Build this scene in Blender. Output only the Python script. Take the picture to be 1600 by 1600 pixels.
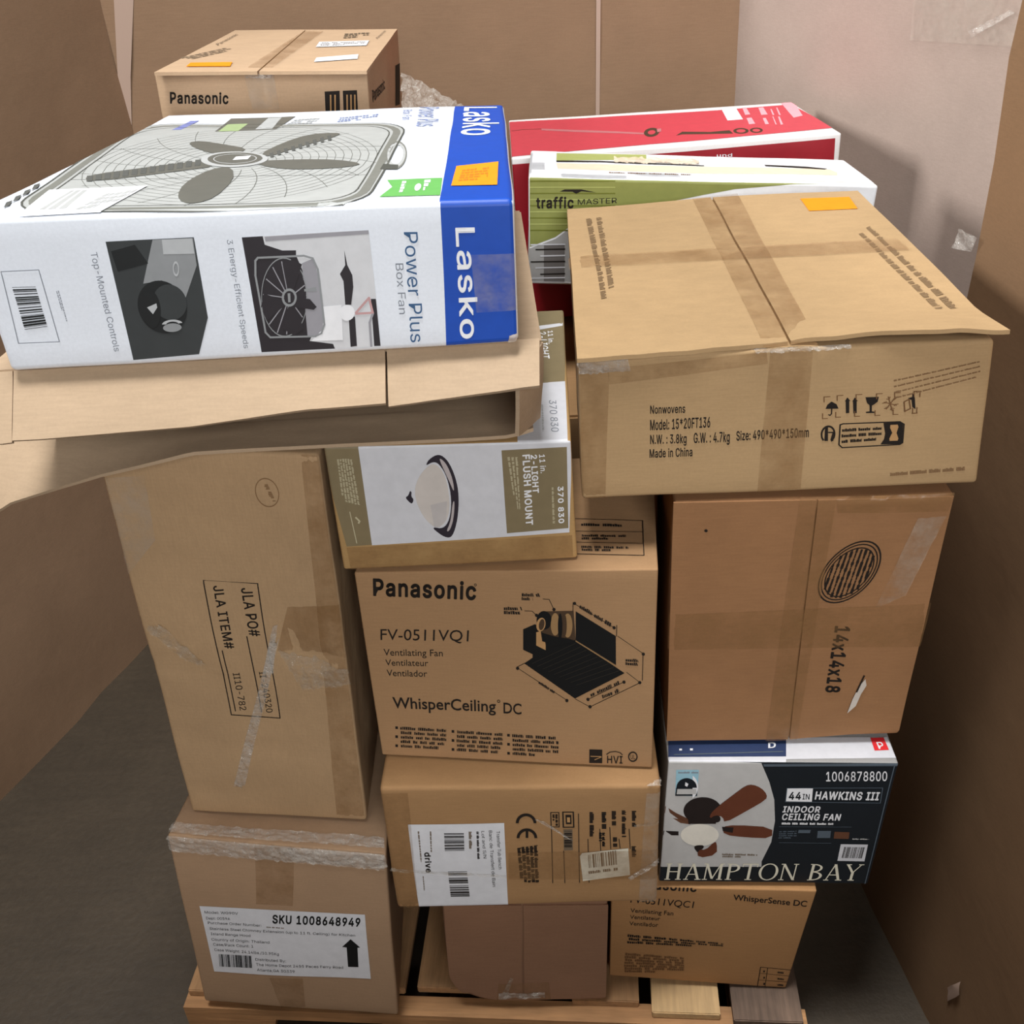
import bpy, bmesh, math, random
from mathutils import Vector, Matrix, Euler, noise

S = bpy.context.scene
COL = S.collection
for o in list(bpy.data.objects): bpy.data.objects.remove(o)

# ------------------------------------------------------------------ camera
FPX = 1585.0
cam_d = bpy.data.cameras.new('camera'); cam = bpy.data.objects.new('camera', cam_d); COL.objects.link(cam)
cam_d.sensor_fit = 'HORIZONTAL'; cam_d.sensor_width = 36.0; cam_d.lens = 36.0 * FPX / 1600.0
cam_d.clip_start = 0.05; cam_d.clip_end = 60
_d = Vector((145.0, 2500.0, FPX)).normalized()            # where straight down falls in the frame
_Y = (Vector((0, 0, 1)) - _d * _d.z).normalized()
_Z = -_d; _X = _Y.cross(_Z)
rows = [[_X.x, -_X.y, -_X.z], [_Y.x, -_Y.y, -_Y.z], [_Z.x, -_Z.y, -_Z.z]]
cam.matrix_world = Matrix.Translation((0, 0, 1.95)) @ Matrix(rows).to_4x4()
S.camera = cam
cam_d.dof.use_dof = False

# ------------------------------------------------------------------ light
W = bpy.data.worlds.new('world'); S.world = W; W.use_nodes = True
bg = W.node_tree.nodes['Background']; bg.inputs[0].default_value = (1.0, .99, .98, 1); bg.inputs[1].default_value = .02

def area(name, loc, target, size, energy, color=(1, .95, .9), sy=None):
    l = bpy.data.lights.new(name, 'AREA'); l.energy = energy; l.color = color; l.size = size
    if sy: l.shape = 'RECTANGLE'; l.size_y = sy
    o = bpy.data.objects.new(name, l); COL.objects.link(o); o.location = loc
    o.rotation_euler = (Vector(target) - Vector(loc)).to_track_quat('-Z', 'Y').to_euler()
    return o
area('high_bay_lamp', (-0.45, 0.7, 6.2), (-0.1, 1.3, 1), 1.2, 345, (.985, 1, 1), 1.6)
area('front_lamp', (0.9, -5.2, 3.9), (0, 1.2, 1.4), 2.4, 325, (.98, 1, 1), 2.4)
area('aisle_lamp', (-6.2, 2.7, 4.2), (0.6, 2.2, 1.5), 1.7, 520, (.99, .995, 1))

S.view_settings.view_transform = 'Standard'; S.view_settings.look = 'None'
S.view_settings.exposure = 0.0; S.view_settings.gamma = 1.0
S.view_settings.use_curve_mapping = False

# ------------------------------------------------------------------ materials
def lin(c):
    return tuple(((x / 255) / 12.92 if x / 255 <= .04045 else ((x / 255 + .055) / 1.055) ** 2.4) for x in c) + (1,)
MATS = {}
def nodes(name):
    m = bpy.data.materials.new(name); m.use_nodes = True
    nt = m.node_tree; return m, nt, nt.nodes['Principled BSDF']
def ramp_noise(nt, scale, detail, lo, hi, vec=None, rough=.6):
    n = nt.nodes.new('ShaderNodeTexNoise'); n.inputs['Scale'].default_value = scale; n.inputs['Detail'].default_value = detail
    n.inputs['Roughness'].default_value = rough
    if vec: nt.links.new(vec, n.inputs['Vector'])
    mr = nt.nodes.new('ShaderNodeMapRange'); nt.links.new(n.outputs['Fac'], mr.inputs[0])
    mr.inputs[1].default_value = .3; mr.inputs[2].default_value = .7; mr.inputs[3].default_value = lo; mr.inputs[4].default_value = hi
    return mr.outputs[0], n.outputs['Fac']
def mathn(nt, op, a, b):
    n = nt.nodes.new('ShaderNodeMath'); n.operation = op
    for i, x in enumerate((a, b)):
        if isinstance(x, (int, float)): n.inputs[i].default_value = x
        else: nt.links.new(x, n.inputs[i])
    return n.outputs[0]
def scalecol(nt, col, fac):
    n = nt.nodes.new('ShaderNodeVectorMath'); n.operation = 'SCALE'
    n.inputs[0].default_value = col[:3]; nt.links.new(fac, n.inputs['Scale']); return n.outputs[0]

def cardboard(key, rgb, rough=.8, blotch=.09, flute='x', bump=.25, seed=0.0, flutedist=.007, crumple=.5, spec=.25, fib=.05):
    if key in MATS: return MATS[key]
    m, nt, b = nodes(key); L = nt.links
    tc = nt.nodes.new('ShaderNodeTexCoord'); mp = nt.nodes.new('ShaderNodeMapping'); mp.inputs['Location'].default_value = (seed, seed * .7, seed * 1.3)
    L.new(tc.outputs['Object'], mp.inputs['Vector']); v = mp.outputs[0]
    a, _ = ramp_noise(nt, 5, 4, 1 - blotch, 1 + blotch, v)
    mp2 = nt.nodes.new('ShaderNodeMapping'); mp2.inputs['Scale'].default_value = (30, 60, 420) if flute != 'z' else (420, 60, 30)
    L.new(tc.outputs['Object'], mp2.inputs['Vector'])
    f, _ = ramp_noise(nt, 1, 4, 1 - fib, 1 + fib, mp2.outputs[0])
    g, _ = ramp_noise(nt, 260, 2, .97, 1.03, v)
    k = mathn(nt, 'MULTIPLY', mathn(nt, 'MULTIPLY', a, f), g)
    L.new(scalecol(nt, lin(rgb), k), b.inputs['Base Color'])
    b.inputs['Roughness'].default_value = rough; b.inputs['Specular IOR Level'].default_value = spec
    # flutes and soft crumples
    w = nt.nodes.new('ShaderNodeTexWave'); w.wave_type = 'BANDS'; w.bands_direction = flute.upper()
    w.inputs['Scale'].default_value = .314 / flutedist; w.inputs['Distortion'].default_value = .3
    L.new(tc.outputs['Object'], w.inputs['Vector'])
    n1 = nt.nodes.new('ShaderNodeTexNoise'); n1.inputs['Scale'].default_value = 9; n1.inputs['Detail'].default_value = 5; L.new(v, n1.inputs['Vector'])
    h = mathn(nt, 'ADD', mathn(nt, 'MULTIPLY', w.outputs['Fac'], .00012), mathn(nt, 'MULTIPLY', n1.outputs['Fac'], .010 * crumple))
    bp = nt.nodes.new('ShaderNodeBump'); bp.inputs['Strength'].default_value = bump; bp.inputs['Distance'].default_value = 1.0
    L.new(h, bp.inputs['Height']); L.new(bp.outputs[0], b.inputs['Normal'])
    MATS[key] = m; return m

INK = dict(
 blue=(22, 72, 170), white=(232, 232, 235), slate=(62, 92, 128), greyink=(128, 132, 140), photolight=(205, 205, 208), photodark=(46, 42, 46),
 photomid=(150, 148, 154), photogrey=(140, 142, 144), pinkink=(190, 150, 150), photodark2=(58, 61, 62), photolight2=(178, 180, 182), photoblack=(33, 35, 36),
 picgrille=(172, 173, 170), picframe=(122, 122, 115), picframedark=(78, 78, 72), picline=(104, 104, 98), picdark=(98, 97, 90), piclight=(168, 168, 166), picsq=(84, 84, 80),
 picblue=(120, 125, 175), picblue2=(130, 140, 175), picgreen=(150, 165, 120), tagreen=(100, 164, 86), orange=(240, 140, 25), orangedark=(215, 115, 30),
 ink=(34, 28, 24), inkblack=(20, 20, 20), inkgrey=(112, 96, 78), inkfaint=(112, 80, 52), inkghost=(130, 100, 70), inkghost2=(128, 104, 76), cardink=(176, 136, 92), inkbrown=(72, 55, 40), inktan=(150, 118, 80), inkgrille=(46, 42, 36),
 khaki=(128, 114, 86), khakilight=(182, 172, 142), whitepaper=(205, 205, 210), lampglass=(198, 190, 184), lampshade=(186, 180, 178), lampmetal=(48, 42, 50), lamphi=(178, 168, 168),
 paper=(212, 212, 216), cream=(214, 208, 190), navyblack=(22, 28, 34), greypaper=(188, 186, 184), navyline=(82, 92, 102), woodbrown=(96, 62, 44), woodred=(98, 54, 36), motorbrown=(36, 28, 26),
 lampglow=(222, 216, 204), skyblue=(150, 190, 205), creamink=(222, 216, 196), navytop=(44, 58, 92), redbox=(215, 45, 50), tornpaper=(196, 186, 176),
 green=(132, 136, 70), greenlight=(164, 168, 100), greendark=(104, 108, 40), greyprint=(160, 158, 156), greyprintdark=(105, 100, 98), creamboard=(222, 205, 180),
 redtop=(198, 62, 76), reddark=(150, 20, 34), toolgrey=(182, 110, 112), pinkprint=(238, 160, 168))  # one red carton: top lightened for gloss reflection, front darkened as shade
GLOSSY = set('blue white photolight photodark photomid photogrey photodark2 photolight2 photoblack picgrille picdark picframe whitepaper khaki navyblack greypaper redtop reddark green navytop'.split())
def ink(key):
    k = 'ink_' + key
    if k in MATS: return MATS[k]
    m, nt, b = nodes(k)
    tc = nt.nodes.new('ShaderNodeTexCoord')
    a, _ = ramp_noise(nt, 45, 3, .95, 1.05, tc.outputs['Object'])
    nt.links.new(scalecol(nt, lin(INK[key]), a), b.inputs['Base Color'])
    b.inputs['Roughness'].default_value = .45 if key in GLOSSY else .75
    b.inputs['Specular IOR Level'].default_value = .4 if key in GLOSSY else .2
    MATS[k] = m; return m
def film_mat(key, rgb, clear, rough, rgb2=None, bump=.0, scale=30):
    if key in MATS: return MATS[key]
    m, nt, b = nodes(key); L = nt.links
    b.inputs['Base Color'].default_value = lin(rgb); b.inputs['Roughness'].default_value = rough; b.inputs['Specular IOR Level'].default_value = .6
    tr = nt.nodes.new('ShaderNodeBsdfTransparent'); mx = nt.nodes.new('ShaderNodeMixShader')
    out = nt.nodes['Material Output']
    tc = nt.nodes.new('ShaderNodeTexCoord')
    f, raw = ramp_noise(nt, scale, 4, max(0, clear - .18), min(1, clear + .18), tc.outputs['Object'], .7)
    L.new(f, mx.inputs[0]); L.new(b.outputs[0], mx.inputs[1]); L.new(tr.outputs[0], mx.inputs[2]); L.new(mx.outputs[0], out.inputs['Surface'])
    if bump:
        bp = nt.nodes.new('ShaderNodeBump'); bp.inputs['Strength'].default_value = 1; bp.inputs['Distance'].default_value = bump
        L.new(raw, bp.inputs['Height']); L.new(bp.outputs[0], b.inputs['Normal'])
    MATS[key] = m; return m
def stripmat(kind):
    if kind == 'tape': return film_mat('packing_tape_brown', (152, 114, 74), .74, .28, bump=.002, scale=14)
    if kind == 'tapeclear': return film_mat('packing_tape_clear', (196, 186, 172), .87, .16, bump=.003, scale=18)
    if kind == 'film': return film_mat('stretch_film', (216, 209, 200), .68, .08, bump=.008, scale=70)
    if kind == 'filmthin': return film_mat('stretch_film_thin', (196, 186, 170), .82, .10, bump=.008, scale=70)
    if kind == 'scuff': return film_mat('scuffed_board', (205, 190, 175), .35, .7, scale=70)
    if kind == 'tornedge': return film_mat('torn_board_edge', (225, 205, 180), .25, .8, scale=50)

# ------------------------------------------------------------------ helpers
def link(name, bm, mats, parent=None, smooth=True):
    me = bpy.data.meshes.new(name); bm.normal_update(); bm.to_mesh(me); bm.free()
    for m in (mats if isinstance(mats, (list, tuple)) else [mats]): me.materials.append(m)
    if smooth:
        for p in me.polygons: p.use_smooth = True
    o = bpy.data.objects.new(name, me); COL.objects.link(o)
    if parent: o.parent = parent
    return o
def empty(name, loc, label, cat, group=None):
    o = bpy.data.objects.new(name, None); COL.objects.link(o); o.location = loc
    o['label'] = label; o['category'] = cat
    if group: o['group'] = group
    return o
def structure(o, label=None):
    o['kind'] = 'structure'
    if label: o['label'] = label
    return o
def wood(key, rgb, dark=.25, axis='y', rough=.75):
    if key in MATS: return MATS[key]
    m, nt, b = nodes(key); L = nt.links
    tc = nt.nodes.new('ShaderNodeTexCoord'); mp = nt.nodes.new('ShaderNodeMapping'); L.new(tc.outputs['Object'], mp.inputs['Vector'])
    mp.inputs['Scale'].default_value = (70, 5, 70) if axis == 'y' else (5, 70, 70)
    f, raw = ramp_noise(nt, 1, 6, 1 - dark, 1 + dark * .7, mp.outputs[0], .65)
    g, _ = ramp_noise(nt, 7, 3, 1 - dark, 1 + dark * .5, tc.outputs['Object'])
    L.new(scalecol(nt, lin(rgb), mathn(nt, 'MULTIPLY', f, g)), b.inputs['Base Color'])
    b.inputs['Roughness'].default_value = rough
    bp = nt.nodes.new('ShaderNodeBump'); bp.inputs['Strength'].default_value = .6; bp.inputs['Distance'].default_value = .003
    L.new(raw, bp.inputs['Height']); L.new(bp.outputs[0], b.inputs['Normal'])
    MATS[key] = m; return m
def slab(bm, A, B, C, D, th, nu=1, nv=1, warp=0, seed=0):
    """sheet A-B-C-D (corners in order) with thickness th along its normal, centred"""
    A, B, C, D = map(Vector, (A, B, C, D))
    n = (B - A).cross(D - A).normalized()
    g = {}
    for s in (0, 1):
        for i in range(nu + 1):
            for j in range(nv + 1):
                u, v = i / nu, j / nv
                p = A * (1 - u) * (1 - v) + B * u * (1 - v) + C * u * v + D * (1 - u) * v
                if warp: p = p + n * warp * noise.noise(p * 6 + Vector((seed, 0, 0)))
                g[s, i, j] = bm.verts.new(p + n * th * (s - .5))
    def f(*k): bm.faces.new([g[x] for x in k])
    for i in range(nu):
        for j in range(nv):
            f((1, i, j), (1, i + 1, j), (1, i + 1, j + 1), (1, i, j + 1)); f((0, i, j), (0, i, j + 1), (0, i + 1, j + 1), (0, i + 1, j))
    for i in range(nu):
        f((0, i, 0), (0, i + 1, 0), (1, i + 1, 0), (1, i, 0)); f((0, i + 1, nv), (0, i, nv), (1, i, nv), (1, i + 1, nv))
    for j in range(nv):
        f((0, 0, j + 1), (0, 0, j), (1, 0, j), (1, 0, j + 1)); f((0, nu, j), (0, nu, j + 1), (1, nu, j + 1), (1, nu, j))
def box(bm, x0, y0, z0, x1, y1, z1, bev=.002):
    r = bmesh.ops.create_cube(bm, size=1)
    for v in r['verts']:
        v.co = Vector((x0 + (v.co.x + .5) * (x1 - x0), y0 + (v.co.y + .5) * (y1 - y0), z0 + (v.co.z + .5) * (z1 - z0)))
    if bev:
        es = list({e for v in r['verts'] for e in v.link_edges})
        bmesh.ops.bevel(bm, geom=es, offset=bev, segments=2, affect='EDGES')

# ------------------------------------------------------------------ the setting
CARD_WALL = lambda k, c, s: cardboard(k, c, .85, .05, 'x', .22, s, .009, .8)
wall_m = CARD_WALL('wall_board', (140, 112, 88), 2.0)
wall_m2 = CARD_WALL('wall_board_lit', (160, 142, 131), 5.0)  # same board, paled to carry the direct light on the rear right sheet
def wall(name, a, b, h, th, mat, z0=0.0, label=None):
    bm = bmesh.new(); n = max(4, int((Vector(a) - Vector(b)).length / .12))
    slab(bm, (a[0], a[1], z0), (b[0], b[1], z0), (b[0], b[1], h), (a[0], a[1], h), th, n, 14, .012, hash(name) % 7)
    o = link(name, bm, mat, None, True); structure(o, label)
    md = o.modifiers.new('e', 'EDGE_SPLIT'); md.split_angle = math.radians(40)
    return o
def concrete():
    m, nt, b = nodes('concrete'); L = nt.links
    tc = nt.nodes.new('ShaderNodeTexCoord')
    a, _ = ramp_noise(nt, 2.2, 6, .72, 1.18, tc.outputs['Object'], .65)
    c, raw = ramp_noise(nt, 60, 4, .9, 1.1, tc.outputs['Object'])
    mp = nt.nodes.new('ShaderNodeMapping'); mp.inputs['Rotation'].default_value = (0, 0, .7); mp.inputs['Scale'].default_value = (2.5, 40, 1)
    L.new(tc.outputs['Object'], mp.inputs['Vector'])
    s, _ = ramp_noise(nt, 1, 3, .93, 1.07, mp.outputs[0])
    k = mathn(nt, 'MULTIPLY', mathn(nt, 'MULTIPLY', a, c), s)
    L.new(scalecol(nt, lin((65, 55, 43)), k), b.inputs['Base Color'])
    b.inputs['Roughness'].default_value = .55
    bp = nt.nodes.new('ShaderNodeBump'); bp.inputs['Strength'].default_value = .3; bp.inputs['Distance'].default_value = .004
    L.new(raw, bp.inputs['Height']); L.new(bp.outputs[0], b.inputs['Normal'])
    return m
bm = bmesh.new(); box(bm, -4, -3, -.1, 4, 5, 0, 0); structure(link('floor', bm, concrete(), None, False), 'worn grey concrete floor')

LW0, LW1 = (-.978, 2.92), (-2.05, -.15)
CR, FD, RW1 = (.302, 2.95), (.6785, 2.95), (1.06, 1.60)
RP0, RP1 = (.735, 1.50), (.905, -.30)
wl = wall('wall_left', (LW1[0], LW1[1]), LW0, 1.98, .01, wall_m, 0, 'brown corrugated sheet along the left side')
wb = wall('wall_back', (-.985, 2.93), CR, 1.98, .01, wall_m, 0, 'brown corrugated sheet behind the pallet')
wc = wall('wall_back_corner', CR, FD, 1.98, .01, wall_m, 0, 'short brown corrugated panel at back right corner')
wr = wall('wall_right_rear', FD, RW1, 1.98, .01, wall_m2, 0, 'corrugated sheet beyond the red carton, paled as if in direct light')
wall('added_shade_panel', (-1.75, -.62), (1.2, -.62), 1.28, .012, wall_m, 0, 'unseen corrugated sheet added to shade the lower cartons')  # added out of view behind the camera to dim the front light low down
wp_ = wall('wall_right', RP0, RP1, 1.98, .012, CARD_WALL('wall_board_dark', (122, 94, 68), 9.0), 0, 'corrugated sheet along the right side')
def on_wall(a, b, s, z, off):
    a = Vector((a[0], a[1], 0)); b = Vector((b[0], b[1], 0)); d = (b - a).normalized(); n = Vector((d.y, -d.x, 0))
    if n.dot(-a) < 0: n = -n
    return a + d * s + n * off + Vector((0, 0, z))
def wall_patch(name, parent, a, b, quad, mat, off=.008, nx=4, ny=10, amp=0, seed=0, label=None):
    random.seed(seed); bm = bmesh.new(); g = {}
    for i in range(nx + 1):
        for j in range(ny + 1):
            u, v = i / nx, j / ny
            s = sum(w * q[0] for w, q in zip(((1-u)*(1-v), u*(1-v), u*v, (1-u)*v), quad)); z = sum(w * q[1] for w, q in zip(((1-u)*(1-v), u*(1-v), u*v, (1-u)*v), quad))
            g[i, j] = bm.verts.new(on_wall(a, b, s + random.uniform(-amp, amp) * .5, z, off + random.uniform(-amp, amp)))
    for i in range(nx):
        for j in range(ny): bm.faces.new((g[i, j], g[i+1, j], g[i+1, j+1], g[i, j+1]))
    o = link(name, bm, mat, parent, True)
    if label: o['label'] = label
    return o
seam_m, _nt, _b = nodes('paper_and_seam_light'); _b.inputs['Base Color'].default_value = lin((176, 150, 134)); _b.inputs['Roughness'].default_value = .6
MATS['paper_and_seam_light'] = seam_m  # pale paper; also stands in for light at the corner gap

# ------------------------------------------------------------------ data: boxes and what is printed on them (metres on each face)
BOX={
 'bl':([-0.6408, 1.1696, 0.14],[-0.1345, -0.0529, 0.02],[0.382, 0.42, 0.4349],{'FLT': [0.0056, 0.0, 0.0072], 'FRT': [0.006, 0.0, -0.0034], 'FLB': [-0.0071, 0.0, -0.0103], 'FRB': [-0.0073, 0.0004, -0.0025], 'BLT': [0.0054, -0.0004, 0.0141], 'BLB': [-0.0076, -0.0012, 0.012], 'BRT': [-0.0586, -0.0091, 0.002], 'BRB': [-0.0722, -0.0095, 0.0179]}),
 'ws':([0.1336, 1.161, 0.14],[-0.0954, 0.028, 0.0172],[0.3447, 0.36, 0.304],{'FRT': [0.0083, -0.0005, -0.0078], 'FRB': [-0.0099, 0.0002, -0.0053], 'FLB': [0.0006, 0.0, 0.0157], 'FLT': [-0.0004, 0.0, -0.0128], 'BLT': [-0.0003, -0.0002, -0.0199], 'BLB': [0.0012, -0.0009, -0.018], 'BRT': [0.0084, -0.0007, -0.0139], 'BRB': [-0.0098, -0.0001, -0.0153]}),
 'hb':([0.2192, 1.1465, 0.444],[-0.0707, 0.0129, 0.0205],[0.3595, 0.34, 0.2986],{'BLT': [-0.0003, -0.0001, -0.0049], 'BRT': [0.001, -0.0, -0.0035]}),
 'b14':([0.226, 1.1803, 0.7428],[-0.0473, 0.022, -0.0069],[0.3743, 0.36, 0.4738],{'FLT': [-0.0022, -0.0002, -0.0064], 'FRT': [0.002, -0.0001, -0.009], 'FLB': [0.0019, 0.0002, 0.0042], 'FRB': [-0.0017, 0.0, 0.0052], 'BLT': [0.0097, 0.0, -0.0204], 'BLB': [0.0138, 0.0007, 0.0012], 'BRT': [0.002, -0.0004, -0.0199], 'BRB': [-0.0017, 0.0, 0.0052]}),
 'nw':([0.0968, 1.1786, 1.2171],[-0.0621, -0.0062, -0.0212],[0.5195, 0.6847, 0.2071],{'FLT': [0.0009, 0.0, 0.0027], 'FRT': [-0.0058, 0.0, -0.0017], 'FRB': [0.0077, 0.0, -0.0027], 'BLT': [-0.0033, 0.0009, 0.0], 'BRT': [0.0021, 0.0049, 0.0]}),
 'bc':([-0.1655, 1.1397, 0.14],[-0.0406, -0.0009, 0.0079],[0.2917, 0.34, 0.317],{'FLB': [-0.0037, 0.0, -0.01], 'FRB': [-0.0011, 0.0, -0.0077], 'FLT': [0.0001, 0.0, -0.007], 'BLT': [0.0001, 0.0, -0.007], 'BLB': [-0.0038, 0.0, -0.0097], 'FRT': [0.0001, 0.0, -0.007], 'BRT': [0.0001, 0.0, -0.007], 'BRB': [-0.0011, 0.0, -0.0074]}),
 'dr':([-0.2344, 1.1148, 0.4571],[-0.0477, -0.003, 0.0016],[0.441, 0.4, 0.2874],{'FLT': [0.0012, 0.0, 0.003], 'FRT': [-0.0005, 0.0, -0.0027], 'FLB': [-0.0014, 0.0, -0.0031], 'FRB': [0.0006, 0.0, 0.0031], 'BLT': [0.0012, 0.0, 0.003], 'BLB': [-0.0014, 0.0, -0.0031], 'BRT': [-0.0005, 0.0, -0.0027], 'BRB': [0.0006, 0.0, 0.0031]}),
 'pa':([-0.2312, 1.1823, 0.7446],[-0.1275, -0.007, -0.0005],[0.4311, 0.32, 0.3761],{'FLT': [0.0006, 0.0, -0.0077], 'FRT': [-0.0009, 0.0, 0.0074], 'FLB': [-0.0013, 0.0, 0.0067], 'BLT': [0.0006, 0.0, -0.0077], 'BLB': [-0.0013, -0.0, 0.0116], 'BRT': [-0.0009, 0.0, 0.0074], 'BRB': [-0.0013, -0.0001, 0.0044]}),
 'fl':([-0.2435, 1.1861, 1.1207],[-0.0508, -0.0072, -0.0099],[0.3299, 0.4655, 0.1936],{'FLT': [0.001, 0.0, 0.0031], 'FRT': [-0.0017, 0.0, -0.003], 'FLB': [-0.0011, 0.0, -0.0032], 'FRB': [0.002, 0.0, 0.003], 'BLT': [0.001, 0.0, 0.0031], 'BLB': [-0.0011, -0.0, 0.0017], 'BRB': [0.0001, -0.0001, 0.0074]}),
 'las':([-0.5751, 1.0989, 1.4891],[-0.0074, -0.0618, 0.0091],[0.5949, 0.7959, 0.1696],{'FLT': [-0.0034, 0.0, 0.0022], 'FRT': [0.0003, 0.0, -0.0027], 'FRB': [-0.0003, 0.0, 0.0045], 'FLB': [0.0034, 0.0, -0.0034], 'BLT': [-0.006, 0.0253, 0.0], 'BRT': [-0.0005, -0.0324, 0.0]}),
 'jl':([-0.5935, 1.2424, 0.5749],[-0.1054, 0.0055, 0.0379],[0.3146, 0.33, 0.735],{'FLB': [0.0017, 0.0, 0.0048], 'FRB': [-0.0018, 0.0, 0.0045], 'BLB': [0.0016, 0.0, 0.0063], 'BRT': [-0.0298, -0.0032, -0.0011], 'BRB': [-0.0316, -0.0031, 0.005]}),
 'bp':([-0.5956, 1.94, 1.4286],[-0.02, -0.0161, 0.0426],[0.3742, 0.6436, 0.25],{'BRT': [-0.0008, -0.0023, 0.0]}),
 'tm':([0.0548, 1.9, 1.2683],[-0.0501, -0.0374, 0.0677],[0.64, 0.2382, 0.2026],{'FLT': [-0.0026, 0.0, 0.0], 'FLB': [0.0031, 0.0, -0.0], 'BLT': [-0.0003, 0.0081, 0.0], 'BRT': [-0.0037, -0.0118, 0.0]}),
 'rd':([0.0466, 2.165, 1.09],[-0.0124, -0.0229, -0.0143],[0.6823, 0.4029, 0.3552],{'FRT': [0.0005, 0.0, 0.002], 'BRT': [-0.0037, -0.0141, 0.0], 'FLT': [-0.0004, 0.0, -0.0018], 'BLT': [0.0006, 0.0122, 0.0]}),
}
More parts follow.
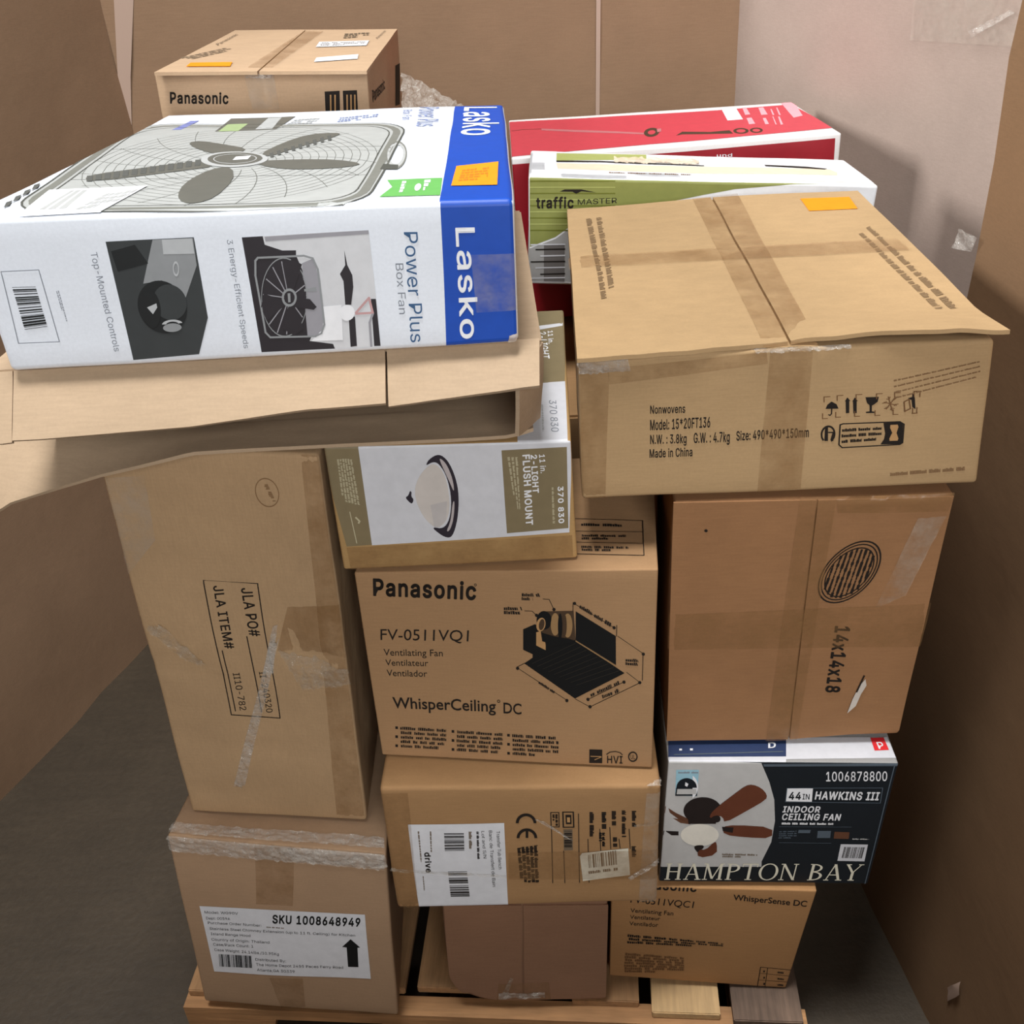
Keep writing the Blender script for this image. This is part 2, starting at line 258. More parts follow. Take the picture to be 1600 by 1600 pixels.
PRINTS={
 'las':[
  ('printing',None,[
   ('q','F',0,'blue',[0.5163,0.174,0.6013,0.1764,0.5972,-0.0205,0.5096,-0.0147]),
   ('q','T',0,'blue',[0.5153,0.0014,0.5107,0.94,0.6115,0.9109,0.6045,-0.0657]),
   ('t','F',3,'white','Lasko',[0.5306,0.1401,0.5275,0.0096,0.5508,0.1399],1),
   ('t','F',3,'slate','Power Plus',[0.4738,0.1371,0.4695,0.009,0.4887,0.1368],0),
   ('t','F',3,'greyink','Box Fan',[0.4608,0.1029,0.4593,0.0441,0.4694,0.1027],0),
   ('q','F',1,'photolight',[0.2975,0.1398,0.4358,0.1409,0.4344,0.0069,0.296,0.0074]),
   ('q','F',2,'photodark',[0.2975,0.1398,0.3205,0.1399,0.321,0.1306,0.3391,0.1233,0.3541,0.1227,0.3532,0.1172,0.3727,0.0415,0.3566,0.0235,0.3535,0.0178,0.38,0.0126,0.3815,0.0067,0.296,0.0074]),
   ('q','F',3,'photomid',[0.3583,0.1082,0.372,0.1131,0.3742,0.0828,0.3727,0.0415,0.3682,0.0252,0.3521,0.0238,0.3547,0.0702]),
   ('q','F',2,'photomid',[0.3225,0.1392,0.4358,0.1406,0.4357,0.1365,0.3225,0.1342]),
   ('q','F',3,'photodark',[0.4065,0.1203,0.4076,0.1036,0.4116,0.0922,0.411,0.0787,0.4062,0.0582,0.3996,0.0586,0.401,0.086,0.3981,0.094,0.4054,0.1037]),
   ('q','F',3,'photodark',[0.4018,0.0445,0.4089,0.0441,0.4072,0.0085,0.3998,0.0078]),
   ('q','F',3,'photodark',[0.4291,0.0639,0.4346,0.0636,0.4344,0.0069,0.4271,0.0071]),
   ('q','F',3,'white',[0.3728,0.0577,0.3952,0.0588,0.3919,0.0167,0.3557,0.0177,0.3714,0.0321]),
   ('e','F',4,'white',[0.4006,0.0492,0.4091,0.0488,0.3994,0.0399],0,0,360),
   ('l','F',4,'pinkink',[0.4106,0.0487,0.4271,0.0652,0.4295,0.0476,0.4105,0.0475],0.00255,0),
   ('l','F',4,'photomid',[0.4294,0.0465,0.4248,0.0361,0.4237,0.0075],0.00255,0),
   ('e','F',4,'photogrey',[0.3326,0.0702,0.3588,0.0707,0.3269,0.0246],0.97,0,360),
   ('e','F',3,'photodark',[0.3326,0.0702,0.3574,0.0707,0.3272,0.0265],0,0,360),
   ('l','F',4,'photomid',[0.3374,0.0699,0.3555,0.0648],0.00119,0),
   ('l','F',4,'photomid',[0.3374,0.0699,0.3494,0.0471],0.00119,0),
   ('l','F',4,'photomid',[0.3374,0.0699,0.3398,0.0339],0.00119,0),
   ('l','F',4,'photomid',[0.3374,0.0699,0.3286,0.0279],0.00119,0),
   ('l','F',4,'photomid',[0.3374,0.0699,0.3183,0.0304],0.00119,0),
   ('l','F',4,'photomid',[0.3374,0.0699,0.3108,0.0409],0.00119,0),
   ('l','F',4,'photomid',[0.3374,0.0699,0.3078,0.0571],0.00119,0),
   ('l','F',4,'photomid',[0.3374,0.0699,0.3098,0.0756],0.00119,0),
   ('l','F',4,'photomid',[0.3374,0.0699,0.3162,0.0928],0.00119,0),
   ('l','F',4,'photomid',[0.3374,0.0699,0.3256,0.1054],0.00119,0),
   ('l','F',4,'photomid',[0.3374,0.0699,0.3364,0.1111],0.00119,0),
   ('l','F',4,'photomid',[0.3374,0.0699,0.3464,0.1088],0.00119,0),
   ('l','F',4,'photomid',[0.3374,0.0699,0.3537,0.099],0.00119,0),
   ('l','F',4,'photomid',[0.3374,0.0699,0.357,0.0833],0.00119,0),
   ('q','F',4,'photogrey',[0.3561,0.0792,0.3695,0.0808,0.3699,0.0758,0.3561,0.0765]),
   ('q','F',5,'photodark',[0.3426,0.0708,0.3609,0.0676,0.3673,0.058,0.3635,0.0548,0.3419,0.0594]),
   ('q','F',5,'photodark',[0.3375,0.0801,0.3368,0.1092,0.3483,0.1131,0.3582,0.1071,0.3437,0.0776]),
   ('q','F',5,'photodark',[0.332,0.0668,0.3106,0.077,0.3045,0.0614,0.3083,0.0451,0.3324,0.0622]),
   ('q','F',5,'photodark',[0.3353,0.0598,0.3245,0.0348,0.3366,0.0259,0.3491,0.0334,0.3423,0.0617]),
   ('e','F',6,'photogrey',[0.3382,0.0706,0.3466,0.0706,0.3369,0.0601],0.72,0,360),
   ('e','F',6,'photodark',[0.3382,0.0706,0.344,0.0707,0.3374,0.0631],0,0,360),
   ('q','F',7,'photogrey',[0.3372,0.0756,0.3401,0.0757,0.3389,0.0653,0.3362,0.0652]),
   ('l','F',5,'photogrey',[0.3077,0.1138,0.3111,0.117,0.3617,0.1164,0.371,0.1131,0.3746,0.1008,0.3732,0.0367,0.3683,0.0264,0.3611,0.0233,0.3093,0.0251,0.3048,0.0313,0.3048,0.0974],0.00221,1),
   ('q','F',1,'photodark2',[0.1497,0.1405,0.2454,0.142,0.2422,0.052,0.2233,0.0092,0.1463,0.0067]),
   ('q','F',2,'photogrey',[0.2003,0.1408,0.2443,0.1412,0.2421,0.1114,0.2213,0.0745,0.216,0.0843,0.2,0.0965,0.1788,0.0937]),
   ('q','F',3,'photolight2',[0.2104,0.1407,0.2433,0.141,0.2425,0.1244,0.2085,0.1249]),
   ('e','F',3,'photoblack',[0.1938,0.0663,0.2211,0.0649,0.1906,0.0361],0,0,360),
   ('e','F',4,'photodark2',[0.2036,0.0716,0.2223,0.0706,0.2008,0.0513],0,0,360),
   ('e','F',5,'photoblack',[0.1812,0.065,0.1915,0.0645,0.1779,0.0438],0,0,360),
   ('e','F',6,'photolight2',[0.2007,0.0464,0.2126,0.0468,0.2004,0.0409],0.6,190,350),
   ('e','F',5,'photogrey',[0.1998,0.0426,0.2104,0.0429,0.1996,0.0376],0,0,360),
   ('q','F',6,'photolight2',[0.1769,0.0672,0.1884,0.0714,0.1882,0.0666,0.1817,0.0592]),
   ('e','F',4,'photolight2',[0.2187,0.1087,0.2222,0.1093,0.2175,0.1004],0.7,0,360),
   ('q','F',2,'photoblack',[0.1528,0.1301,0.18,0.1362,0.1897,0.1156,0.1544,0.108]),
   ('t','F',3,'greyink','Top-Mounted Controls',[0.1306,0.1298,0.1272,0.0179,0.1377,0.1302],0),
   ('t','F',3,'greyink','3 Energy-Efficient Speeds',[0.2807,0.1378,0.2765,0.0131,0.2869,0.1381],0),
   ('l','F',3,'greyink',[0.028,0.1137,0.0698,0.114,0.0678,0.0326,0.0205,0.0333],0.00085,1),
   ('b','F',3,'photoblack',[0.0344,0.0965,0.0328,0.0474,0.0595,0.0498,0.0605,0.096],19,3),
   ('g','F',3,'greyink',[0.0851,0.0907,0.0842,0.0556,0.0804,0.0554,0.0813,0.0905],2,0.6,3),
   ('q','T',1,'picgrille',[0.3851,0.6114,0.4007,0.6047,0.415,0.5916,0.427,0.5733,0.4361,0.5509,0.4415,0.5262,0.4431,0.5009,0.4371,0.0635,0.4352,0.0442,0.4299,0.0267,0.4218,0.012,0.4113,0.001,0.3991,-0.0055,0.386,-0.0072,0.1041,0.0101,0.0885,0.0137,0.0733,0.0224,0.0595,0.0358,0.0479,0.0529,0.0396,0.0729,0.0351,0.0943,-0.021,0.5828,-0.0218,0.6109,-0.0174,0.6365,-0.008,0.6576,0.0056,0.6727,0.0225,0.6806,0.0413,0.6806]),
   ('l','T',2,'picframe',[0.3787,0.5944,0.3931,0.5883,0.4064,0.5763,0.4177,0.5594,0.4261,0.5387,0.4313,0.5159,0.4328,0.4925,0.4282,0.0724,0.4264,0.0543,0.4215,0.0379,0.4139,0.0241,0.4041,0.0139,0.3927,0.0078,0.3805,0.0063,0.1092,0.0237,0.0947,0.027,0.0806,0.0352,0.0677,0.0477,0.0571,0.0637,0.0494,0.0824,0.0453,0.1023,-0.0065,0.5688,-0.0071,0.5947,-0.0029,0.6182,0.0057,0.6376,0.0183,0.6515,0.0338,0.6588,0.0511,0.6589],0.01105,1),
   ('l','T',3,'picframedark',[0.3851,0.6114,0.4007,0.6047,0.415,0.5916,0.427,0.5733,0.4361,0.5509,0.4415,0.5262,0.4431,0.5009,0.4371,0.0635,0.4352,0.0442,0.4299,0.0267,0.4218,0.012,0.4113,0.001,0.3991,-0.0055,0.386,-0.0072,0.1041,0.0101,0.0885,0.0137,0.0733,0.0224,0.0595,0.0358,0.0479,0.0529,0.0396,0.0729,0.0351,0.0943,-0.021,0.5828,-0.0218,0.6109,-0.0174,0.6365,-0.008,0.6576,0.0056,0.6727,0.0225,0.6806,0.0413,0.6806],0.00255,1),
   ('l','T',3,'picframedark',[0.3723,0.5776,0.3856,0.572,0.3979,0.5611,0.4083,0.5455,0.4162,0.5266,0.421,0.5056,0.4225,0.484,0.4191,0.0813,0.4175,0.0645,0.413,0.0492,0.406,0.0364,0.3969,0.0269,0.3863,0.0213,0.3749,0.0199,0.1143,0.0373,0.1009,0.0404,0.0879,0.048,0.076,0.0597,0.0663,0.0746,0.0592,0.0918,0.0555,0.1103,0.0079,0.5551,0.0074,0.5787,0.0113,0.6001,0.0192,0.6179,0.0307,0.6306,0.0449,0.6373,0.0607,0.6375],0.0017,1),
   ('l','T',2,'picline',[0.2748,0.2895,0.2746,0.2807,0.2735,0.2722,0.2714,0.2643,0.2685,0.2572,0.2648,0.2511,0.2605,0.2461,0.2555,0.2423,0.2501,0.2398,0.2443,0.2387,0.2384,0.239,0.2324,0.2407,0.2265,0.2438,0.2208,0.2481,0.2156,0.2537,0.2109,0.2604,0.2068,0.2679,0.2035,0.2762,0.2011,0.285,0.1996,0.2941,0.1991,0.3032,0.1996,0.3121,0.2011,0.3206,0.2036,0.3284,0.2069,0.3354,0.2111,0.3412,0.216,0.3459,0.2214,0.3491,0.2272,0.3509,0.2334,0.3512,0.2395,0.35,0.2457,0.3474,0.2515,0.3433,0.257,0.338,0.2619,0.3316,0.2662,0.3242,0.2697,0.3161,0.2723,0.3074,0.274,0.2985,0.2748,0.2895],0.00076,0),
   ('l','T',2,'picline',[0.2865,0.2881,0.2862,0.2765,0.2847,0.2654,0.282,0.255,0.2782,0.2458,0.2734,0.2377,0.2676,0.2312,0.2611,0.2262,0.254,0.2229,0.2465,0.2214,0.2387,0.2218,0.2308,0.224,0.2231,0.228,0.2156,0.2337,0.2087,0.241,0.2025,0.2497,0.1971,0.2596,0.1927,0.2705,0.1895,0.2821,0.1875,0.2941,0.1868,0.3062,0.1874,0.318,0.1893,0.3292,0.1925,0.3396,0.197,0.3488,0.2025,0.3566,0.209,0.3628,0.2162,0.3671,0.2239,0.3695,0.232,0.3698,0.2402,0.3682,0.2483,0.3646,0.2561,0.3592,0.2633,0.3521,0.2697,0.3436,0.2753,0.3338,0.2799,0.3231,0.2833,0.3117,0.2855,0.2999,0.2865,0.2881],0.00076,0),
   ('l','T',2,'picline',[0.2982,0.2866,0.2978,0.2723,0.2959,0.2586,0.2925,0.2459,0.2878,0.2344,0.2818,0.2245,0.2747,0.2164,0.2667,0.2103,0.2579,0.2062,0.2486,0.2044,0.239,0.2048,0.2292,0.2075,0.2197,0.2124,0.2104,0.2194,0.2019,0.2284,0.1941,0.2391,0.1874,0.2514,0.1819,0.2649,0.1778,0.2792,0.1752,0.2941,0.1743,0.3091,0.175,0.3239,0.1774,0.3379,0.1814,0.3509,0.1869,0.3624,0.1938,0.3722,0.2019,0.3798,0.2109,0.3852,0.2206,0.3882,0.2307,0.3886,0.2409,0.3865,0.251,0.382,0.2606,0.3752,0.2696,0.3664,0.2776,0.3557,0.2845,0.3435,0.2901,0.3301,0.2943,0.3159,0.297,0.3013,0.2982,0.2866],0.00076,0),
   ('l','T',2,'picline',[0.3097,0.2852,0.3092,0.2681,0.3069,0.2519,0.3029,0.2367,0.2972,0.2232,0.2901,0.2114,0.2817,0.2018,0.2721,0.1945,0.2617,0.1897,0.2507,0.1875,0.2392,0.188,0.2277,0.1911,0.2163,0.1969,0.2053,0.2051,0.195,0.2158,0.1857,0.2285,0.1776,0.2431,0.171,0.2592,0.1661,0.2763,0.1629,0.2941,0.1617,0.3121,0.1625,0.3298,0.1653,0.3467,0.1701,0.3623,0.1767,0.3762,0.185,0.3879,0.1947,0.3971,0.2055,0.4036,0.2172,0.4071,0.2293,0.4076,0.2416,0.4051,0.2537,0.3996,0.2652,0.3914,0.2759,0.3806,0.2855,0.3678,0.2937,0.3531,0.3003,0.3371,0.3053,0.3201,0.3084,0.3027,0.3097,0.2852],0.00076,0),
   ('l','T',2,'picline',[0.3213,0.2838,0.3206,0.264,0.3179,0.2452,0.3131,0.2277,0.3066,0.212,0.2983,0.1985,0.2886,0.1874,0.2775,0.1789,0.2655,0.1734,0.2528,0.1708,0.2395,0.1713,0.2261,0.1749,0.2129,0.1815,0.2002,0.191,0.1882,0.2032,0.1774,0.218,0.1679,0.2348,0.1601,0.2535,0.1543,0.2734,0.1505,0.2941,0.149,0.3151,0.1499,0.3358,0.1531,0.3556,0.1587,0.3738,0.1664,0.3901,0.176,0.4038,0.1874,0.4146,0.2001,0.4222,0.2137,0.4263,0.228,0.4268,0.2423,0.4238,0.2564,0.4173,0.2699,0.4076,0.2823,0.395,0.2934,0.3799,0.3029,0.3628,0.3105,0.3441,0.3162,0.3244,0.3198,0.3041,0.3213,0.2838],0.00076,0),
   ('l','T',2,'picline',[0.3327,0.2824,0.3319,0.2599,0.3287,0.2386,0.3233,0.2188,0.3158,0.201,0.3064,0.1857,0.2954,0.1731,0.2829,0.1635,0.2693,0.1572,0.2548,0.1542,0.2398,0.1547,0.2246,0.1587,0.2096,0.1662,0.1951,0.1769,0.1814,0.1908,0.169,0.2074,0.1582,0.2266,0.1492,0.2478,0.1424,0.2705,0.1381,0.2942,0.1363,0.3182,0.1372,0.3418,0.1408,0.3645,0.1471,0.3855,0.1559,0.4042,0.167,0.4199,0.18,0.4324,0.1946,0.441,0.2103,0.4457,0.2266,0.4462,0.2431,0.4426,0.2592,0.4351,0.2746,0.4239,0.2887,0.4094,0.3013,0.3921,0.3121,0.3725,0.3207,0.3511,0.3271,0.3286,0.3311,0.3055,0.3327,0.2824],0.00076,0),
   ('l','T',2,'picline',[0.344,0.281,0.343,0.2559,0.3394,0.232,0.3333,0.2099,0.3249,0.1901,0.3145,0.173,0.3021,0.159,0.2882,0.1483,0.273,0.1412,0.2568,0.1379,0.2401,0.1384,0.2231,0.1428,0.2063,0.151,0.19,0.1629,0.1747,0.1783,0.1607,0.1969,0.1485,0.2183,0.1383,0.2421,0.1306,0.2676,0.1255,0.2942,0.1234,0.3212,0.1243,0.3479,0.1284,0.3735,0.1354,0.3973,0.1453,0.4184,0.1578,0.4363,0.1725,0.4503,0.189,0.4601,0.2067,0.4653,0.2252,0.4658,0.2438,0.4617,0.262,0.4531,0.2793,0.4404,0.2952,0.424,0.3093,0.4044,0.3213,0.3822,0.3309,0.3581,0.3379,0.3328,0.3423,0.3069,0.344,0.281],0.00076,0),
   ('l','T',2,'picline',[0.3553,0.2796,0.3541,0.2518,0.3501,0.2255,0.3433,0.2011,0.334,0.1793,0.3224,0.1604,0.3088,0.145,0.2934,0.1332,0.2766,0.1253,0.2588,0.1216,0.2404,0.1222,0.2216,0.1269,0.203,0.1359,0.185,0.149,0.168,0.166,0.1524,0.1865,0.1387,0.2101,0.1274,0.2364,0.1186,0.2646,0.1129,0.2942,0.1104,0.3243,0.1114,0.354,0.1158,0.3826,0.1236,0.4092,0.1346,0.4328,0.1485,0.4528,0.1649,0.4684,0.1833,0.4793,0.2032,0.4851,0.2238,0.4856,0.2445,0.4809,0.2648,0.4713,0.284,0.457,0.3016,0.4386,0.3172,0.4166,0.3305,0.3919,0.341,0.3651,0.3488,0.337,0.3535,0.3083,0.3553,0.2796],0.00076,0),
   ('l','T',2,'picline',[0.3665,0.2783,0.3651,0.2478,0.3606,0.219,0.3532,0.1924,0.3429,0.1686,0.3302,0.148,0.3153,0.1311,0.2986,0.1183,0.2803,0.1097,0.2608,0.1056,0.2406,0.1061,0.2201,0.1112,0.1998,0.121,0.18,0.1352,0.1613,0.1537,0.1441,0.176,0.129,0.2019,0.1164,0.2307,0.1067,0.2617,0.1002,0.2942,0.0974,0.3274,0.0983,0.3602,0.103,0.3918,0.1116,0.4212,0.1237,0.4473,0.1391,0.4695,0.1572,0.4868,0.1776,0.4988,0.1995,0.5052,0.2223,0.5057,0.2452,0.5004,0.2676,0.4896,0.2888,0.4736,0.3081,0.4532,0.3252,0.429,0.3397,0.4017,0.3512,0.3721,0.3596,0.3412,0.3647,0.3096,0.3665,0.2783],0.00076,0),
   ('l','T',2,'picline',[0.3777,0.2769,0.376,0.2438,0.3711,0.2126,0.3629,0.1837,0.3518,0.1579,0.338,0.1357,0.3219,0.1174,0.3037,0.1035,0.2839,0.0942,0.2628,0.0897,0.2409,0.0902,0.2187,0.0957,0.1965,0.1061,0.175,0.1215,0.1546,0.1414,0.1359,0.1656,0.1193,0.1937,0.1054,0.2249,0.0947,0.2587,0.0875,0.2942,0.0842,0.3305,0.0851,0.3665,0.0901,0.4011,0.0994,0.4333,0.1127,0.4621,0.1295,0.4864,0.1494,0.5054,0.1718,0.5186,0.1959,0.5255,0.2209,0.5259,0.246,0.52,0.2705,0.508,0.2936,0.4904,0.3147,0.468,0.3333,0.4413,0.3489,0.4114,0.3613,0.3791,0.3703,0.3454,0.3758,0.311,0.3777,0.2769],0.00076,0),
   ('l','T',2,'picline',[0.3887,0.2755,0.3869,0.2399,0.3814,0.2062,0.3726,0.1752,0.3606,0.1474,0.3457,0.1235,0.3283,0.1039,0.3087,0.0889,0.2874,0.0788,0.2647,0.0739,0.2412,0.0744,0.2172,0.0802,0.1933,0.0914,0.1701,0.1078,0.148,0.1292,0.1276,0.1553,0.1096,0.1855,0.0944,0.2192,0.0826,0.2558,0.0746,0.2942,0.0709,0.3336,0.0717,0.3727,0.0771,0.4105,0.0871,0.4456,0.1015,0.477,0.1198,0.5035,0.1415,0.5243,0.1659,0.5386,0.1922,0.546,0.2194,0.5464,0.2467,0.5398,0.2733,0.5266,0.2984,0.5074,0.3212,0.4828,0.3413,0.4537,0.3581,0.4212,0.3715,0.3861,0.3811,0.3495,0.3868,0.3124,0.3887,0.2755],0.00076,0),
   ('l','T',2,'picline',[0.3997,0.2742,0.3976,0.2359,0.3917,0.1999,0.3821,0.1667,0.3692,0.137,0.3533,0.1114,0.3347,0.0904,0.3137,0.0744,0.2909,0.0636,0.2667,0.0584,0.2414,0.0588,0.2158,0.0649,0.1901,0.0768,0.1651,0.0943,0.1414,0.1171,0.1194,0.1449,0.0999,0.1773,0.0834,0.2135,0.0705,0.2528,0.0617,0.2942,0.0575,0.3367,0.0582,0.3791,0.0639,0.4199,0.0747,0.458,0.0901,0.4921,0.11,0.5208,0.1335,0.5434,0.1599,0.5589,0.1884,0.5668,0.2179,0.5671,0.2475,0.5599,0.2762,0.5454,0.3032,0.5244,0.3278,0.4977,0.3494,0.4662,0.3674,0.431,0.3816,0.3931,0.3917,0.3537,0.3978,0.3137,0.3997,0.2742],0.00076,0),
   ('l','T',2,'picline',[0.4106,0.2728,0.4083,0.232,0.4019,0.1936,0.3916,0.1582,0.3778,0.1267,0.3608,0.0995,0.3409,0.0771,0.3187,0.0601,0.2944,0.0486,0.2686,0.0429,0.2417,0.0433,0.2143,0.0497,0.187,0.0623,0.1603,0.0808,0.1348,0.105,0.1112,0.1346,0.0902,0.1691,0.0723,0.2078,0.0583,0.2498,0.0487,0.2943,0.044,0.3399,0.0446,0.3855,0.0506,0.4295,0.062,0.4706,0.0787,0.5073,0.1,0.5384,0.1254,0.5627,0.1539,0.5794,0.1846,0.5879,0.2164,0.5881,0.2483,0.5801,0.2792,0.5643,0.3081,0.5415,0.3344,0.5126,0.3574,0.4787,0.3766,0.4408,0.3917,0.4001,0.4024,0.3579,0.4087,0.3151,0.4106,0.2728],0.00076,0),
   ('l','T',2,'picline',[0.4215,0.2715,0.4189,0.2281,0.412,0.1874,0.401,0.1499,0.3863,0.1165,0.3682,0.0876,0.3472,0.064,0.3236,0.0459,0.2978,0.0337,0.2705,0.0276,0.242,0.0279,0.2129,0.0347,0.1838,0.0479,0.1554,0.0674,0.1282,0.093,0.103,0.1243,0.0805,0.1609,0.0613,0.202,0.0461,0.2468,0.0357,0.2943,0.0304,0.3431,0.0308,0.3919,0.0371,0.4392,0.0493,0.4833,0.067,0.5228,0.0899,0.5562,0.1171,0.5823,0.1478,0.6001,0.1807,0.6092,0.2149,0.6093,0.2491,0.6005,0.2821,0.5834,0.3131,0.5588,0.3411,0.5277,0.3655,0.4912,0.3859,0.4506,0.4018,0.4071,0.413,0.362,0.4196,0.3164,0.4215,0.2715],0.00076,0),
   ('l','T',2,'picline',[0.2798,0.2889,0.3013,0.2809,0.3222,0.2695,0.3422,0.2548,0.3612,0.2371,0.379,0.2164,0.3954,0.1932,0.4102,0.1677],0.00094,0),
   ('l','T',2,'picline',[0.2784,0.2697,0.2979,0.2526,0.3161,0.2328,0.3327,0.2104,0.3477,0.1857,0.3609,0.1591,0.3722,0.1308,0.3816,0.101],0.00094,0),
   ('l','T',2,'picline',[0.2731,0.2531,0.2888,0.2287,0.3027,0.2024,0.3145,0.1745,0.3243,0.1453,0.3319,0.1152,0.3374,0.0843,0.3406,0.053],0.00094,0),
   ('l','T',2,'picline',[0.2643,0.2404,0.2749,0.2111,0.2832,0.1808,0.2893,0.1501,0.293,0.119,0.2944,0.088,0.2935,0.0572,0.2904,0.0269],0.00094,0),
   ('l','T',2,'picline',[0.253,0.233,0.2575,0.2014,0.2595,0.17,0.2591,0.1391,0.2564,0.1089,0.2513,0.0796,0.244,0.0515,0.2345,0.0247],0.00094,0),
   ('l','T',2,'picline',[0.2402,0.2314,0.238,0.2005,0.2334,0.1708,0.2265,0.1426,0.2174,0.1159,0.206,0.0911,0.1925,0.0682,0.1769,0.0474],0.00094,0),
   ('l','T',2,'picline',[0.227,0.2358,0.2182,0.2086,0.2073,0.1834,0.1942,0.1605,0.1791,0.14,0.162,0.122,0.143,0.1067,0.1222,0.0942],0.00094,0),
   ('l','T',2,'picline',[0.2147,0.2459,0.2,0.225,0.1835,0.207,0.1652,0.1918,0.1451,0.1797,0.1234,0.1707,0.1002,0.1651,0.0754,0.1629],0.00094,0),
   ('l','T',2,'picline',[0.2044,0.2608,0.1851,0.2485,0.1643,0.2395,0.1422,0.234,0.1188,0.2321,0.0942,0.2338,0.0685,0.2393,0.0419,0.2487],0.00094,0),
   ('l','T',2,'picline',[0.1973,0.2792,0.175,0.2769,0.1519,0.2784,0.1279,0.2836,0.1033,0.2927,0.0781,0.3058,0.0524,0.323,0.0265,0.3444],0.00094,0),
   ('l','T',2,'picline',[0.194,0.2993,0.171,0.3076,0.1477,0.3197,0.1243,0.3358,0.101,0.3558,0.0778,0.3798,0.055,0.4079,0.0328,0.44],0.00094,0),
   ('l','T',2,'picline',[0.195,0.3191,0.1736,0.3374,0.1526,0.3594,0.1323,0.3851,0.1128,0.4145,0.0944,0.4474,0.0773,0.4839,0.0618,0.5238],0.00094,0),
   ('l','T',2,'picline',[0.2003,0.3365,0.1826,0.3632,0.1662,0.3931,0.1513,0.426,0.138,0.4618,0.1266,0.5003,0.1174,0.5414,0.1105,0.5846],0.00094,0),
   ('l','T',2,'picline',[0.2093,0.3498,0.1973,0.3822,0.1873,0.4169,0.1794,0.4536,0.1738,0.4921,0.1708,0.5319,0.1705,0.5728,0.173,0.6143],0.00094,0),
   ('l','T',2,'picline',[0.2211,0.3576,0.216,0.3924,0.2134,0.4283,0.2134,0.4648,0.216,0.5016,0.2215,0.5383,0.2297,0.5743,0.2409,0.6093],0.00094,0),
   ('l','T',2,'picline',[0.2345,0.359,0.2368,0.3926,0.2417,0.4259,0.2493,0.4584,0.2595,0.4897,0.2724,0.5193,0.2877,0.5468,0.3056,0.5718],0.00094,0),
   ('l','T',2,'picline',[0.2482,0.3539,0.2574,0.383,0.2691,0.4103,0.2831,0.4356,0.2994,0.4583,0.3177,0.4782,0.338,0.4949,0.3598,0.5081],0.00094,0),
   ('l','T',2,'picline',[0.2606,0.343,0.2756,0.3647,0.2926,0.3836,0.3114,0.3993,0.3316,0.4117,0.3532,0.4205,0.3757,0.4255,0.3989,0.4267],0.00094,0),
   ('l','T',2,'picline',[0.2705,0.3274,0.2898,0.3398,0.3102,0.3487,0.3315,0.3539,0.3535,0.3554,0.3758,0.3531,0.3982,0.347,0.4204,0.3373],0.00094,0),
   ('l','T',2,'picline',[0.2771,0.3087,0.2985,0.3109,0.3202,0.3094,0.342,0.3041,0.3634,0.2953,0.3844,0.2829,0.4046,0.2673,0.4238,0.2484],0.00094,0),
   ('l','T',2,'picframedark',[0.0207,0.4364,0.4216,0.378],0.00127,0),
   ('l','T',2,'picframedark',[0.0451,0.208,0.4199,0.171],0.00127,0),
   ('q','T',4,'picdark',[0.1781,0.3787,0.1544,0.4115,0.1372,0.4405,0.127,0.465,0.1261,0.4806,0.1348,0.4865,0.1488,0.4812,0.1679,0.4649,0.1892,0.4453,0.2126,0.4228,0.2232,0.4011,0.2217,0.3803,0.2131,0.3682,0.1974,0.3646]),
   ('q','T',4,'picdark',[0.256,0.3775,0.2642,0.423,0.2757,0.4629,0.2903,0.496,0.3079,0.5142,0.3281,0.5163,0.341,0.5135,0.3465,0.5056,0.3457,0.492,0.3387,0.4727,0.3252,0.4461,0.3059,0.4128,0.2901,0.3782,0.2777,0.3424,0.2669,0.3326,0.257,0.3479]),
   ('q','T',4,'picdark',[0.2728,0.2953,0.3001,0.2924,0.3277,0.287,0.3555,0.279,0.379,0.2668,0.3982,0.2508,0.404,0.2376,0.3966,0.2272,0.3826,0.22,0.3619,0.216,0.3408,0.216,0.3189,0.2202,0.2989,0.231,0.2806,0.2486,0.2683,0.2672,0.2622,0.2868]),
   ('q','T',4,'picdark',[0.2434,0.2278,0.2546,0.1813,0.26,0.1335,0.2602,0.0849,0.2563,0.0545,0.2486,0.0399,0.2406,0.0348,0.2322,0.0389,0.224,0.0504,0.2161,0.0697,0.2095,0.0963,0.2042,0.1311,0.2024,0.1671,0.2043,0.2043,0.2085,0.2327,0.2148,0.2512,0.223,0.2585,0.2327,0.2543]),
   ('q','T',4,'picdark',[0.1808,0.3089,0.1658,0.3055,0.1479,0.2966,0.1273,0.2822,0.1034,0.2658,0.0763,0.2477,0.0626,0.2304,0.062,0.214,0.0672,0.2023,0.0782,0.195,0.0959,0.1987,0.1207,0.2137,0.145,0.2287,0.1689,0.2436,0.1887,0.2556,0.204,0.2645,0.206,0.2792,0.1943,0.3]),
   ('e','T',5,'piclight',[0.2251,0.3187,0.2724,0.3094,0.2365,0.2547],0,0,360),
   ('e','T',6,'picdark',[0.2255,0.3212,0.2643,0.3135,0.2346,0.2695],0.8,0,360),
   ('e','T',6,'picdark',[0.2255,0.3212,0.2549,0.3154,0.2317,0.2847],0,0,360),
   ('q','T',7,'white',[0.2239,0.3346,0.2438,0.3385,0.2452,0.3096,0.2251,0.3085]),
   ('q','T',5,'picsq',[0.0589,0.2283,0.0659,0.2293,0.0786,0.1901,0.0718,0.1892]),
   ('q','T',5,'picsq',[0.0678,0.2356,0.0748,0.2366,0.0874,0.197,0.0805,0.1961]),
   ('q','T',5,'picsq',[0.0768,0.243,0.0838,0.244,0.0962,0.204,0.0893,0.2031]),
   ('q','T',5,'picsq',[0.0858,0.2505,0.093,0.2515,0.1051,0.2111,0.0982,0.2102]),
   ('q','T',5,'picsq',[0.095,0.258,0.1022,0.259,0.1141,0.2182,0.1072,0.2173]),
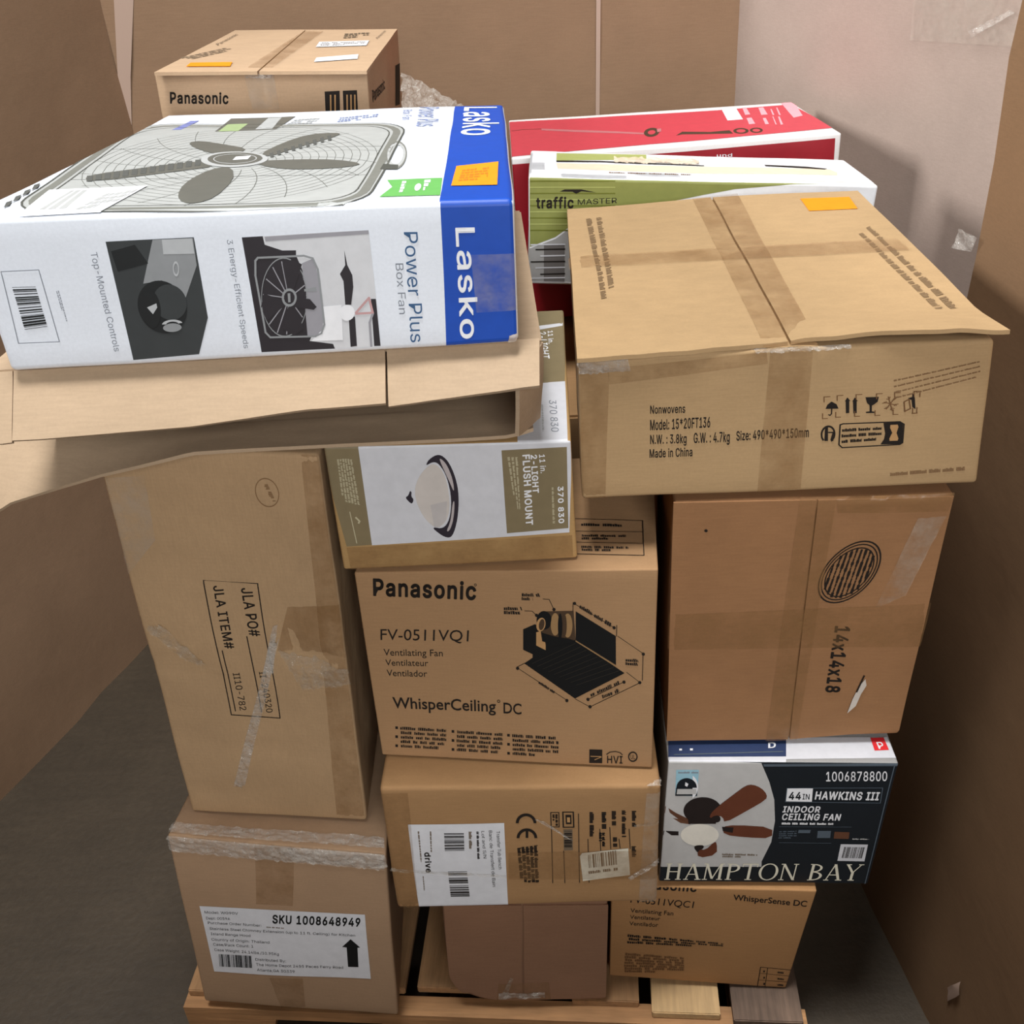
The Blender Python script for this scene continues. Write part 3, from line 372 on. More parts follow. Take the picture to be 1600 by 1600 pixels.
   ('q','T',5,'picsq',[0.1043,0.2656,0.1115,0.2667,0.1233,0.2254,0.1163,0.2245]),
   ('q','T',5,'picsq',[0.1137,0.2734,0.1209,0.2744,0.1325,0.2327,0.1254,0.2317]),
   ('q','T',5,'picsq',[0.1231,0.2812,0.1304,0.2822,0.1417,0.2401,0.1347,0.2391]),
   ('q','T',5,'picsq',[0.1327,0.289,0.14,0.2901,0.1511,0.2475,0.144,0.2465]),
   ('q','T',5,'picsq',[0.1423,0.297,0.1497,0.2981,0.1606,0.255,0.1534,0.2541]),
   ('q','T',5,'picsq',[0.1521,0.3051,0.1595,0.3061,0.1702,0.2627,0.163,0.2617]),
   ('q','T',5,'picsq',[0.162,0.3132,0.1694,0.3143,0.1798,0.2704,0.1726,0.2693]),
   ('q','T',5,'picsq',[0.1719,0.3215,0.1794,0.3226,0.1896,0.2781,0.1823,0.2771]),
   ('q','T',5,'picsq',[0.266,0.3555,0.2703,0.3601,0.2784,0.3211,0.2746,0.3167]),
   ('q','T',5,'picsq',[0.2731,0.373,0.2774,0.3777,0.2854,0.3379,0.2816,0.3333]),
   ('q','T',5,'picsq',[0.2804,0.3903,0.2848,0.3951,0.2927,0.3544,0.2889,0.3498]),
   ('q','T',5,'picsq',[0.288,0.4074,0.2925,0.4123,0.3003,0.3708,0.2963,0.366]),
   ('q','T',5,'picsq',[0.2958,0.4242,0.3004,0.4292,0.308,0.3869,0.3041,0.382]),
   ('q','T',5,'picsq',[0.304,0.4408,0.3086,0.4459,0.3161,0.4027,0.3121,0.3977]),
   ('q','T',5,'picsq',[0.3123,0.457,0.317,0.4622,0.3244,0.4182,0.3203,0.4132]),
   ('q','T',5,'picsq',[0.3209,0.473,0.3257,0.4783,0.3329,0.4334,0.3287,0.4283]),
   ('q','T',5,'picsq',[0.3298,0.4885,0.3346,0.4939,0.3416,0.4483,0.3374,0.4431]),
   ('q','T',5,'picsq',[0.0232,0.071,0.0258,0.0812,0.0335,0.0554,0.0324,0.0421]),
   ('q','T',5,'picsq',[0.0198,0.1039,0.0225,0.1146,0.0305,0.0875,0.0294,0.0735]),
   ('q','T',5,'picsq',[0.0163,0.1385,0.019,0.1497,0.0273,0.1212,0.0262,0.1065]),
   ('q','T',5,'picsq',[0.0126,0.1749,0.0154,0.1868,0.024,0.1568,0.0229,0.1412]),
   ('e','T',2,'piclight',[0.4455,0.3108,0.4582,0.3082,0.4509,0.2061],0.72,0,360),
   ('e','T',3,'picframe',[0.4455,0.3108,0.4596,0.3079,0.4515,0.1991],0.88,0,360),
   ('q','T',3,'picframedark',[0.4339,0.2377,0.4538,0.2289,0.4553,0.1983,0.4328,0.2027]),
   ('q','T',6,'white',[0.0458,0.1372,0.1596,0.1466,0.151,0.0039,0.0651,0.0024]),
   ('b','T',7,'piclight',[0.0753,0.1282,0.0994,0.1278,0.114,0.0266,0.0781,0.0244],3,5),
   ('g','T',7,'piclight',[0.1252,0.1042,0.1574,0.1272,0.1501,0.0288,0.1184,0.0143],4,0.8,8),
   ('q','T',2,'picblue',[0.0594,0.6135,0.0748,0.6137,0.0811,0.71,0.0661,0.7096]),
   ('q','T',2,'picdark',[0.1374,0.5823,0.132,0.7261,0.2419,0.7283,0.2334,0.5854]),
   ('q','T',3,'picgreen',[0.143,0.581,0.1409,0.6613,0.1747,0.6611,0.1753,0.5808]),
   ('q','T',3,'piclight',[0.1997,0.593,0.1974,0.7186,0.2199,0.7213,0.2264,0.5941]),
   ('g','T',2,'piclight',[0.2474,0.6946,0.2914,0.704,0.2846,0.6356,0.2416,0.6306],3,0.6,1),
   ('g','T',2,'picblue2',[0.3207,0.6969,0.386,0.7217,0.3859,0.6612,0.3226,0.6379],3,0.6,2),
   ('t','T',2,'picblue2','Power Plus',[0.4506,0.7825,0.4579,0.5587,0.4845,0.7781],0),
   ('t','T',2,'picblue2','Box Fan',[0.4246,0.7542,0.4304,0.6389,0.4395,0.7547],0),
   ('t','T',3,'white','Lasko',[0.5292,0.7716,0.5299,0.4562,0.582,0.7646],1),
   ('q','T',2,'tagreen',[0.4481,0.1317,0.513,0.1325,0.5146,0.0278,0.4484,0.0287,0.458,0.0856]),
   ('g','T',3,'white',[0.467,0.1206,0.4733,0.1194,0.4741,0.0477,0.4682,0.0479],4,0.8,3),
   ('e','T',3,'white',[0.4875,0.077,0.4911,0.0763,0.4875,0.055],0,0,360),
   ('g','T',3,'white',[0.4927,0.1232,0.4999,0.124,0.501,0.0574,0.4943,0.0537],3,0.8,9),
  ]),
  ('price_sticker','orange price sticker',[
   ('q','T',4,'orange',[0.5278,0.2064,0.5804,0.2269,0.577,0.0754,0.525,0.0781]),
   ('g','T',5,'orangedark',[0.536,0.1806,0.5693,0.192,0.5671,0.1068,0.5324,0.1027],5,0.8,4),
  ]),
  ('packing_tape',None,[
   ('s','F',0.0016,'tapeclear',[0.5448,0.1094,0.5989,0.108,0.6001,0.0403,0.5475,0.0409],8,8,0.0006,2,0),
  ]),
  ('torn_corner','scuffed bare corner',[
   ('s','F',0.0012,'scuff',[0.5844,0.0097,0.5992,0.0112,0.5999,-0.0011,0.5816,-0.0037],6,4,0.001,5,1),
  ]),
 ],
 'nw':[
  ('printing',None,[
   ('t','F',3,'ink','Nonwovens',[0.0918,0.1258,0.1368,0.125,0.0919,0.1372],1),
   ('t','F',3,'ink','Model: 15*20FT136',[0.0916,0.1018,0.1695,0.1021,0.0917,0.1164],1),
   ('t','F',3,'ink','N.W. : 3.8kg',[0.0915,0.0813,0.139,0.0805,0.0916,0.0944],1),
   ('t','F',3,'ink','G.W. : 4.7kg',[0.1486,0.08,0.1955,0.0796,0.1485,0.0944],1),
   ('t','F',3,'ink','Size: 490*490*150mm',[0.2043,0.081,0.2974,0.082,0.204,0.0941],1),
   ('t','F',3,'ink','Made in China',[0.0905,0.0605,0.1468,0.0606,0.0906,0.073],1),
   ('q','F',1,'ink',[0.3166,0.1213,0.3185,0.127,0.3235,0.1314,0.3299,0.1275,0.3328,0.1211]),
   ('l','F',3,'ink',[0.3243,0.1214,0.3244,0.1145,0.3226,0.112,0.3209,0.1131],0.00136,0),
   ('q','F',1,'ink',[0.3425,0.1141,0.3411,0.1311,0.3401,0.1311,0.343,0.1365,0.3471,0.1313,0.3456,0.1314,0.3466,0.1145]),
   ('q','F',1,'ink',[0.3519,0.1137,0.3503,0.1306,0.3494,0.1307,0.3523,0.1361,0.3564,0.1309,0.3549,0.1309,0.3559,0.114]),
   ('q','F',1,'ink',[0.3655,0.136,0.3821,0.136,0.3811,0.1292,0.3772,0.1258,0.3742,0.1239,0.3748,0.1157,0.378,0.1151,0.3781,0.1132,0.3676,0.1135,0.3675,0.1153,0.372,0.1158,0.3714,0.1246,0.368,0.1278]),
   ('l','F',3,'inkfaint',[0.3894,0.1283,0.4049,0.1235],0.00127,0),
   ('l','F',3,'inkfaint',[0.3873,0.127,0.3922,0.1274,0.3916,0.1294],0.00102,0),
   ('l','F',3,'inkfaint',[0.4026,0.123,0.4021,0.1245,0.407,0.1253],0.00102,0),
   ('l','F',3,'inkfaint',[0.394,0.1357,0.4003,0.1161],0.00127,0),
   ('l','F',3,'inkfaint',[0.3919,0.1328,0.3951,0.1318,0.3962,0.1356],0.00102,0),
   ('l','F',3,'inkfaint',[0.398,0.1171,0.3992,0.12,0.4024,0.119],0.00102,0),
   ('l','F',3,'inkfaint',[0.4017,0.1333,0.3926,0.1185],0.00127,0),
   ('l','F',3,'inkfaint',[0.3996,0.1309,0.4001,0.1303,0.4039,0.1336],0.00102,0),
   ('l','F',3,'inkfaint',[0.3903,0.1191,0.3942,0.1215,0.3947,0.1211],0.00102,0),
   ('q','F',1,'ink',[0.4191,0.133,0.424,0.1341,0.4237,0.1383,0.4259,0.1382,0.4272,0.1331,0.4295,0.1168,0.4252,0.12,0.4234,0.1303,0.4203,0.1304]),
   ('l','F',3,'inkfaint',[0.4142,0.1277,0.4202,0.1314,0.4231,0.1181,0.4162,0.1143],0.00153,1),
   ('l','F',3,'inkfaint',[0.3142,0.1313,0.3138,0.1384,0.3211,0.1386],0.00111,0),
   ('l','F',3,'inkfaint',[0.3133,0.115,0.3135,0.1077,0.3196,0.1078],0.00111,0),
   ('l','F',3,'inkfaint',[0.3305,0.1326,0.3301,0.1397,0.3373,0.1398],0.00111,0),
   ('l','F',3,'inkfaint',[0.3296,0.1163,0.3299,0.109,0.336,0.1091],0.00111,0),
   ('l','F',3,'inkfaint',[0.3541,0.133,0.3536,0.1401,0.3608,0.1402],0.00111,0),
   ('l','F',3,'inkfaint',[0.3533,0.1167,0.3536,0.1095,0.3597,0.1095],0.00111,0),
   ('l','F',3,'inkfaint',[0.3794,0.1333,0.3789,0.1404,0.3861,0.1406],0.00111,0),
   ('l','F',3,'inkfaint',[0.3787,0.1171,0.3791,0.1099,0.3852,0.1099],0.00111,0),
   ('l','F',3,'inkfaint',[0.402,0.1338,0.4014,0.1409,0.4086,0.141],0.00111,0),
   ('l','F',3,'inkfaint',[0.4014,0.1176,0.4018,0.1104,0.4078,0.1104],0.00111,0),
   ('l','F',3,'inkfaint',[0.4262,0.1347,0.4256,0.1417,0.4328,0.1419],0.00111,0),
   ('l','F',3,'inkfaint',[0.4258,0.1185,0.4262,0.1113,0.4323,0.1113],0.00111,0),
   ('l','F',3,'inkfaint',[0.4256,0.1422,0.4332,0.1421,0.4334,0.1343],0.00111,0),
   ('l','F',3,'inkfaint',[0.4311,0.1192,0.4314,0.111,0.4255,0.1108],0.00111,0),
   ('e','F',3,'ink',[0.3218,0.0849,0.331,0.0848,0.3215,0.0977],0.78,-60,230),
   ('q','F',1,'ink',[0.3175,0.0951,0.3212,0.0949,0.3223,0.0748,0.3177,0.075]),
   ('l','F',3,'ink',[0.3225,0.0875,0.3285,0.0872,0.3263,0.0767,0.3283,0.0756],0.00187,0),
   ('l','F',3,'ink',[0.3362,0.0979,0.3398,0.0993,0.3891,0.0996,0.411,0.0996,0.4167,0.0957,0.4171,0.0683,0.4136,0.0658,0.3409,0.0643,0.3365,0.0688],0.0017,1),
   ('q','F',2,'ink',[0.3906,0.0985,0.4142,0.0987,0.4155,0.0947,0.4164,0.0678,0.4126,0.0664,0.3892,0.0669,0.3932,0.0747,0.394,0.0831]),
   ('q','F',3,'cardink',[0.3994,0.0955,0.4086,0.0956,0.4098,0.0919,0.4081,0.0835,0.4111,0.075,0.4104,0.0718,0.4003,0.0718,0.3996,0.0755,0.4026,0.0838,0.3993,0.0913]),
   ('g','F',3,'ink',[0.3382,0.0941,0.389,0.0949,0.3907,0.0717,0.3397,0.0692],3,0.55,6),
   ('g','T',3,'inkghost2',[0.0431,0.5955,0.0486,0.1909,0.0393,0.1871,0.0318,0.5901],1,0.85,1),
   ('g','T',3,'inkghost2',[0.061,0.5995,0.0611,0.2341,0.0514,0.2275,0.0497,0.5941],1,0.85,4),
   ('g','T',3,'inkghost2',[0.4814,0.4585,0.5042,0.0803,0.4911,0.0752,0.4722,0.45],1,0.85,2),
   ('g','T',3,'inkghost2',[0.4621,0.4214,0.4856,0.0782,0.4732,0.0753,0.4539,0.4163],1,0.85,3),
   ('g','F',3,'inkghost',[0.3981,0.1614,0.5028,0.1825,0.5072,0.1563,0.4029,0.1301],4,0.3,7),
   ('g','F',3,'inkghost',[0.4043,0.0269,0.5024,0.0321,0.5038,0.0175,0.4052,0.014],1,0.4,8),
  ]),
  ('price_sticker','orange price sticker',[
   ('q','T',2,'orange',[0.4061,0.6261,0.4898,0.623,0.4871,0.5484,0.4071,0.5507]),
  ]),
  ('packing_tape',None,[
   ('s','T',0.0016,'tape',[0.2251,0.6689,0.3059,0.6795,0.302,0.0005,0.2347,-0.012],10,14,0.0003,1,0),
   ('s','F',0.0012,'tape',[0.2434,0.2076,0.2972,0.211,0.2907,0.0053,0.2336,0.0018],8,14,0.0006,2,0),
   ('s','T',0.0018,'tape',[-0.0007,0.383,0.5036,0.3808,0.507,0.3243,-0.0,0.327],16,4,0.0003,3,0),
   ('s','F',0.0012,'tape',[0.0022,0.201,0.0404,0.194,0.031,0.0007,0.0008,-0.0011],6,14,0.0008,4,0),
   ('s','F',0.0014,'tape',[0.0398,0.1694,0.2409,0.188,0.2387,0.2036,0.0371,0.1915],14,4,0.0005,5,0),
  ]),
  ('torn_wrap','crumpled clear wrap along the lid edge',[
   ('s','F',0.004,'film',[0.2159,0.2216,0.3424,0.2223,0.3436,0.2029,0.2244,0.2026],26,5,0.004,6,1),
   ('s','F',0.003,'film',[-0.0017,0.2046,0.0633,0.2033,0.0671,0.1875,0.0017,0.1844],18,5,0.003,7,1),
  ]),
  ('lid_flap',None,[
   ('f','T',0.0055,[0.001,0.6583,0.2575,0.674,0.2667,0.0065,-0.0011,-0.0179],0.003,1,0),
   ('f','T',0.0055,[0.2619,0.6729,0.5137,0.6632,0.5277,-0.02,0.2706,0.0061],0.005,4,0.0135),
  ]),
 ],
 'pa':[
  ('printing',None,[
   ('t','F',3,'ink','Panasonic',[0.0239,0.3352,0.1739,0.3265,0.0267,0.3647],2),
   ('t','F',3,'ink','FV-0511VQ1',[0.0253,0.249,0.1576,0.2481,0.0276,0.2702],0),
   ('t','F',3,'ink','Ventilating Fan',[0.0271,0.218,0.117,0.218,0.0279,0.231],0),
   ('t','F',3,'ink','Ventilateur',[0.0276,0.1978,0.0932,0.198,0.0283,0.2101],0),
   ('t','F',3,'ink','Ventilador',[0.0273,0.1764,0.0897,0.1764,0.0281,0.1894],0),
   ('t','F',3,'ink','WhisperCeiling',[0.0297,0.1088,0.191,0.1083,0.0308,0.132],1),
   ('t','F',3,'ink','DC',[0.2027,0.1061,0.2304,0.1046,0.2038,0.1278],1),
   ('e','F',3,'ink',[0.1965,0.1302,0.1989,0.1303,0.1964,0.1271],0.6,0,360),
   ('e','F',3,'ink',[0.1747,0.3525,0.1765,0.3524,0.1745,0.3501],0.6,0,360),
   ('g','F',3,'ink',[0.0368,0.0698,0.1109,0.0679,0.107,0.0181,0.0317,0.0193],5,0.62,1),
   ('q','F',1,'ink',[0.0289,0.0679,0.0331,0.0677,0.0325,0.0619,0.0283,0.0621]),
   ('q','F',1,'ink',[0.0268,0.0475,0.031,0.0472,0.0304,0.0414,0.0262,0.0416]),
   ('q','F',1,'ink',[0.0247,0.0268,0.0289,0.0265,0.0283,0.0206,0.0241,0.0208]),
   ('g','F',3,'ink',[0.1262,0.0664,0.1996,0.0646,0.1971,0.0156,0.1226,0.0167],5,0.62,2),
   ('q','F',1,'ink',[0.1185,0.0645,0.1226,0.0643,0.1222,0.0586,0.1181,0.0588]),
   ('q','F',1,'ink',[0.117,0.0444,0.1211,0.0442,0.1207,0.0384,0.1166,0.0386]),
   ('q','F',1,'ink',[0.1155,0.024,0.1196,0.0238,0.1192,0.0179,0.115,0.0182]),
   ('g','F',3,'ink',[0.2135,0.0634,0.2861,0.0617,0.2851,0.0135,0.2113,0.0146],5,0.62,3),
   ('q','F',1,'ink',[0.2059,0.0616,0.21,0.0614,0.2097,0.0558,0.2056,0.056]),
   ('q','F',1,'ink',[0.205,0.0418,0.2091,0.0416,0.2088,0.0359,0.2047,0.0361]),
   ('q','F',1,'ink',[0.204,0.0218,0.2081,0.0216,0.2079,0.0158,0.2037,0.016]),
   ('q','F',1,'ink',[0.3336,0.0353,0.3538,0.0355,0.3535,0.0061,0.3331,0.0057]),
   ('l','F',3,'cardink',[0.3359,0.0209,0.3515,0.021],0.0017,0),
   ('l','F',3,'cardink',[0.342,0.0138,0.3521,0.0201],0.00127,0),
   ('t','F',3,'ink','HVI',[0.3613,0.0075,0.3854,0.0077,0.3613,0.023],1),
   ('l','F',3,'ink',[0.3606,0.0262,0.3656,0.0311,0.374,0.033,0.3808,0.0311,0.3848,0.0267],0.0017,0),
   ('e','F',3,'ink',[0.4013,0.0231,0.4087,0.0235,0.4015,0.012],0.75,0,360),
   ('t','F',3,'ink','UL',[0.3981,0.0183,0.4048,0.0182,0.3979,0.0275],0),
   ('q','F',1,'inkblack',[0.3168,0.3048,0.374,0.26,0.3744,0.2061,0.3161,0.252]),
   ('q','F',1,'inkblack',[0.2389,0.207,0.2519,0.218,0.2522,0.2247,0.2384,0.2331,0.2399,0.2717,0.2571,0.2811,0.2721,0.2738,0.3168,0.2511,0.387,0.1912,0.3131,0.1396]),
   ('q','F',2,'cardink',[0.2588,0.2663,0.2654,0.2692,0.267,0.2496,0.2721,0.2478,0.2717,0.233,0.258,0.2419]),
   ('q','F',2,'inkbrown',[0.2612,0.2957,0.2687,0.303,0.2759,0.3048,0.3139,0.3057,0.3161,0.252,0.273,0.2515,0.2655,0.2701]),
   ('e','F',3,'inkblack',[0.2711,0.2885,0.282,0.2885,0.2706,0.2716],0,0,360),
   ('e','F',4,'cardink',[0.2662,0.2811,0.2728,0.2812,0.2647,0.2686],0,0,360),
   ('e','F',5,'inkbrown',[0.2673,0.2812,0.2713,0.2812,0.2658,0.271],0,0,360),
   ('e','F',3,'inktan',[0.2869,0.2813,0.2934,0.2813,0.2864,0.2606],0,0,360),
   ('e','F',4,'inkblack',[0.294,0.2776,0.2972,0.2777,0.2935,0.2536],0,0,360),
   ('e','F',5,'inktan',[0.3049,0.2795,0.3118,0.2796,0.3045,0.2575],0,0,360),
   ('e','F',6,'inkbrown',[0.3006,0.2795,0.3037,0.2795,0.3002,0.2593],0,0,360),
   ('q','F',6,'inkblack',[0.2668,0.2664,0.2863,0.2591,0.3052,0.2556,0.3168,0.2511,0.2726,0.2402,0.2709,0.2552]),
   ('l','F',4,'inktan',[0.3161,0.2511,0.3744,0.2042],0.0017,0),
   ('l','F',3,'inkgrille',[0.2508,0.2073,0.3153,0.2464],0.00085,0),
   ('l','F',3,'inkgrille',[0.2589,0.2022,0.3232,0.2402],0.00085,0),
   ('l','F',3,'inkgrille',[0.2669,0.1972,0.3312,0.234],0.00085,0),
   ('l','F',3,'inkgrille',[0.275,0.1921,0.3392,0.2277],0.00085,0),
   ('l','F',3,'inkgrille',[0.2831,0.187,0.3472,0.2215],0.00085,0),
   ('l','F',3,'inkgrille',[0.2912,0.1819,0.3553,0.2152],0.00085,0),
   ('l','F',3,'inkgrille',[0.2994,0.1769,0.3634,0.2089],0.00085,0),
   ('l','F',3,'inkgrille',[0.3075,0.1718,0.3715,0.2026],0.00085,0),
   ('l','F',3,'inkgrille',[0.3157,0.1667,0.3796,0.1963],0.00085,0),
   ('l','F',3,'ink',[0.3141,0.3194,0.3718,0.2754],0.00094,0),
   ('l','F',3,'ink',[0.3769,0.26,0.4141,0.2284],0.00094,0),
   ('l','F',3,'ink',[0.4134,0.2275,0.413,0.1785],0.00094,0),
   ('l','F',3,'ink',[0.3899,0.1932,0.4094,0.1745],0.00094,0),
   ('l','F',3,'ink',[0.2287,0.198,0.3016,0.1355],0.00094,0),
   ('l','F',3,'ink',[0.3356,0.1237,0.4094,0.1736],0.00094,0),
   ('l','F',3,'ink',[0.3327,0.1387,0.3865,0.1748],0.00094,0),
   ('l','F',3,'ink',[0.3134,0.3205,0.3129,0.3057],0.00094,0),
   ('l','F',3,'ink',[0.3753,0.2799,0.375,0.26],0.00094,0),
   ('l','F',3,'ink',[0.3138,0.139,0.3356,0.1237],0.00094,0),
   ('l','F',3,'ink',[0.2281,0.2,0.2396,0.2075],0.00094,0),
   ('e','F',3,'ink',[0.3156,0.319,0.3178,0.319,0.3155,0.3162],0,0,360),
   ('e','F',3,'ink',[0.3715,0.2754,0.3738,0.2754,0.3715,0.2725],0,0,360),
   ('e','F',3,'ink',[0.4137,0.2278,0.416,0.2279,0.4138,0.2249],0,0,360),
   ('e','F',3,'ink',[0.4094,0.1741,0.4117,0.1742,0.4094,0.171],0,0,360),
   ('e','F',3,'ink',[0.2287,0.1974,0.2311,0.1975,0.2286,0.1943],0,0,360),
   ('e','F',3,'ink',[0.3009,0.1355,0.3033,0.1356,0.3008,0.1322],0,0,360),
   ('e','F',3,'ink',[0.3356,0.1241,0.3381,0.1242,0.3356,0.1208],0,0,360),
   ('e','F',3,'ink',[0.3327,0.1387,0.3351,0.1387,0.3327,0.1354],0,0,360),
   ('e','F',3,'ink',[0.3862,0.1744,0.3885,0.1745,0.3862,0.1713],0,0,360),
   ('e','F',3,'ink',[0.2605,0.2976,0.2629,0.2976,0.2604,0.2947],0,0,360),
   ('e','F',3,'ink',[0.2858,0.3084,0.2881,0.3084,0.2857,0.3055],0,0,360),
   ('l','F',3,'ink',[0.2708,0.3272,0.2794,0.3262,0.2858,0.3084],0.00094,0),
   ('l','F',3,'ink',[0.2435,0.3057,0.2543,0.3052,0.2605,0.2976],0.00094,0),
   ('g','F',3,'ink',[0.2405,0.338,0.2654,0.3378,0.2693,0.3227,0.2399,0.3246],2,0.8,11),
   ('g','F',3,'ink',[0.2134,0.3139,0.2387,0.3139,0.2432,0.2984,0.2127,0.2993],2,0.8,12),
   ('g','F',3,'ink',[0.3882,0.2196,0.4056,0.219,0.4103,0.205,0.3883,0.2064],2,0.8,13),
   ('g','F',3,'ink',[0.3234,0.3181,0.3689,0.2835,0.3668,0.2754,0.3219,0.3102],1,0.8,14),
   ('g','F',3,'ink',[0.3351,0.1507,0.3798,0.1785,0.3813,0.1708,0.3365,0.1428],1,0.8,15),
   ('g','F',3,'ink',[0.3531,0.1483,0.3784,0.1629,0.38,0.1542,0.3546,0.1404],1,0.8,16),
   ('g','F',3,'ink',[0.2602,0.1742,0.2838,0.154,0.2822,0.1479,0.2585,0.1682],1,0.8,17),
   ('l','T',3,'ink',[0.3007,0.1331,0.4122,0.1232,0.4123,0.0331,0.3053,0.0401],0.00127,0),
   ('l','T',3,'ink',[0.3024,0.0987,0.4121,0.0929],0.00111,0),
   ('l','T',3,'ink',[0.3038,0.07,0.4121,0.063],0.00111,0),
   ('g','T',3,'ink',[0.3207,0.1204,0.3816,0.116,0.3823,0.1066,0.3211,0.1109],1,0.75,1),
   ('g','T',3,'ink',[0.3219,0.09,0.388,0.0868,0.3887,0.072,0.3225,0.0751],2,0.75,2),
   ('g','T',3,'ink',[0.323,0.0605,0.3911,0.0564,0.3917,0.0422,0.3236,0.0462],2,0.75,3),
  ]),
 ],
 'fl':[
  ('printing',None,[
   ('q','F',0,'khaki',[-0.0059,0.1984,0.0482,0.1969,0.0455,0.0399,0.0098,0.0389]),
   ('q','F',1,'whitepaper',[0.0467,0.1956,0.3318,0.1971,0.3211,0.0455,0.0455,0.0393]),
   ('q','F',2,'khaki',[0.2363,0.1818,0.3239,0.1841,0.3201,0.053,0.2349,0.0494]),
   ('q','F',3,'lampglass',[0.141,0.1636,0.1438,0.1642,0.1466,0.1635,0.1494,0.1614,0.152,0.1581,0.1547,0.1534,0.1568,0.1476,0.1585,0.1406,0.1596,0.1324,0.1603,0.123,0.1605,0.1143,0.1604,0.1062,0.1599,0.0989,0.1589,0.0923,0.1576,0.0863,0.1558,0.081,0.1536,0.0763,0.151,0.0723,0.1483,0.0692,0.1455,0.0669,0.1426,0.0654,0.1397,0.0648,0.1366,0.0656,0.1333,0.0679,0.1299,0.0715,0.1262,0.0766,0.123,0.0824,0.1202,0.089,0.1179,0.0964,0.1159,0.1045,0.1149,0.1122,0.1147,0.1195,0.1155,0.1263,0.1171,0.1326,0.1194,0.1387,0.1224,0.1444,0.126,0.1499,0.1303,0.155,0.1342,0.159,0.1378,0.1618]),
   ('q','F',4,'lampshade',[0.134,0.1012,0.1572,0.106,0.1531,0.0765,0.1431,0.065,0.1355,0.0654]),
   ('q','F',4,'lampmetal',[0.1352,0.1655,0.1367,0.1683,0.1387,0.1708,0.1413,0.1731,0.1444,0.1753,0.148,0.1773,0.1514,0.178,0.1545,0.1776,0.1575,0.1759,0.1603,0.173,0.1629,0.1693,0.1652,0.1647,0.1673,0.1591,0.1692,0.1527,0.1708,0.1461,0.172,0.1393,0.1729,0.1322,0.1735,0.125,0.1736,0.1172,0.1732,0.1088,0.1724,0.0998,0.1711,0.0902,0.1695,0.0813,0.1676,0.0729,0.1654,0.0652,0.163,0.0581,0.1605,0.0527,0.158,0.0491,0.1554,0.0473,0.1529,0.0472,0.1501,0.048,0.147,0.0497,0.1437,0.0523,0.1402,0.0557,0.1376,0.0586,0.1357,0.0609,0.1347,0.0626,0.1345,0.0638,0.1352,0.0644,0.1368,0.0645,0.1393,0.0641,0.1427,0.0631,0.1459,0.0634,0.149,0.0647,0.1517,0.0672,0.1543,0.0708,0.1566,0.0756,0.1586,0.0815,0.1603,0.0885,0.1617,0.0966,0.1626,0.1048,0.1629,0.1132,0.1627,0.1218,0.1619,0.1305,0.1608,0.1384,0.1593,0.1454,0.1574,0.1516,0.1552,0.1569,0.153,0.1611,0.1508,0.1642,0.1487,0.1661,0.1466,0.1669,0.1444,0.167,0.142,0.1666,0.1395,0.1655,0.1368,0.1639,0.1352,0.1633,0.1347,0.1639]),
   ('q','F',5,'lamphi',[0.1561,0.1709,0.1583,0.1684,0.1604,0.165,0.1623,0.1607,0.164,0.1556,0.1656,0.1495,0.1669,0.1435,0.1677,0.1375,0.1682,0.1317,0.1682,0.1259,0.1679,0.1229,0.1673,0.1225,0.1663,0.1249,0.1649,0.13,0.1633,0.1356,0.1615,0.1415,0.1596,0.1479,0.1575,0.1547,0.1558,0.1604,0.1545,0.165,0.1537,0.1686,0.1533,0.171,0.1536,0.1722,0.1545,0.1722]),
   ('q','F',5,'lamphi',[0.1659,0.1056,0.1666,0.1056,0.1669,0.1037,0.1667,0.1001,0.1661,0.0945,0.165,0.0872,0.1637,0.0805,0.1623,0.0746,0.1607,0.0694,0.159,0.0649,0.1574,0.0615,0.1559,0.0591,0.1545,0.0578,0.1532,0.0575,0.1527,0.0583,0.1531,0.0601,0.1542,0.0631,0.1562,0.0672,0.158,0.0723,0.1597,0.0784,0.1613,0.0855,0.1627,0.0936,0.1639,0.0996,0.165,0.1036]),
   ('q','F',4,'lampmetal',[0.1024,0.1153,0.1036,0.116,0.1047,0.117,0.1057,0.1183,0.1066,0.12,0.1073,0.1219,0.108,0.1233,0.1086,0.124,0.1092,0.124,0.1098,0.1234,0.1101,0.1225,0.1102,0.1213,0.11,0.1198,0.1096,0.1181,0.1096,0.1164,0.1098,0.115,0.1103,0.1137,0.1111,0.1126,0.1115,0.1113,0.1115,0.1098,0.1111,0.1082,0.1103,0.1064,0.1094,0.1053,0.1086,0.1048,0.1077,0.1049,0.1069,0.1057,0.1059,0.1067,0.1049,0.108,0.1037,0.1096,0.1025,0.1115,0.1018,0.1131,0.1018,0.1143]),
   ('t','F',3,'white','11 in.',[0.2862,0.1737,0.2869,0.1444,0.2935,0.1737],1),
   ('t','F',3,'white','2-LIGHT',[0.2752,0.1735,0.2746,0.1132,0.283,0.1738],2),
   ('t','F',3,'white','FLUSH MOUNT',[0.2642,0.1738,0.2623,0.0612,0.2733,0.1744],2),
   ('t','F',3,'white','370 830',[0.309,0.1223,0.3074,0.0618,0.316,0.1226],2),
   ('g','F',3,'khakilight',[0.2584,0.1726,0.2565,0.088,0.2489,0.0874,0.2424,0.1717],3,0.6,2),
   ('g','F',3,'khakilight',[0.304,0.1217,0.3029,0.0621,0.2983,0.062,0.2998,0.1215],1,0.7,4),
   ('g','F',3,'khakilight',[0.0365,0.1756,0.038,0.104,0.0138,0.1122,0.0155,0.1763],6,0.75,5),
   ('l','F',3,'khakilight',[0.022,0.0946,0.0248,0.0441],0.00127,0),
   ('l','F',3,'khakilight',[0.0292,0.0855,0.0335,0.0794,0.0318,0.0766],0.00255,0),
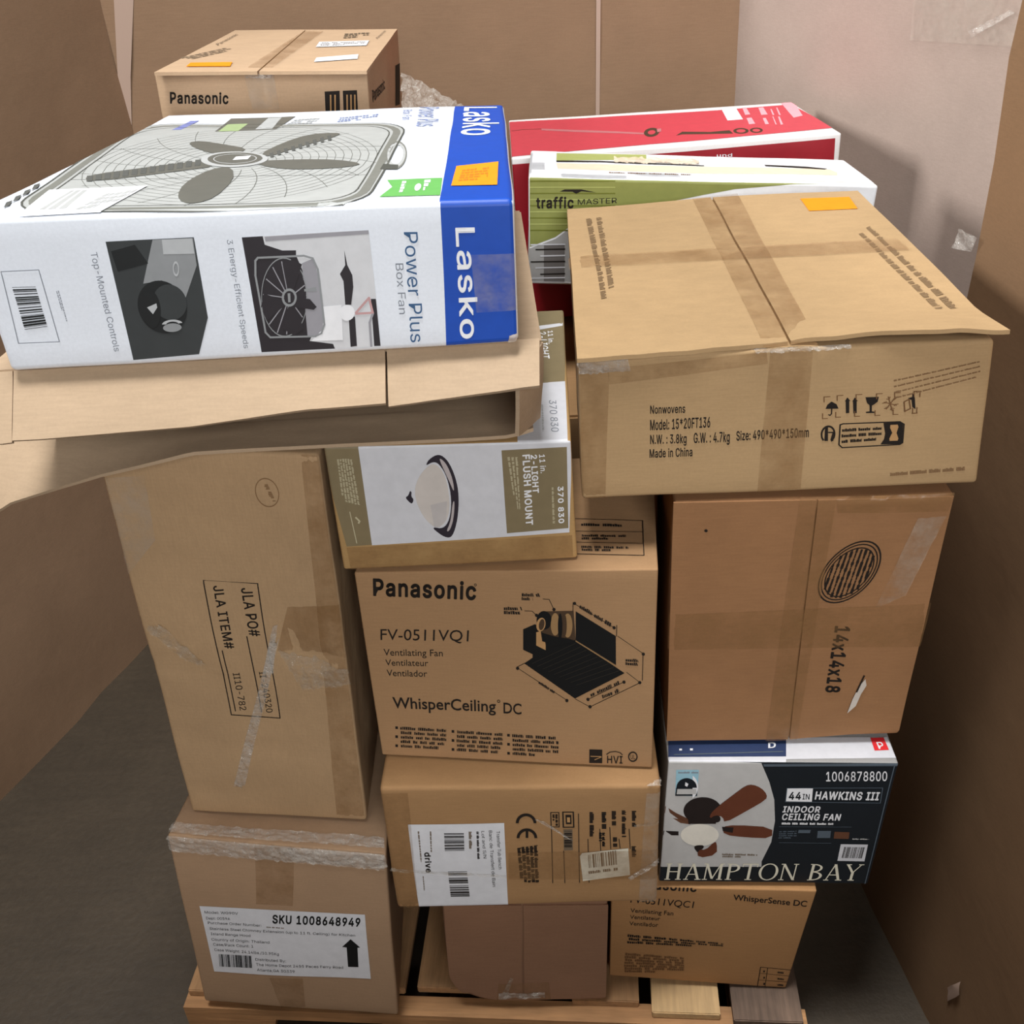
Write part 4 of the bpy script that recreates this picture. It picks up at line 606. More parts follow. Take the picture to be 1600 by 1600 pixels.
   ('q','T',1,'khaki',[0.2499,0.4682,0.3379,0.4672,0.3257,0.1825,0.2581,0.1749]),
   ('q','T',1,'whitepaper',[0.2553,0.1801,0.3263,0.1825,0.3254,-0.0085,0.2589,-0.015]),
   ('q','T',2,'whitepaper',[0.2801,0.3951,0.3273,0.4063,0.3271,0.3944,0.2805,0.377]),
   ('t','T',3,'white','2-LIGHT',[0.2871,0.3709,0.2929,0.2657,0.2991,0.3698],1),
   ('t','T',3,'white','11 in.',[0.3027,0.3733,0.3038,0.3204,0.3105,0.3741],1),
   ('t','T',3,'greyink','370 830',[0.3017,0.1203,0.3039,0.0243,0.3119,0.1196],0),
   ('g','T',3,'piclight',[0.2943,0.1091,0.2953,0.0264,0.2908,0.0261,0.2899,0.1083],1,0.6,6),
  ]),
  ('packing_tape',None,[
   ('s','F',0.0012,'tape',[0.0096,0.0374,0.3247,0.0411,0.3243,0.0044,0.0106,-0.0027],20,4,0.0005,3,0),
  ]),
 ],
 'jl':[
  ('printing',None,[
   ('l','F',3,'ink',[0.1149,0.5158,0.1961,0.513,0.1918,0.2395,0.1118,0.2429],0.0017,1),
   ('t','F',3,'ink','JLA PO#',[0.1699,0.5035,0.1697,0.4096,0.1863,0.5052],1),
   ('l','F',3,'ink',[0.165,0.4093,0.1626,0.2515],0.0017,0),
   ('t','F',3,'ink','II-240320',[0.1714,0.3374,0.1707,0.2504,0.182,0.339],0),
   ('t','F',3,'ink','JLA ITEM#',[0.1282,0.5058,0.1262,0.3824,0.1428,0.5079],1),
   ('l','F',3,'ink',[0.1209,0.3791,0.1199,0.2517],0.0017,0),
   ('t','F',3,'ink','II10-782',[0.1286,0.3324,0.1275,0.2532,0.1397,0.334],0),
   ('e','F',3,'inkghost',[0.2345,0.6715,0.2515,0.6733,0.2346,0.6477],0.93,0,360),
   ('g','F',3,'inkghost',[0.2294,0.6847,0.2376,0.6565,0.2466,0.6577,0.2393,0.6858],1,0.6,4),
  ]),
  ('packing_tape',None,[
   ('s','F',0.0012,'tapeclear',[0.0055,0.6893,0.0628,0.6952,0.056,0.5862,0.0028,0.5214],10,12,0.0012,3,0),
   ('s','F',0.0012,'tape',[0.2903,0.7417,0.3143,0.7443,0.3105,-0.0028,0.2615,-0.0065],6,26,0.0006,4,0),
   ('s','F',0.0014,'tape',[0.2361,0.4716,0.3177,0.4778,0.3207,0.3736,0.2087,0.3827],12,10,0.0012,5,0),
  ]),
  ('film_strand','shiny twisted strand of clear wrap',[
   ('s','F',0.004,'film',[0.2024,0.4073,0.2134,0.4029,0.1068,0.0734,0.0869,0.072],6,40,0.004,6,1),
   ('s','F',0.004,'film',[0.2105,0.437,0.2167,0.4349,0.1951,0.3361,0.1786,0.3378],4,16,0.004,7,1),
   ('s','F',0.004,'filmthin',[0.2107,0.3828,0.3222,0.3482,0.3157,0.322,0.238,0.3045],20,8,0.004,8,1),
   ('s','F',0.004,'filmthin',[0.006,0.422,0.0367,0.4284,0.089,0.3509,0.0683,0.3472],16,10,0.004,9,1),
  ]),
 ],
 'dr':[
  ('printing',None,[
   ('e','F',3,'ink',[0.2281,0.2065,0.2447,0.2061,0.2289,0.2291],0.72,0,180),
   ('e','F',3,'ink',[0.2281,0.171,0.2449,0.1706,0.2289,0.1942],0.72,0,180),
   ('q','F',1,'ink',[0.2267,0.1911,0.231,0.191,0.2303,0.171,0.2259,0.1711]),
   ('g','F',3,'ink',[0.2452,0.1552,0.2444,0.0586,0.2127,0.0597,0.2108,0.148],5,0.9,2),
   ('l','F',3,'ink',[0.2684,0.2302,0.2812,0.23,0.281,0.1961,0.2681,0.1965],0.00153,1),
   ('l','F',3,'ink',[0.2876,0.2306,0.3041,0.2303,0.3044,0.1948,0.2877,0.1952],0.00221,1),
   ('g','F',3,'ink',[0.2796,0.2261,0.2795,0.1986,0.2703,0.1988,0.2705,0.2263],2,0.8,3),
   ('q','F',1,'ink',[0.2915,0.2239,0.3008,0.2237,0.301,0.202,0.2919,0.2022]),
   ('q','F',4,'cardink',[0.2938,0.2188,0.2986,0.2187,0.2987,0.2068,0.2941,0.2069]),
   ('l','F',3,'ink',[0.2686,0.1949,0.2671,0.057],0.00127,0),
   ('l','F',3,'ink',[0.2872,0.1376,0.2876,0.0563],0.00127,0),
   ('l','F',3,'ink',[0.3123,0.2262,0.3122,0.0563],0.00127,0),
   ('l','F',3,'ink',[0.3271,0.1653,0.3282,0.0557],0.00127,0),
   ('l','F',3,'ink',[0.3461,0.189,0.3479,0.1359],0.00127,0),
   ('l','F',3,'ink',[0.3622,0.1926,0.3642,0.1396],0.00127,0),
   ('l','F',3,'ink',[0.3772,0.1639,0.3792,0.1413],0.00127,0),
   ('l','F',3,'ink',[0.3931,0.1879,0.3956,0.1387],0.00127,0),
   ('g','F',3,'ink',[0.3371,0.2296,0.3374,0.1682,0.3292,0.1684,0.3292,0.2297],1,0.85,1),
   ('g','F',3,'ink',[0.3722,0.2312,0.3729,0.1964,0.3649,0.1966,0.3642,0.2314],1,0.85,3),
   ('g','F',3,'ink',[0.3881,0.2324,0.3893,0.1669,0.3812,0.1671,0.3801,0.2326],1,0.85,4),
   ('g','F',3,'ink',[0.404,0.2313,0.4051,0.1916,0.3971,0.1918,0.396,0.2315],1,0.85,5),
   ('g','F',3,'ink',[0.3747,0.1681,0.3754,0.1414,0.3672,0.1416,0.3666,0.1683],1,0.85,7),
   ('g','F',3,'ink',[0.4053,0.1447,0.4062,0.1175,0.398,0.1177,0.3971,0.1449],1,0.85,8),
   ('g','F',3,'inkblack',[0.3563,0.2292,0.3568,0.1887,0.3493,0.1889,0.3488,0.2293],1,0.95,21),
   ('g','F',3,'inkblack',[0.3547,0.1808,0.3552,0.1461,0.3449,0.1463,0.345,0.181],2,0.95,22),
   ('q','F',2,'inkgrey',[0.2876,0.1896,0.3022,0.1901,0.3022,0.1389,0.2875,0.1385]),
   ('b','F',3,'ink',[0.2889,0.1864,0.2881,0.1417,0.3009,0.1414,0.3013,0.1861],9,3),
  ]),
  ('shipping_label','white product label',[
   ('q','F',2,'paper',[0.0375,0.206,0.1926,0.208,0.1891,-0.001,0.0375,0.0016]),
   ('t','F',4,'ink','Transfer Tub Bench',[0.1793,0.1898,0.1782,0.0958,0.1847,0.1897],0),
   ('t','F',4,'ink','Banc de Transfert de Bain',[0.1669,0.1913,0.1658,0.0518,0.1723,0.1912],0),
   ('t','F',4,'ink','Lot and S/N',[0.1549,0.1904,0.1548,0.124,0.1598,0.1903],0),
   ('g','F',4,'ink',[0.1516,0.1897,0.1491,0.1209,0.1441,0.121,0.1462,0.1898],1,0.8,4),
   ('g','F',4,'inkgrey',[0.1399,0.1899,0.1381,0.1479,0.132,0.148,0.1337,0.1901],1,0.8,5),
   ('b','F',4,'ink',[0.0943,0.1863,0.0926,0.1438,0.1246,0.1438,0.1264,0.1863],17,7),
   ('b','F',4,'ink',[0.0942,0.0925,0.0938,0.0273,0.1258,0.027,0.1256,0.0924],13,8),
   ('t','F',4,'ink','drive',[0.0592,0.1407,0.0581,0.0903,0.0686,0.1412],2),
   ('g','F',4,'inkgrey',[0.0751,0.1915,0.0725,0.1415,0.0687,0.1416,0.0707,0.1916],1,0.6,6),
   ('g','F',4,'inkgrey',[0.0553,0.1919,0.0541,0.1175,0.0504,0.1172,0.0511,0.1912],1,0.6,9),
   ('g','F',4,'inkgrey',[0.054,0.082,0.0526,0.0457,0.0492,0.0459,0.0507,0.0821],1,0.6,10),
  ]),
  ('barcode_sticker','small cream barcode sticker stuck on at a tilt',[
   ('q','F',5,'cream',[0.3136,0.1244,0.3172,0.1318,0.3923,0.1409,0.3958,0.073,0.3179,0.0604]),
   ('b','F',7,'inkgrey',[0.3268,0.1274,0.3738,0.1373,0.3757,0.1015,0.3282,0.0936],15,2),
   ('g','F',7,'inkgrey',[0.327,0.086,0.3768,0.0938,0.3769,0.0865,0.3275,0.0783],1,0.9,3),
  ]),
  ('packing_tape',None,[
   ('s','F',0.0012,'tape',[-0.002,0.2762,0.044,0.2777,0.0378,0.0,0.0001,0.0015],8,16,0.001,1,0),
   ('s','F',0.0026,'tape',[0.1964,0.1372,0.4406,0.1352,0.4425,0.0614,0.1933,0.0698],20,6,0.0003,2,0),
   ('s','F',0.0014,'tapeclear',[0.4186,0.2713,0.4434,0.2731,0.444,0.0003,0.4104,-0.0011],6,14,0.0012,3,0),
  ]),
  ('film_strand','creased clear wrap pulled across the front',[
   ('s','F',0.003,'film',[0.2416,0.2172,0.2574,0.2122,0.3046,0.1635,0.2918,0.1735],14,4,0.003,3,1),
   ('s','F',0.003,'filmthin',[-0.0012,0.1036,0.1906,0.0826,0.1902,0.075,-0.002,0.0962],24,3,0.003,4,1),
   ('s','F',0.003,'film',[0.3927,0.0683,0.4428,0.1152,0.4431,0.1025,0.3961,0.0604],14,4,0.003,5,1),
   ('s','F',0.003,'filmthin',[0.4009,0.1995,0.4389,0.2058,0.4391,0.1986,0.4009,0.1938],12,3,0.003,6,1),
   ('s','T',0.003,'film',[0.4182,-0.0003,0.4514,0.0197,0.4482,-0.0089,0.4263,-0.0126],8,8,0.004,8,1),
  ]),
 ],
 'bl':[
  ('shipping_label','white shipping label',[
   ('q','F',2,'paper',[0.0329,0.2689,0.3358,0.2825,0.3352,0.1045,0.0336,0.0919]),
   ('t','F',4,'inkblack','SKU 1008648949',[0.1637,0.2406,0.325,0.2513,0.1661,0.2616],2),
   ('t','F',4,'ink','Model: WG90V',[0.0397,0.2512,0.1021,0.255,0.0403,0.2577],0),
   ('t','F',4,'ink','Dept: 0059A',[0.0404,0.2357,0.0854,0.2388,0.041,0.2423],0),
   ('t','F',4,'ink','Purchase Order Number:',[0.0415,0.2239,0.1421,0.2281,0.0421,0.2305],0),
   ('t','F',4,'ink','Stainless Steel Chimney Extension (up to 11 ft. Ceiling) for Kitchen',[0.0425,0.2082,0.3142,0.2221,0.0431,0.2149],0),
   ('t','F',4,'ink','Island Range Hood',[0.0427,0.1942,0.1181,0.198,0.0432,0.2009],0),
   ('t','F',4,'ink','Country of Origin: Thailand',[0.0415,0.1793,0.1525,0.1843,0.0421,0.1861],0),
   ('t','F',4,'ink','Case/Pack Count: 1',[0.0429,0.1658,0.1201,0.1697,0.0435,0.1727],0),
   ('t','F',4,'ink','Case Weight: 24.14lbs./10.95Kg',[0.043,0.1511,0.1671,0.1542,0.0436,0.1581],0),
   ('t','F',4,'ink','Distributed By:',[0.1202,0.1347,0.1788,0.1365,0.1206,0.1418],0),
   ('t','F',4,'ink','The Home Depot 2455 Paces Ferry Road',[0.1196,0.1206,0.2853,0.1282,0.12,0.1277],0),
   ('t','F',4,'ink','Atlanta,GA 30339',[0.1196,0.1058,0.1923,0.1084,0.12,0.113],0),
   ('g','F',4,'inkgrey',[0.1514,0.2307,0.1848,0.2316,0.1843,0.2271,0.1508,0.2259],1,0.6,3),
   ('b','F',4,'inkblack',[0.0499,0.143,0.1149,0.1468,0.1121,0.1131,0.047,0.1081],34,9),
   ('q','F',4,'inkblack',[0.3052,0.214,0.3214,0.193,0.3164,0.1915,0.3143,0.1363,0.2948,0.1347,0.2963,0.1898,0.288,0.1905]),
  ]),
  ('packing_tape',None,[
   ('s','F',0.0012,'tape',[0.1552,0.432,0.2248,0.4372,0.2057,0.2901,0.1391,0.2871],6,10,0.0008,1,0),
   ('s','F',0.0012,'tape',[0.1413,0.0892,0.2059,0.0926,0.2026,0.01,0.1541,0.0048],6,8,0.0008,2,0),
  ]),
  ('stretch_wrap','crinkled clear wrap around the top edge',[
   ('s','F',0.003,'film',[0.0001,0.4409,0.3794,0.4469,0.3768,0.4002,-0.0013,0.4019],60,8,0.0028,3,1),
   ('s','T',0.003,'film',[-0.0091,0.0276,0.3766,0.0356,0.378,0.0117,-0.0022,0.0054],60,6,0.0028,4,1),
   ('s','F',0.004,'film',[0.193,0.4304,0.3791,0.4407,0.3816,0.407,0.2213,0.4032],30,6,0.003,5,1),
  ]),
 ],
 'hb':[
  ('printing',None,[
   ('q','F',0,'navyblack',[-0.0113,0.3027,0.3658,0.3048,0.3686,-0.0197,-0.0086,-0.0077]),
   ('q','F',1,'greypaper',[-0.0113,0.3027,0.1463,0.2965,0.1634,0.2533,0.1756,0.2121,0.1825,0.1609,0.1823,0.1078,0.1716,0.0574,0.173,0.0434,-0.0047,0.04,-0.0166,0.2987]),
   ('q','F',1,'navyline',[0.1493,0.2942,0.3617,0.2976,0.3615,0.2928,0.1513,0.2886]),
   ('l','F',3,'navyline',[0.3537,0.2967,0.3542,-0.0054],0.0017,0),
   ('t','F',3,'white','1006878800',[0.2524,0.2568,0.348,0.2596,0.2494,0.2778],1),
   ('q','F',2,'white',[0.1929,0.2394,0.234,0.2393,0.2365,0.208,0.1941,0.2082]),
   ('l','F',3,'navyline',[0.1929,0.2394,0.344,0.2432,0.3462,0.2078,0.1942,0.2073],0.00127,1),
   ('t','F',3,'navyblack','44',[0.1983,0.2133,0.2178,0.2132,0.1977,0.23],2),
   ('t','F',3,'navyblack','IN',[0.2205,0.2137,0.2318,0.2134,0.2195,0.2262],1),
   ('t','F',3,'white','HAWKINS III',[0.2401,0.2144,0.3419,0.2149,0.24,0.2319],2),
   ('t','F',3,'white','INDOOR',[0.192,0.1826,0.2523,0.1833,0.1927,0.1963],2),
   ('t','F',3,'white','CEILING FAN',[0.1927,0.1641,0.2877,0.1649,0.1933,0.1788],2),
   ('g','F',3,'white',[0.1935,0.158,0.2786,0.1591,0.2792,0.153,0.1939,0.1519],1,0.8,3),
   ('g','F',3,'navyline',[0.1921,0.137,0.2208,0.1397,0.2236,0.1176,0.193,0.117],4,0.6,4),
   ('q','F',2,'navyline',[0.2237,0.1397,0.2439,0.1401,0.2435,0.1322,0.2241,0.1318]),
   ('q','F',2,'navyline',[0.2557,0.1381,0.2773,0.1385,0.2784,0.1208,0.2567,0.1204]),
   ('q','F',2,'woodbrown',[0.2834,0.1364,0.3079,0.136,0.3091,0.1191,0.2844,0.1196]),
   ('g','F',3,'greypaper',[0.3145,0.1219,0.342,0.1219,0.3425,0.117,0.315,0.117],1,0.6,5),
   ('l','F',3,'navyline',[0.191,0.1471,0.3088,0.1492],0.00085,0),
   ('l','F',3,'navyline',[0.1956,0.1072,0.2817,0.1079],0.00085,0),
   ('q','F',2,'whitepaper',[0.2981,0.1055,0.3427,0.1054,0.3438,0.0616,0.2987,0.0621]),
   ('b','F',3,'ink',[0.305,0.0988,0.34,0.0986,0.3395,0.0698,0.3046,0.0701],22,6),
   ('q','F',3,'woodbrown',[0.0011,0.1943,0.0178,0.1796,0.045,0.1606,0.0442,0.1506,0.0279,0.1538,0.0006,0.1772]),
   ('e','F',4,'motorbrown',[0.0621,0.1847,0.093,0.1861,0.0644,0.1523],0,0,360),
   ('q','F',4,'motorbrown',[0.0385,0.1714,0.0875,0.1722,0.0862,0.1527,0.0412,0.1519]),
   ('q','F',5,'woodred',[0.0751,0.1688,0.0754,0.1752,0.0787,0.1833,0.0851,0.1931,0.0934,0.2043,0.1037,0.2171,0.1133,0.229,0.1221,0.2399,0.1292,0.246,0.1347,0.2473,0.1411,0.246,0.1485,0.242,0.1549,0.2361,0.1602,0.2283,0.1628,0.2213,0.1624,0.215,0.1549,0.2049,0.14,0.1908,0.1245,0.1766,0.1085,0.1623,0.0994,0.1589,0.0973,0.1664,0.0933,0.1712,0.0874,0.1733,0.0821,0.1721,0.0774,0.1677]),
   ('q','F',6,'motorbrown',[0.0776,0.1653,0.0781,0.168,0.0792,0.1702,0.0809,0.1718,0.0831,0.1729,0.0859,0.1735,0.0883,0.1733,0.0902,0.1723,0.0916,0.1704,0.0925,0.1677,0.0929,0.1652,0.0928,0.1627,0.0921,0.1604,0.0908,0.1582,0.0891,0.1569,0.0869,0.1566,0.0843,0.1573,0.0813,0.1588,0.0792,0.1607,0.0779,0.1629]),
   ('q','F',4,'woodred',[0.1023,0.1466,0.113,0.149,0.1338,0.149,0.1647,0.1467,0.1806,0.1386,0.1816,0.1247,0.1712,0.1182,0.1495,0.1191,0.1296,0.121,0.1115,0.1238,0.101,0.1303,0.0983,0.1404]),
   ('q','F',5,'motorbrown',[0.0969,0.1454,0.1159,0.1444,0.1156,0.1312,0.0992,0.1353]),
   ('q','F',3,'motorbrown',[0.0013,0.1336,0.0257,0.1327,0.0263,0.1229,0.0004,0.1216]),
   ('q','F',3,'woodred',[0.0634,0.0887,0.0703,0.0865,0.077,0.0909,0.0836,0.1016,0.0881,0.1066,0.0905,0.1057,0.0923,0.0976,0.0936,0.0822,0.0863,0.072,0.0706,0.0671,0.062,0.0709,0.0607,0.0835]),
   ('e','F',4,'lampglow',[0.0614,0.1244,0.0931,0.125,0.0634,0.0966],0,0,360),
   ('q','F',5,'motorbrown',[0.0585,0.0985,0.0632,0.0992,0.0667,0.0992,0.0691,0.0982,0.0703,0.0965,0.0703,0.0939,0.0699,0.0917,0.069,0.09,0.0677,0.0887,0.0659,0.0879,0.0644,0.0868,0.0632,0.0853,0.0623,0.0835,0.0617,0.0815,0.0607,0.0811,0.0592,0.0825,0.0573,0.0855,0.055,0.0902,0.0544,0.094,0.0556,0.0967]),
   ('g','F',3,'inkgrey',[0.1025,0.0782,0.162,0.0775,0.1631,0.0665,0.1034,0.0672],2,0.8,8),
   ('q','F',3,'skyblue',[0.0135,0.2804,0.0496,0.281,0.051,0.2196,0.0155,0.2198]),
   ('g','F',4,'greyink',[0.0165,0.2773,0.0484,0.2778,0.0488,0.2725,0.0162,0.272],1,0.8,2),
   ('e','F',4,'white',[0.0335,0.2409,0.051,0.2412,0.0316,0.2715],0,-60,60),
   ('e','F',5,'navyblack',[0.0327,0.2396,0.0491,0.2399,0.0313,0.2621],0,0,180),
   ('q','F',4,'navyblack',[0.0158,0.2394,0.0496,0.2399,0.051,0.2204,0.0155,0.2198]),
   ('q','F',5,'greypaper',[0.018,0.2365,0.0484,0.237,0.0493,0.2246,0.0175,0.224]),
   ('q','F',6,'white',[0.0299,0.2531,0.035,0.2491,0.0334,0.2421,0.0296,0.2449]),
   ('S','F',6,'creamink','HAMPTON BAY',[0.0085,0.0071,0.3439,0.0112,0.01,0.0506]),
   ('q','T',1,'navytop',[0.0042,0.0467,0.195,0.0571,0.1859,0.0076,0.0003,0.003]),
   ('q','T',1,'whitepaper',[0.1943,0.0532,0.3561,0.056,0.3586,0.0109,0.1855,0.0057]),
   ('q','T',2,'whitepaper',[-0.0159,0.0084,0.1866,0.0114,0.1843,-0.0006,-0.017,-0.0044]),
   ('l','T',3,'navyline',[0.011,0.0138,0.183,0.022],0.00212,0),
   ('q','T',4,'redbox',[0.3289,0.0533,0.3501,0.0544,0.3515,0.0274,0.3285,0.0256]),
   ('t','T',6,'white','P',[0.3359,0.0287,0.3455,0.0296,0.3352,0.0433],1),
   ('t','T',4,'white','D',[0.1615,0.0293,0.1739,0.0303,0.1635,0.041],2),
   ('q','T',4,'white',[0.0198,0.0266,0.0243,0.0267,0.0239,0.0228,0.0194,0.0227]),
   ('q','T',4,'white',[0.0372,0.0272,0.0417,0.0273,0.0412,0.023,0.0368,0.023]),
  ]),
 ],
 'ws':[
  ('printing',None,[
   ('t','F',3,'ink','Panasonic',[0.0335,0.3011,0.1442,0.2941,0.034,0.3239],2),
   ('t','F',3,'ink','FV-0511VQC1',[0.0335,0.2547,0.1427,0.2436,0.0344,0.2749],0),
   ('t','F',3,'ink','Ventilating Fan',[0.0345,0.2235,0.1099,0.2181,0.0347,0.2365],0),
   ('t','F',3,'ink','Ventilateur',[0.0343,0.2027,0.0878,0.2003,0.0345,0.2148],0),
   ('t','F',3,'ink','Ventilador',[0.0337,0.1811,0.0853,0.1793,0.0339,0.1938],0),
   ('t','F',3,'ink','WhisperSense DC',[0.209,0.2717,0.3352,0.2589,0.2079,0.2882],1),
   ('g','F',3,'ink',[0.0307,0.1516,0.2082,0.1377,0.2102,0.1203,0.0316,0.1191],3,0.75,3),
   ('g','F',3,'inkfaint',[0.0278,0.0878,0.1404,0.0831,0.1449,0.0284,0.0282,0.0161],7,0.8,5),
   ('l','F',3,'ink',[0.2861,0.0668,0.3446,0.0629,0.3473,0.0041,0.2896,0.0017],0.00136,1),
   ('l','F',3,'ink',[0.2876,0.0462,0.3457,0.043],0.00102,0),
   ('l','F',3,'ink',[0.2882,0.0234,0.3465,0.0228],0.00102,0),
   ('l','F',3,'ink',[0.2996,0.0655,0.3042,0.0025],0.00102,0),
   ('g','F',3,'ink',[0.3196,0.0556,0.3324,0.0548,0.3331,0.0493,0.3202,0.05],1,0.9,600),
   ('q','F',1,'ink',[0.2932,0.0558,0.2961,0.0556,0.2964,0.0495,0.2935,0.0497]),
   ('g','F',3,'ink',[0.3231,0.0346,0.3361,0.034,0.3368,0.0284,0.3238,0.029],1,0.9,638),
   ('q','F',1,'ink',[0.2965,0.0348,0.2994,0.0345,0.2997,0.0283,0.2968,0.0285]),
   ('g','F',3,'ink',[0.3267,0.014,0.3397,0.0134,0.3404,0.0078,0.3273,0.0084],1,0.9,675),
   ('q','F',1,'ink',[0.2997,0.014,0.3027,0.0138,0.3031,0.0075,0.3001,0.0077]),
  ]),
 ],
 'b14':[
  ('printing',None,[
   ('e','F',3,'ink',[0.2505,0.3438,0.2915,0.3519,0.2588,0.4003],0.955,0,360),
   ('e','F',3,'ink',[0.2505,0.3438,0.2874,0.3511,0.258,0.3947],0.96,0,360),
   ('e','F',3,'ink',[0.2505,0.3438,0.283,0.3502,0.2571,0.3886],0.955,0,360),
   ('l','F',3,'ink',[0.2195,0.3147,0.2209,0.3233],0.00272,0),
   ('l','F',3,'ink',[0.2212,0.3253,0.2226,0.3339],0.00374,0),
   ('l','F',3,'ink',[0.2229,0.3359,0.224,0.3427],0.00187,0),
   ('l','F',3,'ink',[0.2243,0.3447,0.2248,0.3479],0.00272,0),
   ('l','F',3,'ink',[0.2251,0.3499,0.2255,0.3523],0.00272,0),
   ('l','F',3,'ink',[0.2258,0.3543,0.2266,0.3593],0.00187,0),
   ('l','F',3,'ink',[0.2247,0.3048,0.2251,0.3072],0.00187,0),
   ('l','F',3,'ink',[0.2254,0.3093,0.2266,0.3172],0.00374,0),
   ('l','F',3,'ink',[0.2269,0.3193,0.2275,0.3227],0.00272,0),
   ('l','F',3,'ink',[0.2278,0.3248,0.229,0.3323],0.00272,0),
   ('l','F',3,'ink',[0.2293,0.3343,0.23,0.3391],0.00187,0),
   ('l','F',3,'ink',[0.2303,0.3412,0.2313,0.3476],0.00187,0),
   ('l','F',3,'ink',[0.2316,0.3496,0.2324,0.3546],0.00187,0),
   ('l','F',3,'ink',[0.2327,0.3566,0.2331,0.3592],0.00374,0),
   ('l','F',3,'ink',[0.2334,0.3612,0.2346,0.3688],0.00187,0),
   ('l','F',3,'ink',[0.2349,0.3708,0.2354,0.3738],0.00374,0),
   ('l','F',3,'ink',[0.2307,0.2999,0.2316,0.3062],0.00374,0),
   ('l','F',3,'ink',[0.2319,0.3083,0.2332,0.3163],0.00187,0),
   ('l','F',3,'ink',[0.2335,0.3184,0.2344,0.3241],0.00187,0),
   ('l','F',3,'ink',[0.2347,0.3262,0.2355,0.3319],0.00272,0),
   ('l','F',3,'ink',[0.2358,0.3339,0.2362,0.3364],0.00374,0),
   ('l','F',3,'ink',[0.2365,0.3385,0.2371,0.3421],0.00187,0),
   ('l','F',3,'ink',[0.2374,0.3442,0.2384,0.3505],0.00187,0),
   ('l','F',3,'ink',[0.2387,0.3525,0.2397,0.3589],0.00374,0),
   ('l','F',3,'ink',[0.24,0.3609,0.2409,0.3671],0.00272,0),
   ('l','F',3,'ink',[0.2412,0.369,0.2417,0.3724],0.00272,0),
   ('l','F',3,'ink',[0.242,0.3744,0.2427,0.3788],0.00272,0),
   ('l','F',3,'ink',[0.2371,0.298,0.2381,0.3049],0.00272,0),
   ('l','F',3,'ink',[0.2384,0.3069,0.2389,0.3098],0.00374,0),
   ('l','F',3,'ink',[0.2392,0.3119,0.2401,0.3183],0.00374,0),
   ('l','F',3,'ink',[0.2405,0.3204,0.241,0.3243],0.00374,0),
   ('l','F',3,'ink',[0.2413,0.3263,0.2419,0.3299],0.00272,0),
   ('l','F',3,'ink',[0.2422,0.3319,0.2426,0.3347],0.00374,0),
   ('l','F',3,'ink',[0.2429,0.3368,0.2441,0.3449],0.00187,0),
   ('l','F',3,'ink',[0.2444,0.3469,0.2451,0.3512],0.00374,0),
   ('l','F',3,'ink',[0.2454,0.3532,0.2461,0.3582],0.00272,0),
   ('l','F',3,'ink',[0.2464,0.3601,0.2471,0.3647],0.00272,0),
   ('l','F',3,'ink',[0.2474,0.3666,0.248,0.371],0.00187,0),
   ('l','F',3,'ink',[0.2483,0.373,0.2494,0.3805],0.00374,0),
   ('l','F',3,'ink',[0.2497,0.3824,0.2502,0.3855],0.00187,0),
   ('l','F',3,'ink',[0.2439,0.2983,0.2443,0.3012],0.00374,0),
   ('l','F',3,'ink',[0.2446,0.3033,0.245,0.306],0.00272,0),
   ('l','F',3,'ink',[0.2453,0.3081,0.2464,0.3152],0.00187,0),
   ('l','F',3,'ink',[0.2467,0.3173,0.2478,0.3248],0.00272,0),
   ('l','F',3,'ink',[0.2481,0.3269,0.2485,0.3296],0.00187,0),
   ('l','F',3,'ink',[0.2488,0.3317,0.2496,0.3374],0.00272,0),
   ('l','F',3,'ink',[0.2499,0.3395,0.2508,0.3455],0.00374,0),
   ('l','F',3,'ink',[0.2511,0.3476,0.2518,0.3522],0.00187,0),
   ('l','F',3,'ink',[0.2521,0.3542,0.2524,0.3566],0.00187,0),
   ('l','F',3,'ink',[0.2527,0.3586,0.2532,0.3616],0.00374,0),
   ('l','F',3,'ink',[0.2534,0.3636,0.2542,0.369],0.00187,0),
   ('l','F',3,'ink',[0.2545,0.371,0.2556,0.3785],0.00187,0),
   ('l','F',3,'ink',[0.2559,0.3805,0.257,0.3876],0.00272,0),
   ('l','F',3,'ink',[0.2509,0.3008,0.2518,0.3065],0.00187,0),
   ('l','F',3,'ink',[0.2521,0.3086,0.253,0.3153],0.00187,0),
   ('l','F',3,'ink',[0.2533,0.3173,0.2541,0.3228],0.00374,0),
   ('l','F',3,'ink',[0.2544,0.3248,0.2556,0.3327],0.00187,0),
   ('l','F',3,'ink',[0.2558,0.3348,0.2564,0.3383],0.00187,0),
   ('l','F',3,'ink',[0.2566,0.3403,0.2573,0.3447],0.00272,0),
   ('l','F',3,'ink',[0.2576,0.3467,0.2585,0.3529],0.00187,0),
   ('l','F',3,'ink',[0.2587,0.3549,0.2594,0.3595],0.00272,0),
   ('l','F',3,'ink',[0.2597,0.3615,0.2601,0.3645],0.00374,0),
   ('l','F',3,'ink',[0.2604,0.3665,0.2616,0.3748],0.00272,0),
   ('l','F',3,'ink',[0.2619,0.3768,0.263,0.3845],0.00272,0),
   ('l','F',3,'ink',[0.2583,0.3055,0.2593,0.3126],0.00374,0),
   ('l','F',3,'ink',[0.2596,0.3147,0.2606,0.3219],0.00272,0),
   ('l','F',3,'ink',[0.2609,0.3239,0.2616,0.3285],0.00187,0),
   ('l','F',3,'ink',[0.2619,0.3306,0.2626,0.3358],0.00187,0),
   ('l','F',3,'ink',[0.2629,0.3379,0.2635,0.3422],0.00374,0),
   ('l','F',3,'ink',[0.2638,0.3442,0.2648,0.3515],0.00374,0),
   ('l','F',3,'ink',[0.2651,0.3535,0.2662,0.3616],0.00374,0),
   ('l','F',3,'ink',[0.2665,0.3636,0.267,0.3669],0.00187,0),
